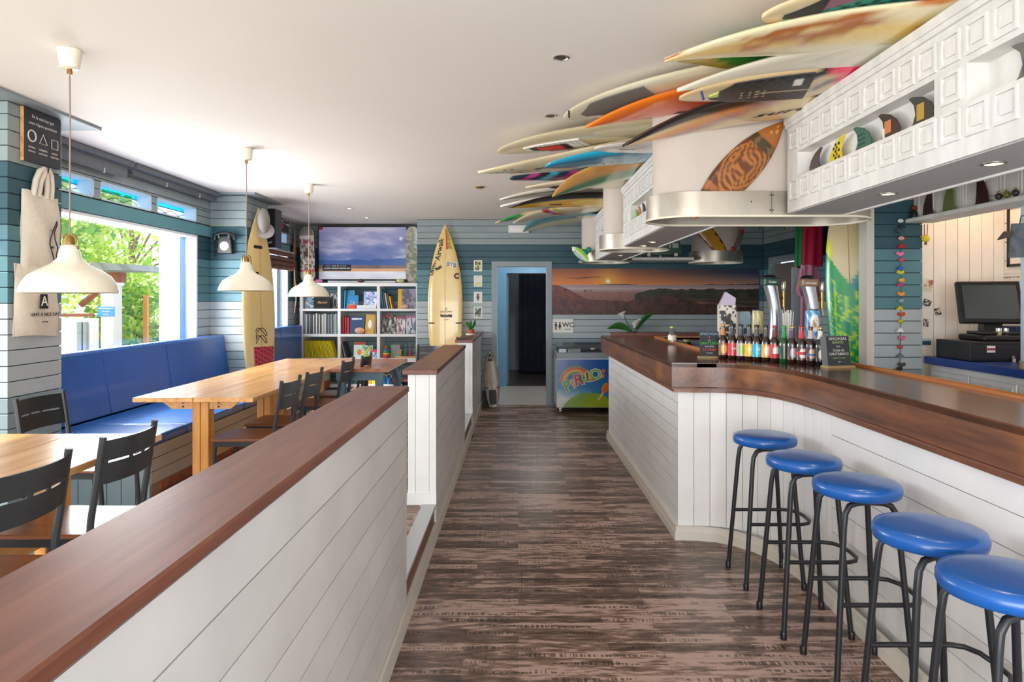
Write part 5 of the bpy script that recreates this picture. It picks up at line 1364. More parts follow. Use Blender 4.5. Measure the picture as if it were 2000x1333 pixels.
faceout(-2.17, yb - .008, z, .10, .12, lambda u, v: hexc('#d0495c') if v > .7 else hexc('#5f93c4') if fbm(u * 5, v * 5, 3) > .5 else hexc('#e8e6e2'), 'small white and blue booklet at the right of the lower middle cell', 'booklet', 'booklet', lean=10)
t = thing('stacking_rings', 'rainbow stacking ring toy in the lower right cell', 'toy', (-1.93, 10.0, z + .001))
for i, c in enumerate(('#c9305c', '#d8502a', '#e0b92a', '#3f9a4a', '#2f62b0')): part('ring', MB().lathe([(.02, .026 * i), (.055 - .005 * i, .026 * i + .003), (.058 - .005 * i, .026 * i + .013), (.055 - .005 * i, .026 * i + .023), (.02, .026 * i + .025)], 20), mat('ring_' + c.strip('#'), c, .4), t, smooth=50)
part('peg_head', MB().ball((0, 0, .155), .026, 10, 8), mat('toy_brown', '#9a5a2a', .5), t, smooth=60)
faceout(-1.87, yb + .01, z, .13, .19, photo_f('#d8604a', '#3f7fa8', '#4aa86a', 13, 7), 'colourful puzzle box behind the stacking rings', 'puzzle_box', 'box')
t = thing('bead_maze', 'wooden bead maze toy with looped wires in the lower right cell', 'toy', (-1.65, 10.05, z + .001))
part('wooden_base', MB().box(-.15, -.05, 0, .14, .07, .022), M_oak, t, bevel=.004)
for i, c in enumerate(('#1d6a3a', '#26262a', '#2a4a8a', '#26262a')):
    xx = -.11 + .068 * i; part('wire_loop', MB().tube([(xx, 0, .02), (xx, 0, .19), (xx + .012, 0, .215), (xx + .03, 0, .225), (xx + .048, 0, .215), (xx + .06, 0, .19), (xx + .06, 0, .02)], .003, 6), mat('wire_' + c.strip('#'), c, .4), t, smooth=50)
for i in range(9):
    c = ('#d9d22a', '#3f9a4a', '#d8452a')[i % 3]; part('bead', MB().ball((-.08 + .068 * (i % 3) + .0, 0, .045 + .03 * (i // 3)), .014, 10, 6), mat('bead_' + c.strip('#'), c, .35), t, smooth=60)
# bottom row toys
z = .253; tc = ['#c41f2b', '#d8352f', '#e0b52a', '#2a7fc8', '#b81f6a', '#d0281f', '#7a3f9a', '#3f8f4a', '#d8452a', '#2f62b0', '#e8d24a', '#c4262f', '#a81f38']
names = ['toy truck', 'toy car', 'toy block', 'plastic bucket', 'toy car', 'toy truck', 'toy block', 'plastic bucket', 'toy car', 'toy block', 'plastic bucket', 'toy truck', 'toy car']
cw = {'#c41f2b': 'crimson', '#d8352f': 'scarlet', '#e0b52a': 'yellow', '#2a7fc8': 'blue', '#b81f6a': 'magenta', '#d0281f': 'red', '#7a3f9a': 'purple', '#3f8f4a': 'green', '#d8452a': 'orange-red', '#2f62b0': 'dark blue', '#e8d24a': 'pale yellow', '#c4262f': 'cherry red', '#a81f38': 'dark red'}
order = [6, 9, 7, 8, 2, 10, 3, 3, 0, 1, 5, 11, 4]
xs = [-2.56, -2.47, -2.38, -2.29, -2.20, -2.12, -1.98, -1.90, -1.82, -1.74, -1.67, -1.60, -1.53]
for i, x in enumerate(xs):
    k = order[i]; c = tc[k]; nm = names[k]
    t = thing(nm.replace(' ', '_'), '%s %s, %s from the left on the bottom shelf' % (cw[c], nm, ORD[i]), 'toy', (x, 10.02 + .05 * hn(i), z + .001), group='toys on the bottom shelf')
    m_ = mat('toy_' + c.strip('#'), c, .35, coat=.3)
    if 'bucket' in nm:
        part('bucket_body', MB().lathe([(.0001, 0), (.03, 0), (.042, .09), (.044, .09), (.044, .096), (.039, .096), (.028, .006), (.0001, .006)], 16), m_, t, smooth=40)
        part('handle', MB().tube([(-.042, 0, .09), (-.03, 0, .13), (0, 0, .145), (.03, 0, .13), (.042, 0, .09)], .003, 6), M_inkw, t)
    elif 'block' in nm:
        part('block_body', MB().box(-.035, 0, 0, .035, .07, .07).box(-.028, .01, .07, .028, .06, .12), m_, t, bevel=.006)
        part('stud', MB().lathe([(.016, .12), (.016, .132), (.0001, .133)], 12, (0, .035, 0)), M_inkw, t)
    else:
        part('car_body', MB().prism([(-.04, .015), (.04, .015), (.042, .045), (.022, .05), (.012, .085 if 'truck' in nm else .075), (-.022, .085 if 'truck' in nm else .075), (-.03, .05), (-.042, .045)], 0, .06, 'y'), m_, t, bevel=.004)
        for sx in (-.024, .024): part('wheel', MB().tube([(sx, -.006, .015), (sx, .066, .015)], .015, 12), M_black, t)
# ---------------------------------------------------------------- tall boards on the walls
def stand_board(lab, base, top, nrm, L, Wd, colf, e0='squash', e1='point', rk=.05, T=.06, nu=90):
    """base = tail point on the floor, top = direction point"""
    B = Board(L, Wd, T, e0, e1, rk, .5); x = Vector(top) - Vector(base)
    m = frame(base, x, nrm); t = thing('surfboard', lab, 'surfboard', mat=m)
    part('board_body', B.body(nu=nu, nv=28, colf=colf), M_gloss, t, smooth=50); return B, t
# tall cream board on the back wall
B, t = stand_board('tall cream-yellow surfboard with black sponsor lettering standing on the back wall', (-1.015, 9.50, ZP + .03), (-1.02, 9.57, 2.53), (0, -1, 0), 2.33, .485, lambda u, v, s: '#e8a98a' if u > .975 else mixc('#ecd08c', '#e0bd70', fbm(u * 6, v * 2, 3)), rk=.03)
add_stringer(B, t, 1, mat('stringer_tan', '#a97f45', .5))
def tl(s, x, z, size, mt=M_ink, ang=0, bold=0, shear=0, sx=1):
    """lettering on this board: x m right of centre, z m above its foot (as seen from the room)"""
    u = z / 2.33; h = B.hw(u); v = -x / h if False else x / h
    p = Vector(B.pt(u, max(-.98, min(.98, v * sgn)), 1, .004)); m = face_m(p, (0, -1 * sgn2, 0), (1, 0, 0)); return lettering(s, size, mt, t, m @ Matrix.Rotation(ang, 4, 'Z'), shear=shear, bold=bold, sx=sx)
# local y of the board in world: up x xdir = (0,-1,0) x (0,0,1) = (-1,0,0)
sgn = -1; sgn2 = 1
k = F / 9.5
def px_on(px, py): return (px - 1012) / k + 1.02, (EYE + (585 - py) / k) - ZP - .03
x, z = px_on(861, 487); tl('Airwalk', x - .02, z, .10, M_ink, R(78), .002, sx=1)
x, z = px_on(853, 516); tl('LiftWax', x - .05, z - .05, .07, M_ink, R(70), .002)
x, z = px_on(882, 469)
part('nose_sticker', B.patch(.84, .965, -.75, -.1, 1, colf=lambda a, w: '#c43a2a' if w > .62 else ('#1e1a14' if math.sin(a * 40) * math.sin(w * 30) > .1 else '#d8c22a')), M_print, t)
x, z = px_on(881, 517); o = tl('BYB', x, z, .085, M_inkw, R(-12), .012); tl('BYB', x, z, .085, M_ink, R(-12), .0); o.location.z -= .0012
x, z = px_on(891, 540); tl('C', x, z, .10, M_ink, 0, .006, sx=-1 if False else 1)
x, z = px_on(856, 524); tl('EuM', x, z, .05, M_ink, R(25), .004)
x, z = px_on(871, 608); tl('Q', x, z + .03, .045); tl('OCEAN', x, z - .01, .035, sx=1.4); tl('WAVES', x, z - .07, .05, bold=.004); tl('eL SURF', x, z - .12, .02)
for sg in (-1, 1): part('rail_mark', B.patch(.395, .402, sg * .62, sg * .97, 1, nu=2, nv=5, off=.002), M_ink, t)
# board leaning in the corner beside the far column
B, t = stand_board('cream surfboard standing against the far column, with a red checked tail pad', (-2.80, 7.42, ZP + .02), (-2.868, 7.50, 2.45), (1, -.38, 0), 2.28, .50, lambda u, v, s: mixc('#e6cd92', '#d9b878', fbm(u * 5, v * 2, 3)), rk=.02)
add_stringer(B, t, 1, mat('stringer_tan', '#a97f45', .5))
part('traction_pad', B.patch(.05, .33, -.85, .5, 1, nu=50, nv=14, off=.008, colf=lambda a, w: '#c83244' if math.sin(a * 75 + w * 6) * math.sin(w * 22) > -.1 else '#1d1719'), M_print, t)
part('rail_mark', B.patch(.80, .815, -.2, .55, 1, nu=2, nv=4, off=.002), M_ink, t)
for i in range(3): part('logo_bar', B.patch(.62 + .025 * i, .637 + .025 * i, .12, .5, 1, nu=2, nv=4, off=.002), M_ink, t)
for i in range(2):
    sq = MB().tube([B.pt(.40 + .02 * math.sin(a * 1.7) - .035 * i + .0, .35 * math.cos(a), 1, .003) for a in [j * .5 for j in range(14)]], .004, 5); part('scrollwork', sq, M_ink, t)
t = thing('sun_hat', 'light grey canvas hat hung on top of the cream surfboard by the column', 'hat', (-2.78, 7.46, 2.36))
b = MB(); b.ball((0, 0, 0), .12, 18, 10, (.5, .9, 1.15)); hm = Matrix.Rotation(R(12), 4, 'X')
part('crown', b.xf(hm), M_canvas if False else mat('hat_cloth', '#98928e', .9, bump=.1, var=.05, scale=30), t, smooth=60)
part('brim', MB().lathe([(.07, -.005), (.10, -.015), (.102, -.011), (.07, .0)], 24).xf(Matrix.Translation((.0, .03, -.10)) @ Matrix.Rotation(R(62), 4, 'X') @ Matrix.Rotation(R(20), 4, 'Y')), MATS['hat_cloth'], t, smooth=60)
x, y, z = PY(527, 446, 8.02)
t = thing('loudspeaker', 'tall black loudspeaker on the left wall behind the cream surfboard', 'speaker', (x, y, z))
part('speaker_case', MB().box(-.085, -.02, -.23, .07, .2, .23), M_black, t, bevel=.006)
part('grille', MB().box(-.078, -.026, -.22, .063, -.02, .22), mat('grille_cloth', '#232325', .9), t)
lettering('surf', .05, M_inkw, t, face_m((-.01, -.028, -.17), (1, 0, 0), (0, 0, 1)), shear=.3)
part('wall_bracket', MB().box(-.25, .1, -.02, -.085, .14, .02), M_black, t)
x, y, z = PY(549, 437, 8.75)
t = thing('wall_pennant', 'black, white and red diamond-shaped surf jersey pinned near the ceiling by the loudspeaker', 'ornament', (XL + .004, 9.45, 2.535))
def pen(u, v): return hexc('#c9262f') if math.hypot(u - .4, v - .38) < .22 else (hexc('#d9d6d2') if v > .6 and fbm(u * 6, v * 6) > .45 else hexc('#1c1a1c'))
me = picmb(.50, .17, 30, 16, pen, .01, '#1c1a1c').mesh('cloth_panel', M_print); o = link('cloth_panel', me, t); o.matrix_basis = face_m((.012, 0, 0), (0, 1, -.05), (0, .1, 1))
# bamboo blind over the far window
t = thing('bamboo_blind', 'rolled brown bamboo blind at the top of the far window', 'blind', (XL + .06, 8.8, 2.1))
M_bamboo = mat('bamboo', '#7a4a33', .6, var=.35, scale=30, stretch=(1, .1, 4))
for i, (z_, r_) in enumerate(((2.12, .028), (2.05, .032), (1.985, .034), (1.93, .03))): part('bamboo_roll', MB().tube([(XL + .07, 7.95, z_), (XL + .07, 9.7, z_)], r_, 12), M_bamboo, t, world=True, smooth=50)
part('cord', MB().tube([(XL + .11, 9.66, 1.95), (XL + .12, 9.72, 1.5), (XL + .10, 9.7, 1.30)], .006, 6), mat('cord_tan', '#a98a66', .8), t, world=True)
part('head_rail', MB().box(XL + .03, 7.95, 2.145, XL + .10, 9.72, 2.165), mat('pale_rail', '#c9c2b8', .5), t, world=True)
# small board next to the doorway
B, t = stand_board('small grey-white surfboard with black tail pad leaning beside the toilet doorway', (-.34, 9.47, .0), (-.40, 9.60, .78), (0, -1, .1), .80, .215, lambda u, v, s: mixc('#b9ada0', '#8a6f60', fbm(u * 9, v * 3, 4)), rk=.02, T=.03, e0='fish', e1='point')
part('traction_pad', B.patch(.05, .30, lambda q: -.7 + .2 * q, lambda q: .7 - .2 * q, 1, off=.005), M_ink, t)
add_stringer(B, t, 1, mat('stringer_tan', '#a97f45', .5), w=.02)
part('round_emblem', B.patch(.80, .93, -.45, .45, 1, off=.003), M_ink, t); blet(B, t, 'A', .86, 0, 1, .05, M_inkw, ang=R(0))
for sg in (-1, 1): part('rail_mark', B.patch(.33, .345, sg * .55, sg * .98, 1, nu=2, nv=4, off=.002), M_ink, t)
blet(B, t, 'SURF', .18, 0, 1, .035, M_inkw)
# four cards on the back wall
fs4 = [photo_f('#4b4a44', '#b9b46a', '#e2ddc0', 21, 4), lambda u, v: hexc('#d9cf4a') if v < .42 and fbm(u * 6, v * 6, 4) > .4 else hexc('#e2e2d2') if v < .85 else hexc('#9ab0b8'),
       lambda u, v: hexc('#6b4a42') if ((u - .5) / .16) ** 2 + ((v - .52) / .34) ** 2 < 1 else hexc('#e4e0d8'), photo_f('#3c3c3a', '#77756e', '#d2cfc4', 22, 5)]
for i, (py0, py1, l) in enumerate(((507, 532, 'top card of the four on the back wall, with a yellow portrait'), (537, 562, 'second card of the four on the back wall, white and yellow'), (569, 593, 'third card of the four on the back wall, with a brown surfboard drawing'), (598, 623, 'bottom card of the four on the back wall, a dark beach photo'))):
    x, y, z = PY(933.5, (py0 + py1) / 2, YB - .004)
    t = thing('picture_card', l, 'picture', (x, y, z), group='cards beside the tall surfboard')
    me = picmb(.118, .158, 20, 26, (lambda f: lambda u, v: hexc('#ece8dc') if not (.1 < u < .9 and .08 < v < .92) else f(u, v))(fs4[i]), .004, '#ece8dc').mesh('card', M_print); o = link('card', me, t); o.matrix_basis = face_m((0, 0, 0), (1, 0, 0), (0, 0, 1))
# pot plant and tray on the farthest partition
t = thing('potted_plant', 'small succulent in a terracotta pot on the farthest partition cap', 'plant', (-.61, 8.75, 1.045))
part('pot', MB().lathe([(.0001, 0), (.035, 0), (.05, .07), (.045, .07), (.0001, .06)], 18), mat('terracotta', '#b0623a', .7), t, smooth=40)
part('white_saucer', MB().lathe([(.0001, -.0), (.06, .0), (.066, .018), (.036, .012)], 18), M_inkw, t, smooth=40)
for i in range(9):
    a = i * 2.4; part('leaf', leaf((.01 * math.cos(a), .01 * math.sin(a), .06), (.075 * math.cos(a), .05 * math.sin(a), .15 + .02 * (i % 3)), .014, .01, 6), M_leaf, t, smooth=60)
t = thing('serving_tray', 'flat black tray lying on the front of the farthest partition cap', 'tray', (-.62, 7.85, 1.0455)); part('tray_base', MB().box(-.085, -.10, 0, .055, .08, .012), M_black, t, bevel=.003); part('tray_rim', MB().box(-.085, -.10, .012, -.075, .08, .02).box(.045, -.10, .012, .055, .08, .02), M_black, t)
# mural
def mural(u, v):
    e = fbm(u * 22, 0, 3, 4) - .5; n2 = fbm(u * 60, v * 16, 7, 4); n3 = fbm(u * 26, v * 7, 11, 4); n4 = fbm(u * 110, v * 26, 2)
    sx, sy, hz = .273, .725, .64
    # far to near layers
    if v > hz:
        s = (v - hz) / (1 - hz)
        c = mixc(mixc('#e8863a', '#8a4230', s * .8), mixc('#c98f74', '#1f3a5c', s * 1.25), (u - .3) * 1.5)
        c = mixc(c, '#3c3440', .35 * max(0, s - .5) * (1 + u))
        d = math.hypot((u - sx) * 4.6, v - sy); c = mixc(c, '#f8b83c', max(0, 1 - d / .5) ** 1.3 * .85); c = mixc(c, '#fff3c0', min(1, max(0, 1.6 - d / .045)))
        cl = max(0, 1 - abs(v - .80 - (u - .15) * .12 - e * .05) / .022) * max(0, 1 - abs(u - .16) / .11); c = mixc(c, '#6a3a34', min(1, cl * 1.4))
        ri = .028 * max(0, math.sin((u - .20) / .24 * math.pi)) if .20 < u < .44 else 0
        ri = max(ri, (.02 + .03 * e + .012 * (u > .9)) if u > .73 else 0)
        return hexc('#3a2c3a') if v < hz + ri else c
    c = mixc('#a48e94', '#c9a9a0', max(0, 1 - abs(v - .57 - e * .02) / .03)) if v > .50 else mixc('#a87668', '#7a5450', (.5 - v) * 3 + n2 * .5)
    if .155 < u < .20 and .50 < v < .535: c = mixc(c, '#3a2c34', 1 if n4 > .45 else 0)
    # dark headland at right, dunes in front, left hillside
    top = .56 + .07 * e - .30 * max(0, .50 - u) * 4
    if u > .40 and v < top: c = mixc('#23241f', '#4d463a', n3 * 1.25 + (.1 if n4 > .55 else 0))
    if u > .5:
        r = abs(v - (.38 - (u - .5) * .22 + e * .06)); c = mixc(c, '#8a5a4c', max(0, 1 - r / .012))
        r = abs(v - (.33 - (u - .5) * .42 + e * .05)); c = mixc(c, '#c47a64', min(1, max(0, 1.3 - r / .055)) * (.6 + .4 * n4))
    low = .30 + .10 * e + (.10 * math.sin((u - .38) * 9) if .38 < u < .73 else 0) - .35 * max(0, u - .6)
    if v < low and u > .1: c = mixc(mixc('#2a211f', '#6a4034', n2 * 1.2), '#9a4a38', max(0, .5 - u) * n4)
    if u < .19 and v < .70 - 2.3 * max(0, u - .015) + e * .06: c = mixc('#a04a34', '#3c2028', n2 * .9 + (.35 - v) * .8 + .2 * (n4 > .5))
    return c
x0, _, zt0 = PY(1077, 525, YB); x1, _, zb0 = PY(1490, 615, YB); x1 = 3.40
t = thing('mural_panel', 'wide sunset beach photograph panel on the back wall', 'picture', ((x0 + x1) / 2, YB - .004, (zt0 + zb0) / 2))
me = picmb(x1 - x0, zt0 - zb0, 420, 100, mural, .012, '#2a2222').mesh('printed_panel', M_print); link('printed_panel', me, t).matrix_basis = face_m((0, -.01, 0), (1, 0, 0), (0, 0, 1))
# WC sign
x, y, z = PY(1099.5, 637, YB)
t = thing('toilet_sign', 'white toilet sign with two figures and the letters WC, right of the doorway', 'sign', (x, YB - .005, z))
part('sign_plate', MB().box(-.145, -.004, -.095, .145, 0, .095), M_inkw, t)
lettering('WC', .095, M_ink, t, face_m((.07, -.0055, .012), (1, 0, 0), (0, 0, 1)), bold=.001)
part('underline', MB().box(.02, -.006, -.048, .115, -.004, -.042), M_ink, t)
for i, xx in enumerate((-.10, -.045)):
    b = MB().lathe([(.0001, 0), (.011, 0)], 12).xf(Matrix.Translation((xx, -.0055, .045)) @ Matrix.Rotation(R(90), 4, 'X'))
    if i == 0: b.box(xx - .012, -.006, -.01, xx + .012, -.004, .03).box(xx - .019, -.006, -.005, xx - .014, -.004, .03).box(xx + .014, -.006, -.005, xx + .019, -.004, .03).box(xx - .011, -.006, -.055, xx - .002, -.004, -.01).box(xx + .002, -.006, -.055, xx + .011, -.004, -.01)
    else: b.prism([(xx - .022, -.02), (xx + .022, -.02), (xx + .008, .03), (xx - .008, .03)], -.006, -.004, 'y').box(xx - .008, -.006, -.055, xx - .002, -.004, -.02).box(xx + .002, -.006, -.055, xx + .008, -.004, -.02)
    part(('man_pictogram', 'woman_pictogram')[i], b, M_ink, t)
x, y, z = PY(1013, 449, YB)
t = thing('emergency_light', 'white rectangular emergency light box high on the back wall above the doorway', 'light', (x, YB, z))
part('lamp_case', MB().box(-.145, -.055, -.05, .145, 0, .06), M_white, t, bevel=.01, seg=2); part('diffuser', MB().box(-.12, -.06, -.035, .12, -.054, .04), mat('diffuser_white', '#f0eee8', .3), t)
# freezer
XF0, XF1, YZ0, YZ1 = .505, 1.72, 8.97, 9.60
t = thing('ice_cream_freezer', 'chest freezer with a blue rainbow ice cream front reading PIRULO', 'freezer', (1.0, 9.3, 0))
part('cabinet', MB().box(XF0, YZ0, .075, XF1, YZ1, .74), mat('freezer_white', '#dfe3e6', .35), t, world=True, bevel=.006)
part('top_frame', MB().box(XF0 - .005, YZ0 - .005, .715, XF1 + .005, YZ1, .80), mat('freezer_grey', '#8f989e', .35), t, world=True, bevel=.01)
part('glass_lid', MB().prism([(YZ0 + .02, .80), (YZ1 - .02, .80), (YZ1 - .02, .90), (YZ0 + .02, .845)], XF0 + .03, XF1 - .03, 'x'), glass('freezer_glass', (.55, .6, .62), .2), t, world=True)
part('handle', MB().box(XF0 + .45, YZ0 + .01, .84, XF0 + .5, YZ0 + .04, .86), M_steel, t, world=True)
def fz(u, v):
    n = fbm(u * 5, v * 5, 6)
    u = u * 1.205 / 1.005
    d = math.hypot((u - .43) * 1.0, v * .66 + .19) 
    if d < .40 and v < .30: return mixc('#6f9a1c', '#a9b91f', .5 + (u - .4) + (n - .5))
    sky = mixc('#2a8fc0', '#1456a6', v * 1.3 - .2)
    if v < .42 and u < .45: sky = mixc(sky, '#e0ddd6', max(0, min(1, (.42 - v) * 6 * (n + .3) * (1.1 - u * 1.5))))
    # rainbow
    X = (u - .245) / .215; Y = (v - .55) / .31; dd = math.hypot(X, Y)
    if Y > 0 and X < .75:
        for a, c in ((.62, '#5fa03a'), (.72, '#e8a52a'), (.82, '#ef7a2a'), (.92, '#c82f2a'), (1.0, '#7fa03a')):
            if a - .10 < dd <= a: return hexc(c)
    return sky
FW, FH = XF1 - XF0 - .01, .63
me = picmb(FW, FH, 150, 96, fz, .002).mesh('printed_front', M_gloss); link('printed_front', me, t).matrix_basis = face_m(((XF0 + XF1) / 2 - 1.0, YZ0 - 9.3 - .004, .08 + FH / 2), (1, 0, 0), (0, 0, 1))
for ch, cx, cy, sz, ang, c in (('P', 205, 610, .20, 28, '#6fa02c'), ('i', 330, 560, .17, 22, '#ec9a2e'), ('R', 440, 480, .20, 12, '#c62f44'), ('U', 565, 430, .16, 12, '#4f9a3c'), ('L', 690, 400, .19, 10, '#e0762a'), ('O', 810, 365, .20, 0, '#76b52f')):
    X = XF0 + (3 + cx / 11.11) / 148.7 - 1.0; Z = 1.5 - (700 + cy / 11.11 - 585) / 148.7
    m = face_m((X, YZ0 - 9.3 - .0075, Z), (1, 0, 0), (0, 0, 1)) @ Matrix.Rotation(R(ang), 4, 'Z')
    lettering(ch, sz, M_inkw, t, m, bold=.012); m2 = m.copy(); m2.translation.y -= .0012
    lettering(ch, sz, mat('let_' + c.strip('#'), c, .35), t, m2, bold=.004)
lol = thing  # lolly print
part('lolly_print', MB().ball((0, 0, 0), .075, 16, 8, (.62, .02, 1)).xf(Matrix.Translation((.145, YZ0 - 9.3 - .006, .335)) @ Matrix.Rotation(R(25), 4, 'Y')), mat('lolly_orange', '#e8701f', .35), t, smooth=60)
part('lolly_stick', MB().box(-.012, -.002, -.12, .012, .002, 0).xf(Matrix.Translation((.115, YZ0 - 9.3 - .006, .27)) @ Matrix.Rotation(R(35), 4, 'Y')), mat('lolly_stick', '#e9c9a4', .5), t)
for c_, dx, dz in (('#c83a6a', .115, .52), ('#e0a52a', .11, .49), ('#4f9a3c', .06, .49), ('#d86a4a', .12, .56)):
    part('petal_print', MB().ball((0, 0, 0), .024, 10, 6, (1, .05, 1)).xf(Matrix.Translation((dx, YZ0 - 9.3 - .005, dz))), mat('petal_' + c_.strip('#'), c_, .4), t)
for x in (XF0 + .05, XF1 - .05):
    for y in (YZ0 + .05, YZ1 - .05):
        part('castor', MB().tube([(x - .012, y, .03), (x + .012, y, .03)], .03, 14).box(x - .016, y - .02, .05, x + .016, y + .02, .08), M_steel, t, world=True)

# ---------------------------------------------------------------- near column: slate, bags; far column: telephone
XCF = -2.85
t = thing('chalkboard_sign', 'chalkboard with a circle, a triangle and a square, hung high on the near column', 'sign', (XCF + .005, 4.06, 2.45))
Y0, Y1 = 3.90, 4.215
part('slate_board', MB().box(0, -.155, -.15, .02, .155, .155), M_slate, t); part('wood_edge', MB().box(-.001, -.158, -.153, .018, -.155, .157), M_oak, t)
fm = lambda y, z: face_m((.0208, y, z), (0, 1, 0), (0, 0, 1))
lettering('En la vida hay que', .026, M_chalk, t, fm(0, .115), ext=.0003); lettering('evitar 3 figuras geométricas', .0215, M_chalk, t, fm(0, .075), ext=.0003)
def ringm(rr, n, th, y, z, a0=0):
    pts = [(.022, y + rr * math.cos(a0 + 2 * math.pi * i / n), z + rr * math.sin(a0 + 2 * math.pi * i / n)) for i in range(n)]
    return MB().tube(pts, th, 5, closed=True)
part('chalk_circle', ringm(.032, 24, .004, -.095, .0), M_chalk, t); part('chalk_triangle', ringm(.038, 3, .002, 0, -.01, math.pi / 2), M_chalk, t); part('chalk_square', ringm(.038, 4, .002, .10, -.01, math.pi / 4), M_chalk, t)
for y, a, b_ in ((-.095, 'círculos', 'viciosos'), (0, 'triángulos', 'amorosos'), (.10, 'mentes', 'cuadradas')):
    lettering(a, .018, M_chalk, t, fm(y, -.065), ext=.0003); lettering(b_, .018, M_chalk, t, fm(y, -.088), ext=.0003)
def tote(lab, y, ztop, w, h, bulge, straps, seed):
    t = thing('tote_bag', lab, 'bag', (XCF, y, ztop - h), group='canvas tote bags hung on the near column'); n = 14; m_ = 16
    vs = []; fs = []
    for s in (1, 0):
        for i in range(n + 1):
            for j in range(m_ + 1):
                u = i / n; v = j / m_
                e = math.sin(math.pi * min(1, max(0, u))) ** .5 * math.sin(math.pi * min(1, .04 + v * .95)) ** .4
                x = .006 + (bulge * e + .006 * math.sin(u * 9 + v * 7 + seed)) * s
                vs.append((x, (u - .5) * w * (1 - .06 * v + .01 * math.sin(v * 8 + seed)), v * h + (.012 * math.sin(u * 5 + seed) if v > .9 else 0) - (.0 if v > .05 else .01 * math.sin(u * 3.1 + seed))))
    K = (n + 1) * (m_ + 1)
    for i in range(n):
        for j in range(m_):
            a = i * (m_ + 1) + j; b = a + m_ + 1
            fs.append((a, b, b + 1, a + 1)); fs.append((K + a, K + a + 1, K + b + 1, K + b))
    rim = [i * (m_ + 1) for i in range(n + 1)] + [n * (m_ + 1) + j for j in range(1, m_ + 1)] + [i * (m_ + 1) + m_ for i in range(n - 1, -1, -1)] + list(range(m_ - 1, 0, -1))
    for i in range(len(rim)): p, q = rim[i], rim[(i + 1) % len(rim)]; fs.append((p, K + p, K + q, q))
    part('bag_body', MB().add(vs, fs), M_canvas, t, smooth=60)
    if straps:
        for dy in (-.03, .012):
            pts = [(.02, dy - .05, h - .02), (.03, dy - .045, h + .07), (.035, dy - .02, h + .13), (.035, dy + .015, h + .15), (.03, dy + .045, h + .12), (.028, dy + .055, h + .05), (.02, dy + .06, h - .02)]
            part('strap', MB().tube(pts, .016, 8), M_canvas, t, smooth=60)
        part('hook', MB().tube([(0, 0, h + .13), (.05, 0, h + .13), (.055, 0, h + .16)], .005, 6), M_ink, t)
    return t
t = tote('cream tote bag with a black line drawing, hung by its straps on the near column', 4.065, 2.125, .33, .465, .05, True, 1)
fx0 = [(.058, .02 + .03 * math.sin(a * 2.1) + .018 * a - .05, .12 + .085 * a / 1.0 * .35) for a in [i * .5 for i in range(9)]]
dl = [(.066, .055, .31), (.068, .03, .27), (.068, .0, .21), (.068, -.01, .17), (.068, .01, .12), (.066, .035, .07), (.066, .05, .06), (.068, .048, .11), (.068, .06, .15), (.068, .035, .20), (.068, .03, .24), (.067, .055, .29)]
part('line_drawing', MB().tube(dl, .0035, 5, closed=True).tube([(.067, .0, .25), (.068, .04, .26)], .002, 5), M_ink, t)
lettering('SBF', .018, M_ink, t, face_m((.062, .025, .15), (0, 1, 0), (0, 0, 1)))
t = tote('cream tote bag with a black A emblem, hung lower on the near column', 4.03, 1.715, .37, .435, .045, False, 4)
part('emblem_block', MB().prism([(-.045, .165), (.025, .165), (.018, .25), (-.038, .25)], .056, .060, 'x'), M_ink, t)
lettering('A', .085, M_inkw, t, face_m((.062, -.01, .207), (0, 1, 0), (0, 0, 1)))
lettering('HAVE A NICE DAY', .030, M_ink, t, face_m((.0595, .0, .13), (0, 1, 0), (0, 0, 1))); lettering('surf shop', .014, M_ink, t, face_m((.0575, .0, .088), (0, 1, 0), (0, 0, 1)))
x, y, z = PY(443, 478, 7.27)
t = thing('telephone', 'old black rotary wall telephone on the far column', 'telephone', (x, 7.275, z))
part('phone_body', MB().prism([(-.085, -.10), (.085, -.10), (.07, .05), (.04, .09), (-.04, .09), (-.07, .05)], -.07, 0, 'y'), M_black, t, bevel=.012, seg=2)
dm = Matrix.Translation((0, -.072, -.02)) @ Matrix.Rotation(R(90), 4, 'X')
part('dial', MB().lathe([(.0001, .006), (.02, .006), (.02, .002), (.045, .002), (.048, 0)], 24).xf(dm), mat('dial_cream', '#d8d2c2', .4), t, smooth=40)
part('dial_centre', MB().lathe([(.0001, .010), (.017, .010), (.018, .006)], 20).xf(dm), M_chrome, t, smooth=40)
part('cradle', MB().box(-.06, -.085, .06, -.045, 0, .10).box(.045, -.085, .06, .06, 0, .10), M_chrome, t)
part('handset', MB().tube([(-.105, -.055, .05), (-.10, -.06, .09), (-.06, -.065, .115), (0, -.065, .12), (.06, -.065, .115), (.10, -.06, .09), (.105, -.055, .05)], [.026, .022, .014, .013, .014, .022, .026], 12), M_black, t, smooth=60)
cp_ = [(-.105 + .012 * math.cos(a * 3), -.05 + .012 * math.sin(a * 3), .04 - .012 * a) for a in [i * .35 for i in range(42)]]
part('coiled_cord', MB().tube(cp_, .004, 5), M_black, t)

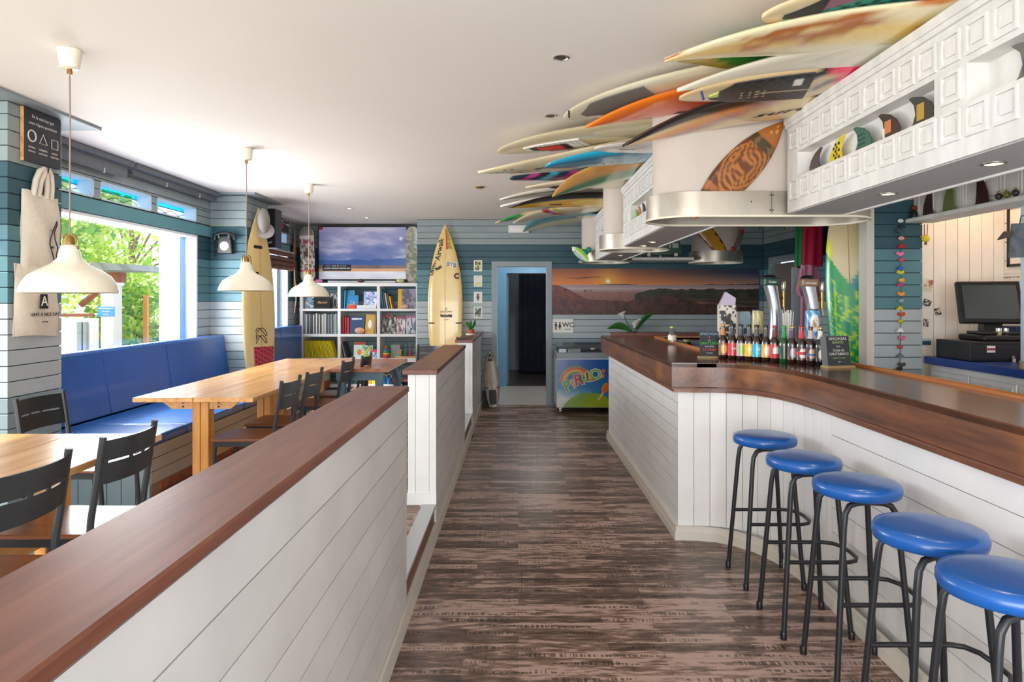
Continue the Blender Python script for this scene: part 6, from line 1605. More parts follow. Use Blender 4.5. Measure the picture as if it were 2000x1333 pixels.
# ---------------------------------------------------------------- things on hoods, shelves and in the beam slots
def fin(lab, parent_pos, prof, col, colf=None, h=.09, axis='x', group='surf fins displayed on the beams', th=.007):
    t = thing('surf_fin', lab, 'surf fin', parent_pos, group=group)
    pts = [(p[0], p[1]) for p in prof]
    m_ = mat('fin_' + col.strip('#'), col, .35)
    part('fin_blade', MB().prism(pts, -th / 2, th / 2, 'x'), m_, t, bevel=.001)
    if colf:
        for (yy, zz, w, hh, c) in colf: part('printed_patch', MB().box(-th / 2 - .002, yy - w / 2, zz - hh / 2, -th / 2, yy + w / 2, zz + hh / 2), mat('fin_' + c.strip('#'), c, .4), t, bevel=.0006)
    part('base_tab', MB().box(-.004, -.035, 0, .004, -.015, .012).box(-.004, .015, 0, .004, .035, .012), M_black, t)
    return t
dol = lambda s=1, lean=0: [(.05 * s, .0), (-.05 * s, .0), (-.052 * s + lean, .03 * s), (-.035 * s + lean, .06 * s), (-.005 * s + lean, .085 * s), (.035 * s + lean, .10 * s), (.05 * s + lean, .098 * s), (.028 * s + lean, .07 * s), (.022 * s, .04 * s), (.032 * s, .015 * s)]
fy = lambda px: F / ((px - 1012) / 1.455)
flip = lambda P: [(-p[0], p[1]) for p in P][::-1]
z_ = 2.127
_d = dol
dol = lambda s=1, lean=0: [(q[0] * 1.3, min(q[1], .118)) for q in _d(s, lean)]
fin('dark grey fin, farthest one in the slot of the nearest beam', (1.455, fy(1594), z_), flip(dol(1.05)), '#4c4542')
fin('black and yellow chequered fin in the nearest beam slot', (1.455, fy(1636), z_), flip(dol(1.1)), '#d9c21f', [(y, z, .016, .012, '#1b1a18') for y in (-.02, .012) for z in (.02, .05, .08)] + [(y, z, .012, .012, '#1b1a18') for y in (.0, .03) for z in (.035, .065)])
fin('dark green scaled fin in the nearest beam slot', (1.455, fy(1684), z_), dol(1.15), '#2f5f50', [(y, z, .008, .008, '#16302a') for y in (-.02, 0, .02) for z in (.03, .05, .07)])
fin('brown, white and orange fin in the nearest beam slot', (1.455, fy(1736), z_), dol(1.15), '#3d2a26', [(.0, .05, .045, .05, '#c47a45'), (.03, .03, .016, .04, '#e8dccb')])
fin('dark fin with a gold oval, nearest end of the first slot', (1.455, fy(1800), z_), dol(1.2), '#3c3d36', [(0, .05, .045, .06, '#b5923a')])
fin('large grey and purple fin in the slot at the right edge of view', (1.455, 1.93, z_), dol(1.25), '#6c6862', [(0, .04, .06, .045, '#4a3a6a')])
for i, (px, c) in enumerate(((1233, '#b04a58'), (1240, '#6fae3a'), (1247, '#b5663a'), (1255, '#2c2b2a'))):
    yy = F / ((px - 1012) / .93)
    fin(ORD[i] + ' small fin from the left in the slot of the middle beam', (.94, yy, z_), dol(1.0), c)
fin('blue and white fin at the right of the middle beam slot', (.94, 4.52, z_), dol(1.1), '#3f7fb0')
for i in range(2): fin(('left', 'right')[i] + ' dark fin in the slot of the farthest beam', (.94, 7.2 - .32 * i, z_), dol(1.0), '#3a3836')
# big fins on the ledge over the till
bf = lambda s: [(.06 * s, 0), (-.06 * s, 0), (-.05 * s, .07 * s), (-.025 * s, .13 * s), (.015 * s, .18 * s), (.05 * s, .20 * s), (.06 * s, .19 * s), (.045 * s, .14 * s), (.05 * s, .06 * s)]
kx = lambda px: F / ((px - 1012) / 2.86)
for px, c, l, P in ((1812, '#3a1a18', 'dark red single fin on the ledge over the till, farthest one', flip(bf(.95))), (1853, '#6a7a3a', 'olive green single fin on the ledge over the till', flip(bf(1.05))), (1918, '#3a1418', 'maroon single fin on the ledge over the till, nearest one', bf(1.0))):
    fin(l, (2.86, kx(px), 2.086), P, c, group='large fins on the till ledge')
for i, (px, c) in enumerate(((1957, '#3b3228'), (1973, '#6a6a2a'), (1990, '#2a2c2e'))):
    t = thing('fin_key', ('brown', 'olive', 'black')[i] + ' small trinket on the till ledge, right of the maroon fin', 'ornament', (2.84, kx(px), 2.086)); part('trinket_body', MB().ball((0, 0, .022), .02, 10, 6, (1, 1.1, 1)), mat('tr_' + c.strip('#'), c, .4), t, smooth=60); part('trinket_cap', MB().ball((0, 0, .045), .009, 8, 5), M_brass, t)
t = thing('figurine', 'small dark red figurine at the far end of the till ledge', 'figurine', (2.86, 4.93, 2.086))
part('torso', MB().lathe([(.018, 0), (.022, .03), (.012, .06), (.0001, .062)], 12), M_black, t, smooth=50); part('head', MB().ball((0, 0, .075), .018, 10, 8), mat('fig_red', '#7a2a24', .5), t, smooth=60)
# carved wooden board on the big chimney
def carve(u, v, s):
    d = math.hypot((u - .55) * 3.6, v * .8 + .1); n = fbm(u * 14, v * 5, 6)
    if u > .80: 
        a = math.atan2(v, (u - .9) * 3); r_ = math.hypot(v, (u - .9) * 3); return '#e0a860' if r_ < .28 and math.sin(a * 7) > .2 else '#a9642a'
    if .72 < u < .80: return '#4a3a28' if n > .4 else '#7a5a35'
    if d < .9: return '#b06f38' if math.sin(d * 38 + n * 2) > -.1 else '#6a3a1c'
    if u < .38: return '#a3602c' if math.sin(math.atan2(v + .2, (u - .3) * 3) * 16) > .1 else '#5a3218'
    return mixc('#8a4e26', '#4a2a16', n)
B = Board(.94, .20, .02, 'point', 'point', .0, .5)
p0 = Vector(PY(1350, 430, 3.648)); p1 = Vector(PY(1533, 236, 3.654))
B.L = (p1 - p0).length
t = thing('wooden_plaque', 'carved wooden surfboard plaque with a palm tree, leaning on the large chimney', 'ornament', mat=frame(p0, p1 - p0, (0, -1, 0)))
part('carved_board', B.body(nu=120, nv=40, colf=carve), M_gloss, t, smooth=50)
# yellow plaque and a little skateboard on the far right hood
B = Board(.62, .17, .02, 'round', 'round', 0, .5); p0 = Vector(PY(1418, 500, 8.02)); p1 = Vector(PY(1360, 430, 8.02))
t = thing('wooden_plaque', 'yellow and brown surfboard plaque leaning on the far right chimney', 'ornament', mat=frame(p0, p1 - p0, (0, -1, 0)))
part('painted_board', B.body(nu=60, nv=24, colf=lambda u, v, s: '#6a3a1c' if abs(v) > .8 + .15 * math.sin(u * 40) else '#c9922e'), M_gloss, t, smooth=50)
p0 = Vector(PY(1432, 492, 8.05)); p1 = Vector(PY(1452, 450, 8.05))
t = thing('skateboard', 'small skateboard with a red wheel standing on the far right hood', 'skateboard', mat=frame(p0, p1 - p0, (0, -1, 0)))
B = Board((p1 - p0).length, .06, .015, 'round', 'round', 0, .5); part('deck', B.body(nu=30, nv=12, colf=lambda u, v, s: '#6a625a'), M_gloss, t, smooth=50)
for u in (.08, .9): part('wheel', MB().ball((u * B.L, .02, .025), .03, 10, 6), mat('wheel_red', '#a8282f', .4), t, smooth=60)
# toy van on the shelf
t = thing('toy_van', 'green toy camper van with a surfboard on its roof, between the far hoods', 'toy', (1.74, 8.25, 1.996))
x0v, x1v = PY(1252, 0, 8.25)[0] - 1.74, PY(1330, 0, 8.25)[0] - 1.74
part('van_body', MB().prism([(x0v, .03), (x1v, .03), (x1v, .11), (x1v - .03, .20), (x0v + .10, .20), (x0v + .06, .11), (x0v, .09)], -.07, .07, 'y'), mat('van_green', '#23543c', .3, coat=.4), t, bevel=.008, seg=2)
part('side_window', MB().box(x1v - .12, -.073, .12, x1v - .05, .073, .18).box(x1v - .22, -.073, .12, x1v - .14, .073, .18).box(x0v + .1, -.073, .12, x1v - .24, .073, .18), mat('van_window', '#c9cfc4', .15), t)
part('roof_board', MB().ball((x1v - .2, 0, .225), .15, 14, 6, (1, .3, .1)), mat('van_board', '#d08a2a', .4), t, smooth=60)
for x in (x0v + .08, x1v - .08):
    w_ = part('wheel', MB().tube([(x, -.082, .04), (x, .082, .04)], .04, 16), M_black, t); part('hubcap', MB().tube([(x, -.085, .04), (x, -.081, .04)], .022, 14), M_inkw, w_)
# toy surfer on the far left hood
p0 = Vector(PY(1147, 511, 7.86)); p1 = Vector(PY(1117, 482, 7.86))
t = thing('toy_surfer', 'little green and white surfboard figurine on the edge of the far left hood', 'figurine', (p0 + p1) / 2)
B = Board((p1 - p0).length * 1.02, .11, .015, 'point', 'squash', .0, .5); o = part('mini_board', B.body(nu=40, nv=16, colf=lambda u, v, s: '#d8e4c9' if abs(v) < .35 or u < .2 else '#8ccf3a' if v > 0 else '#23584a'), M_gloss, t, smooth=50)
o.matrix_basis = Matrix.Translation(-(p0 + p1) / 2) @ frame(p1, p0 - p1, (0, -1, 0))
part('rider', MB().ball((.05, .04, .02), .05, 10, 8, (1.2, .7, .8)).ball((.11, .04, .05), .035, 10, 8), mat('rider_teal', '#1f7f70', .4), t, smooth=60)

# ---------------------------------------------------------------- right-hand wall: shirts, bags
def shirt(lab, px0, px1, py0, py1, Y, col, col2=None, sleeves=True, emb=None, name='t_shirt'):
    x0, _, z0 = PY(px0, py1, Y); x1, _, z1 = PY(px1, py0, Y); w = x1 - x0; h = z1 - z0
    t = thing(name, lab, 'shirt', ((x0 + x1) / 2, Y, z1), group='surf shirts hanging by the right wall')
    b = MB(); n = 24; m_ = 10; vs = []; fs = []
    for s in (0, 1):
        for i in range(n + 1):
            for j in range(m_ + 1):
                u = i / n; v = j / m_; e = math.sin(math.pi * u) ** .4
                vs.append(((u - .5) * w * (.92 + .08 * v), (-.035 * e - .008 * math.sin(u * 14 + v * 2)) * (1 if s == 0 else -.6), -v * h * (1 - .02 * math.sin(u * 6))))
    K = (n + 1) * (m_ + 1)
    for i in range(n):
        for j in range(m_):
            a = i * (m_ + 1) + j; c = a + m_ + 1; fs += [(a, a + 1, c + 1, c), (K + a, K + c, K + c + 1, K + a + 1)]
    rim = [i * (m_ + 1) for i in range(n + 1)] + [n * (m_ + 1) + j for j in range(1, m_ + 1)] + [i * (m_ + 1) + m_ for i in range(n - 1, -1, -1)] + list(range(m_ - 1, 0, -1))
    for i in range(len(rim)): p, q = rim[i], rim[(i + 1) % len(rim)]; fs.append((p, q, K + q, K + p))
    mt = mat('cloth_' + col.strip('#'), col, .85)
    part('shirt_body', b.add(vs, fs), mt, t, smooth=60)
    if sleeves:
        for sg in (-1, 1): part('sleeve', MB().prism([(sg * w * .46, -.02), (sg * w * .72, -h * .42), (sg * w * .5, -h * .52), (sg * w * .40, -h * .2)][::sg], -.03, .03, 'y'), mt, t, bevel=.01)
    part('hanger', MB().tube([(-w * .4, 0, -.01), (0, 0, .03), (w * .4, 0, -.01)], .006, 6).tube([(0, 0, .03), (0, 0, .09)], .004, 6), M_chrome, t)
    if emb: lettering(emb, w * .28, M_inkw, t, face_m((0, -.046, -h * .18), (1, 0, 0), (0, 0, 1)), ext=.0005)
    return t
rl = thing('clothes_rail', 'horizontal metal rail holding the surf shirts beside the right wall', 'rail', (2.95, 6.6, 2.3))
part('rail', MB().tube([(2.35, 6.7, 2.36), (3.45, 6.7, 2.36)], .012, 8), M_chrome, rl, world=True, smooth=40)
part('support', MB().tube([(2.40, 6.7, 2.36), (2.40, 6.7, 2.62)], .008, 8).tube([(3.40, 6.7, 2.36), (3.40, 6.7, 2.62)], .008, 8), M_chrome, rl, world=True)
shirt('bright green hanging shirt, leftmost of the row by the right wall', 1553, 1574, 405, 522, 6.75, '#157a3f', sleeves=False)
shirt('crimson hanging shirt with a white emblem, centre of the row', 1567, 1607, 400, 519, 6.66, '#b50f3d', sleeves=False, emb='Y')
shirt('black hanging shirt between the crimson one and the green surfboard', 1605, 1627, 400, 500, 6.72, '#131316', sleeves=False)
shirt('pink t-shirt hanging below the crimson shirt', 1563, 1598, 517, 640, 6.70, '#c9809c')
t = thing('hanging_towel', 'pale grey towel hanging between the shirts and the wall door', 'towel', PY(1556, 530, 6.9)); part('hanging_strap', MB().box(.035, .0, .03, .045, .008, 1.02), M_ink, t); part('cloth', MB().box(-.05, 0, -.55, .10, .012, .04), mat('towel_grey', '#a9b2b4', .9), t, bevel=.004); part('peg', MB().box(.01, -.01, .03, .03, .02, .06), M_black, t)
t = thing('palm_plant', 'dark leafy plant hanging high in the corner above the wall door', 'plant', PY(1518, 425, 7.3))
part('basket', MB().lathe([(.0001, -.02), (.07, 0), (.09, .08), (.08, .08)], 16), M_black, t)
for i in range(22):
    a = i * 2.4; part('frond', leaf((0, 0, .05), (.24 * math.cos(a), .2 * math.sin(a), .03 + .16 * math.sin(i * 1.7)), .02, .08, 6), mat('dark_frond', '#2a3d30', .6), t, smooth=60)
# green-tailed surfboard standing behind the bar
def gt(u, v, s):
    e = .50 + .14 * abs(v)
    if u < e:
        w_ = min(abs(math.sin(u * a + v * b_ + c_ + 1.6 * math.sin(u * 11 + v * 2 + c_))) for a, b_, c_ in ((24, 7, 0), (33, -6, 2), (15, 10, 4), (9, -12, 1)))
        n = fbm(u * 14, v * 4, 3); c = mixc('#12a04c', '#1f8f96', max(0, n - .5) * 2.4)
        return mixc(c, '#c3e03a', min(1, max(0, 1.5 - w_ / .11))) if abs(v) < .82 and u < e - .07 else c
    if v < -.6 and fbm(u * 26, v * 8, 5) > .6: return '#2a2320'
    if v > .7 and u < e + .06: return '#d9e02a'
    return mixc('#e0cfa4', '#d2bd8c', fbm(u * 5, v * 2, 1))
B = Board(1.92, .38, .06, 'squash', 'point', .02, .5); x = Vector((2.59, 5.37, 2.50)) - Vector((2.63, 5.34, .66))
t = thing('surfboard', 'surfboard with a bright green and yellow scribbled tail, upright behind the bar', 'surfboard', mat=frame((2.63, 5.34, .66), x, (-.9, -1, 0)))
part('board_body', B.body(nu=240, nv=72, colf=gt), M_gloss, t, smooth=50)
add_stringer(B, t, 1, mat('stringer_tan', '#a97f45', .5), u0=.5)
st_ = thing('board_rack', 'low dark plinth behind the bar that carries the green-tailed surfboard', 'stand', (2.6, 5.35, 0)); part('plinth', MB().box(2.38, 5.2, 0, 2.84, 5.5, .64), M_low, st_, world=True, bevel=.01); part('plinth_top', MB().box(2.36, 5.18, .64, 2.86, 5.52, .658), M_cap, st_, world=True)

# ---------------------------------------------------------------- pier ornaments and till corner
t = thing('hanging_garland', 'long string of small coloured felt charms hanging on the teal pier', 'ornament', PY(1757, 430, 4.98))
X0 = t.location.copy()
part('string', MB().tube([(0, -.012, 0), (.004, -.012, -.5), (-.004, -.012, -1.1)], .0025, 5), M_ink, t)
ch_ = [(432, '#d9dde0'), (442, '#23282c'), (452, '#3a4a58'), (466, '#e59a8c'), (481, '#b81f24'), (496, '#ef7fa6'), (508, '#c9505a'), (524, '#3f5fb5'), (532, '#d0c24a'), (548, '#f0a82a'), (556, '#b0407a'), (574, '#ef9a3a'), (588, '#8fa0a8'), (602, '#c9b82a'), (614, '#c8452a'), (628, '#b5a52a'), (645, '#e8e4de'), (660, '#d06a8c'), (678, '#b04a44'), (695, '#6a7480'), (712, '#44403e'), (720, '#2c2a2a')]
for i, (py, c) in enumerate(ch_):
    z = (585 - py) / (F / 4.98) + EYE - X0.z; sx = .008 * math.sin(i * 2.3)
    k_ = i % 3; m_ = mat('felt_' + c.strip('#'), c, .8)
    if k_ == 0: b = MB().ball((sx, -.014, z), .019, 10, 6, (1.2, .6, .8))
    elif k_ == 1: b = MB().prism([(sx - .026, z - .014), (sx + .026, z - .014), (sx + .016, z + .004), (sx, z + .018), (sx - .016, z + .004)], -.024, -.006, 'y')
    else: b = MB().prism([(sx - .02, z + .014), (sx - .026, z - .004), (sx, z - .018), (sx + .026, z - .004), (sx + .02, z + .014), (sx, z + .006)][::-1], -.024, -.006, 'y')
    part('charm', b, m_, t, smooth=40 if k_ == 0 else 0)
# back counter with cabinets
ct_ = thing('back_cabinet', 'white drawer cabinets under the blue back counter by the till', 'cabinet', (3.3, 4.2, 0))
part('carcass', MB().box(3.02, 1.0, .06, 3.66, 5.0, 1.03), M_white, ct_, world=True)
part('plinth', MB().box(3.05, 1.0, 0, 3.66, 4.98, .06), M_black, ct_, world=True)
for i in range(9):
    y1_ = 4.97 - i * .44; y0_ = y1_ - .42
    for (z0_, z1_) in ((.80, .985), (.58, .78), (.1, .56)):
        d_ = part('drawer_front', MB().box(3.0, y0_, z0_, 3.02, y1_, z1_), M_white, ct_, world=True, bevel=.004)
        part('drawer_moulding', MB().box(2.995, y0_ + .03, z0_ + .03, 3.0, y1_ - .03, z1_ - .03), M_beam, ct_, world=True)
        part('handle', MB().tube([(3.0, y0_ + .13, (z0_ + z1_) / 2), (2.975, y0_ + .15, (z0_ + z1_) / 2), (2.97, (y0_ + y1_) / 2, (z0_ + z1_) / 2 - .005), (2.975, y1_ - .15, (z0_ + z1_) / 2), (3.0, y1_ - .13, (z0_ + z1_) / 2)], .007, 6), M_black, d_, world=True, smooth=40)
wt = thing('worktop', 'royal blue worktop along the back counter', 'worktop', (3.3, 4.2, 1.03)); part('worktop_slab', MB().box(2.97, 1.0, 1.031, 3.66, 5.0, 1.085), mat('royal_blue_laminate', '#1d3f8c', .35), wt, world=True, bevel=.006)
zc = 1.086
t = thing('cash_drawer', 'black cash drawer and printer base under the till screen', 'cash drawer', (3.28, 4.72, zc), 0)
part('drawer_case', MB().box(-.27, -.18, 0, .32, .2, .13), M_black, t, bevel=.005)
part('drawer_face', MB().box(-.26, -.187, .015, .05, -.18, .105), mat('drawer_face_black', '#1f1f22', .3), t, bevel=.002)
part('top_housing', MB().box(-.14, -.12, .13, .24, .16, .17), M_black, t, bevel=.01)
for x, w in ((-.14, .055), (.11, .085)):
    st2 = part('sticker', MB().box(x - w / 2, -.189, .06, x + w / 2, -.187, .105), M_inkw, t); part('sticker_stripe', MB().box(x - w / 2, -.190, .075, x + w / 2, -.189, .09), mat('stripe_red', '#a8404a', .5), t)
part('round_sticker', MB().lathe([(.0001, 0), (.033, 0)], 20).xf(Matrix.Translation((.245, -.182, .062)) @ Matrix.Rotation(R(90), 4, 'X')), M_inkw, t)
part('lock', MB().tube([(.0, -.19, .03), (.0, -.2, .03)], .012, 10), M_chrome, t)
part('key_tag', MB().box(-.006, -.205, -.03, .012, -.198, .02), mat('key_tag_pink', '#d8b9b4', .5), t)
t = thing('till_screen', 'black touch-screen till monitor tilted back above the cash drawer', 'till', (3.30, 4.74, zc + .171), R(-8))
m_ = Matrix.Translation((-.02, -.02, .075)) @ Matrix.Rotation(R(-14), 4, 'X')
part('monitor', MB().box(-.205, -.02, 0, .205, .02, .30).xf(m_), M_black, t, bevel=.01, seg=2)
part('screen_glass', MB().box(-.175, -.0225, .03, .175, -.02, .27).xf(m_), mat('dark_glass', '#3c4548', .08, coat=.6), t)
part('neck', MB().prism([(-.03, 0), (.09, 0), (.075, .16), (.03, .16)], -.06, .06, 'x'), M_black, t, bevel=.006)
part('foot', MB().box(-.12, -.1, 0, .12, .12, .02), M_black, t, bevel=.006)
for i, px in enumerate((1950, 1964)):
    x, y, z = PY(px, 648, 4.66)
    t = thing('salt_cellar', ('left', 'right')[i] + ' one of two small glass jars beside the till screen', 'jar', (x, y, zc + .131)); part('jar_body', MB().lathe([(.0001, 0), (.021, 0), (.021, .06), (.016, .07)], 16), mat('jar_cream', '#b5a88c', .3), t, smooth=40); part('jar_lid', MB().lathe([(.019, .068), (.019, .085), (.0001, .086)], 14), M_chrome, t, smooth=40)
for i in range(6):
    x = 3.56 + .0; 
    t = thing('card_box', ORD[i] + ' dark blue ring binder from the left in the row beside the till', 'binder', (3.50 + .024 * i, 4.80, zc + .001), group='dark blue binders beside the till')
    part('spine', MB().box(0, 0, 0, .021, .16, .22), mat('binder_blue', '#232f5c', .5), t, bevel=.002); part('ring_hole', MB().tube([(.0105, -.002, .05), (.0105, .002, .05)], .006, 8), M_chrome, t)
# framed picture, notice, slate and post on the side wall
t = thing('framed_picture', 'thin black picture frame on the white side wall behind the hanging slate', 'picture', (3.655, 4.7, 1.96))
b = MB(); y0_, y1_, z0_, z1_ = 4.35, 5.08, 1.74, 2.19
b.box(3.635, y1_ - .02, z0_, 3.65, y1_, z1_).box(3.635, y0_, z0_, 3.65, y0_ + .02, z1_).box(3.635, y0_, z1_ - .02, 3.65, y1_, z1_).box(3.635, y0_, z0_, 3.65, y1_, z0_ + .02)
part('frame', b, M_ink, t, world=True); part('mount', MB().box(3.645, y0_ + .02, z0_ + .02, 3.649, y1_ - .02, z1_ - .02), M_cwhite, t, world=True)
def notice(u, v):
    return hexc('#8a8a8c') if (int(v * 22) % 3 == 1 and .1 < u < .85 and hn(int(u * 30), int(v * 22)) > .35) else hexc('#e6e3dc')
t = thing('wall_notice', 'white printed notice sheet pinned on the side wall behind the till', 'notice', (3.645, 5.08, 1.54))
me = picmb(.34, .24, 30, 40, notice, .003).mesh('printed_sheet', M_print); link('printed_sheet', me, t).matrix_basis = face_m((0, 0, .03), (0, -1, 0), (0, 0, 1))
pt_ = thing('support_post', 'pale blue post standing on the back counter at the right edge of view', 'post', (3.0, 4.06, zc)); part('post_shaft', MB().box(3.0, 4.0, zc, 3.08, 4.08, 2.055), mat('pale_blue_post', '#c3d2dc', .5, var=.05), pt_, world=True, bevel=.004)
part('rope_base', MB().lathe([(.06, 0), (.065, .015), (.06, .03), (.065, .045), (.0001, .05)], 20, (.04, -.02, 0)), mat('rope', '#a5946f', .9, var=.2, scale=30), pt_, smooth=50)
sl = thing('hanging_slate', 'rough grey slate clipped to the pale blue post', 'slate', PY(1993, 463, 3.9)); part('slate_piece', MB().prism([(-.07, -.12), (.11, -.115), (.115, .08), (-.055, .075)], -.012, 0, 'y'), mat('slate_stone', '#5b6268', .8, var=.3, scale=20, bump=.3), sl)
part('clip', MB().prism([(-.14, -.02), (-.06, 0), (-.05, .03), (-.10, .03)], -.02, -.005, 'y'), mat('driftwood', '#4a4136', .8), sl); part('hook', MB().tube([(-.01, -.006, .07), (0, -.006, .12), (.03, 0, .12)], .003, 5), M_ink, sl)
# little papers on the recess boards
for (px, py, w, h, rz, f, l) in ((1812, 557, .075, .085, 12, photo_f('#b06a5a', '#d8cdb5', '#e3dcc8', 31, 4), 'cream card with red print, topmost pinned paper by the till'), (1811, 592, .06, .05, 20, photo_f('#2a2a2a', '#5a5a58', '#ddd8cc', 32, 5), 'small black and white card under the cream one'),
                                (1832, 609, .045, .055, -18, photo_f('#2a2a2a', '#3c3c3a', '#ddd8cc', 33, 5), 'tiny dark photo pinned right of the other cards'), (1809, 631, .04, .06, 4, photo_f('#a8404a', '#3a4a7a', '#e0dcd0', 34, 5), 'narrow red and blue card low on the recess wall'),
                                (1809, 668, .075, .05, 0, lambda u, v: hexc('#2f4f6c') if v < .6 else hexc('#b9cdd8'), 'blue seascape card lowest on the recess wall')):
    x, y, z = PY(px, py, 5.12); t = thing('pinned_card', l, 'card', (x, 5.122, z)); me = picmb(w, h, 12, 12, f, .002).mesh('card', M_print); link('card', me, t).matrix_basis = face_m((0, 0, 0), (1, 0, 0), (0, 0, 1)) @ Matrix.Rotation(R(-rz), 4, 'Z')
t = thing('star_ornament', 'yellow fish-shaped ornament hanging from red beads under the till ledge', 'ornament', PY(1808, 465, 4.97))
part('bead_string', MB().tube([(-.01, 0, .10), (-.01, 0, .02)], .003, 5).tube([(.014, 0, .10), (.01, 0, .02)], .003, 5), mat('red_bead', '#9a3f3a', .5), t)
part('fish_body', MB().ball((0, 0, -.005), .03, 12, 8, (1, .4, .9)), mat('fish_yellow', '#d8c21f', .5), t, smooth=60); part('fish_tail', MB().prism([(-.008, -.05), (.008, -.05), (.004, -.02), (-.004, -.02)], -.006, .006, 'y'), mat('fish_tail', '#6a6430', .5), t)

# ---------------------------------------------------------------- outside the window
struct('ground_outside', MB().box(-40, -10, -.3, -3.62, 40, -.05), mat('pale_paving', '#cfcac0', .8, var=.1, scale=2))
M_lf = []
for i, c in enumerate(('#b9d65c', '#9cc556', '#cfe08a', '#7fb35e')):
    m, nt, b_ = newmat('leaf_green_%d' % i if False else 'leaf_' + c.strip('#')); b_.inputs['Base Color'].default_value = lin(c) + (1,); b_.inputs['Roughness'].default_value = .5
    tr = nt.nodes.new('ShaderNodeBsdfTranslucent'); tr.inputs[0].default_value = lin(c) + (1,); mx = nt.nodes.new('ShaderNodeMixShader'); mx.inputs[0].default_value = .5
    nt.links.new(b_.outputs[0], mx.inputs[1]); nt.links.new(tr.outputs[0], mx.inputs[2]); nt.links.new(mx.outputs[0], nt.nodes['Material Output'].inputs[0]); M_lf.append(m)
def tree(lab, x, y, h, r, n, seed, low=.25, mi=0, name='tree'):
    rr = random.Random(seed); t = thing(name, lab, name, (x, y, -.05), group='trees outside the window')
    part('trunk', MB().tube([(0, 0, 0), (.1, 0, h * .4), (0, .1, h * .75)], [.13, .09, .04], 8), mat('bark', '#8a7a66', .9, var=.2), t, smooth=50)
    cl = []
    for i in range(46):
        a = rr.random() * 6.283; zz = h * (low + (1 - low) * rr.random()); q = math.sqrt(max(0.05, 1 - ((zz / h - .55) / .5) ** 2)); q2 = r * q * math.sqrt(rr.random()); cl.append((q2 * math.cos(a), q2 * math.sin(a), zz))
    br = MB()
    for c in cl[:16]: br.tube([(0, 0, h * .35), (c[0] * .5, c[1] * .5, (c[2] + h * .35) / 2 + .1), c], [.035, .02, .008], 5)
    o = part('branches', br, MATS['bark'], t); o['kind'] = 'stuff'
    for gi in range(2):
        vs = []; fs = []
        for i in range(n // 2):
            c = rr.choice(cl); g = [rr.gauss(0, r * .14) for _ in range(3)]; p = Vector((c[0] + g[0], c[1] + g[1], c[2] + g[2])); s = .05 + .05 * rr.random()
            u = Vector((rr.gauss(0, 1), rr.gauss(0, 1), rr.gauss(0, 1))).normalized(); w = u.orthogonal().normalized(); k = len(vs)
            vs += [p - u * s, p + w * s * .5, p + u * s, p - w * s * .5]; fs.append((k, k + 1, k + 2, k + 3))
        o = part('foliage', MB().add(vs, fs), M_lf[(mi + gi) % 4], t); o['kind'] = 'stuff'
tree('leafy bright green tree seen through the left half of the big window', -9.6, 13.0, 5.2, 2.1, 9000, 3, .3, 0)
tree('green tree seen through the right half of the big window, farther away', -10.0, 17.5, 6.2, 2.6, 9000, 5, .22, 1)
tree('pale green tree nearest the big window, seen behind the near lamp', -7.7, 9.6, 4.6, 1.5, 6000, 8, .45, 2)
tree('bushy shrub with orange tints by the orange post outside', -7.6, 13.4, 1.7, .8, 2600, 9, .2, 3, 'shrub')
t = thing('white_pillar', 'white rendered pillar outside the right end of the big window', 'pillar', (-4.95, 9.75, -.05)); part('pillar_shaft', MB().box(-5.05, 9.6, 0, -4.72, 9.95, 4.0), M_white, t, world=True); part('pillar_base', MB().box(-5.1, 9.55, -.05, -4.67, 10.0, .3), M_white, t, world=True)
t = thing('garden_pavilion', 'small garden pavilion with grey roof edge and brown beams outside the window', 'pavilion', (-8.3, 11.0, -.05))
part('roof', MB().prism([(-10.2, 1.95), (-6.35, 1.98), (-6.4, 2.08), (-8.6, 2.2), (-10.2, 2.2)], 11.3, 12.2, 'y'), mat('grey_roof', '#8f959a', .6), t, world=True)
part('beam', MB().box(-10.2, 11.35, 1.78, -6.6, 11.5, 1.95), mat('brown_beam', '#8a4a30', .6), t, world=True); part('brace', MB().tube([(-7.3, 11.4, 1.4), (-7.0, 11.4, 1.65), (-6.7, 11.4, 1.9)], .05, 6), MATS['brown_beam'], t, world=True)
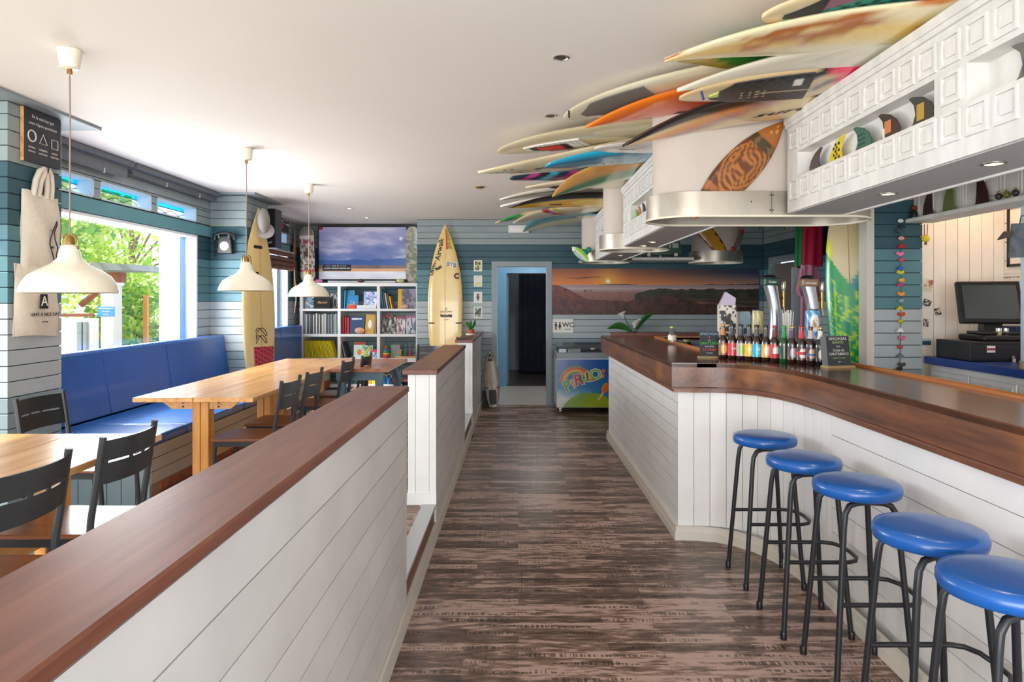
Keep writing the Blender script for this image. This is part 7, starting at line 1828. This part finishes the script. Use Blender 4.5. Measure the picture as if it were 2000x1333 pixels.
for x in (-10.0, -7.9): part('post', MB().box(x, 11.35, -.05, x + .12, 11.47, 1.9), mat('honey_post', '#c08a55', .6), t, world=True)
t = thing('garden_wall', 'low white garden wall with a brown rail outside, behind the near lamp', 'wall', (-6.4, 9.0, -.05))
part('wall_body', MB().box(-8.2, 9.0, -.05, -5.62, 9.15, 1.25), M_white, t, world=True); part('rail', MB().box(-8.2, 8.98, 1.27, -5.62, 9.05, 1.31), mat('brown_beam', '#8a4a30', .6), t, world=True)
part('downpipe', MB().box(-5.78, 8.94, -.05, -5.72, 8.99, 1.2).box(-5.70, 8.94, -.05, -5.66, 8.99, 1.2), M_grey, t, world=True)
t = thing('gate_post', 'white square gate post outside, left of the orange post', 'post', (-5.3, 9.0, -.05)); part('post_shaft', MB().box(-5.44, 8.9, -.05, -5.28, 9.1, 1.68), M_white, t, world=True); part('post_cap', MB().box(-5.46, 8.88, 1.68, -5.26, 9.12, 1.72), M_white, t, world=True)
t = thing('street_sign', 'small blue sign with white lines on the garden wall outside', 'sign', PY(208, 609, 8.888)); part('sign_plate', MB().box(-.11, -.01, -.065, .11, 0, .065), mat('sign_blue', '#2f86c4', .4), t)
for i, s_ in enumerate(('APARCAMIENTO', 'ACCESO', 'PLAYA')): lettering(s_, .026, M_inkw, t, face_m((0, -.012, .04 - .04 * i), (1, 0, 0), (0, 0, 1)))
t = thing('orange_post', 'slim orange wooden post in the garden outside', 'post', PY(285, 625, 12.5)); part('post_shaft', MB().box(-.035, -.03, -1.3, .035, .03, .42), mat('orange_wood', '#d08a4a', .6), t); part('post_cap', MB().box(-.04, -.035, .42, .04, .035, .45), MATS['orange_wood'], t)
t = thing('barrier_pole', 'red and white striped pole outside, left of the white pillar', 'pole', PY(335, 640, 12.5)); part('pole_shaft', MB().tube([(0, 0, -1.2), (0, 0, .45)], .05, 10), M_white, t)
for i in range(6): part('red_band', MB().tube([(0, 0, -.65 + .18 * i), (0, 0, -.57 + .18 * i)], .052, 10), mat('band_red2', '#d8504a', .5), t)
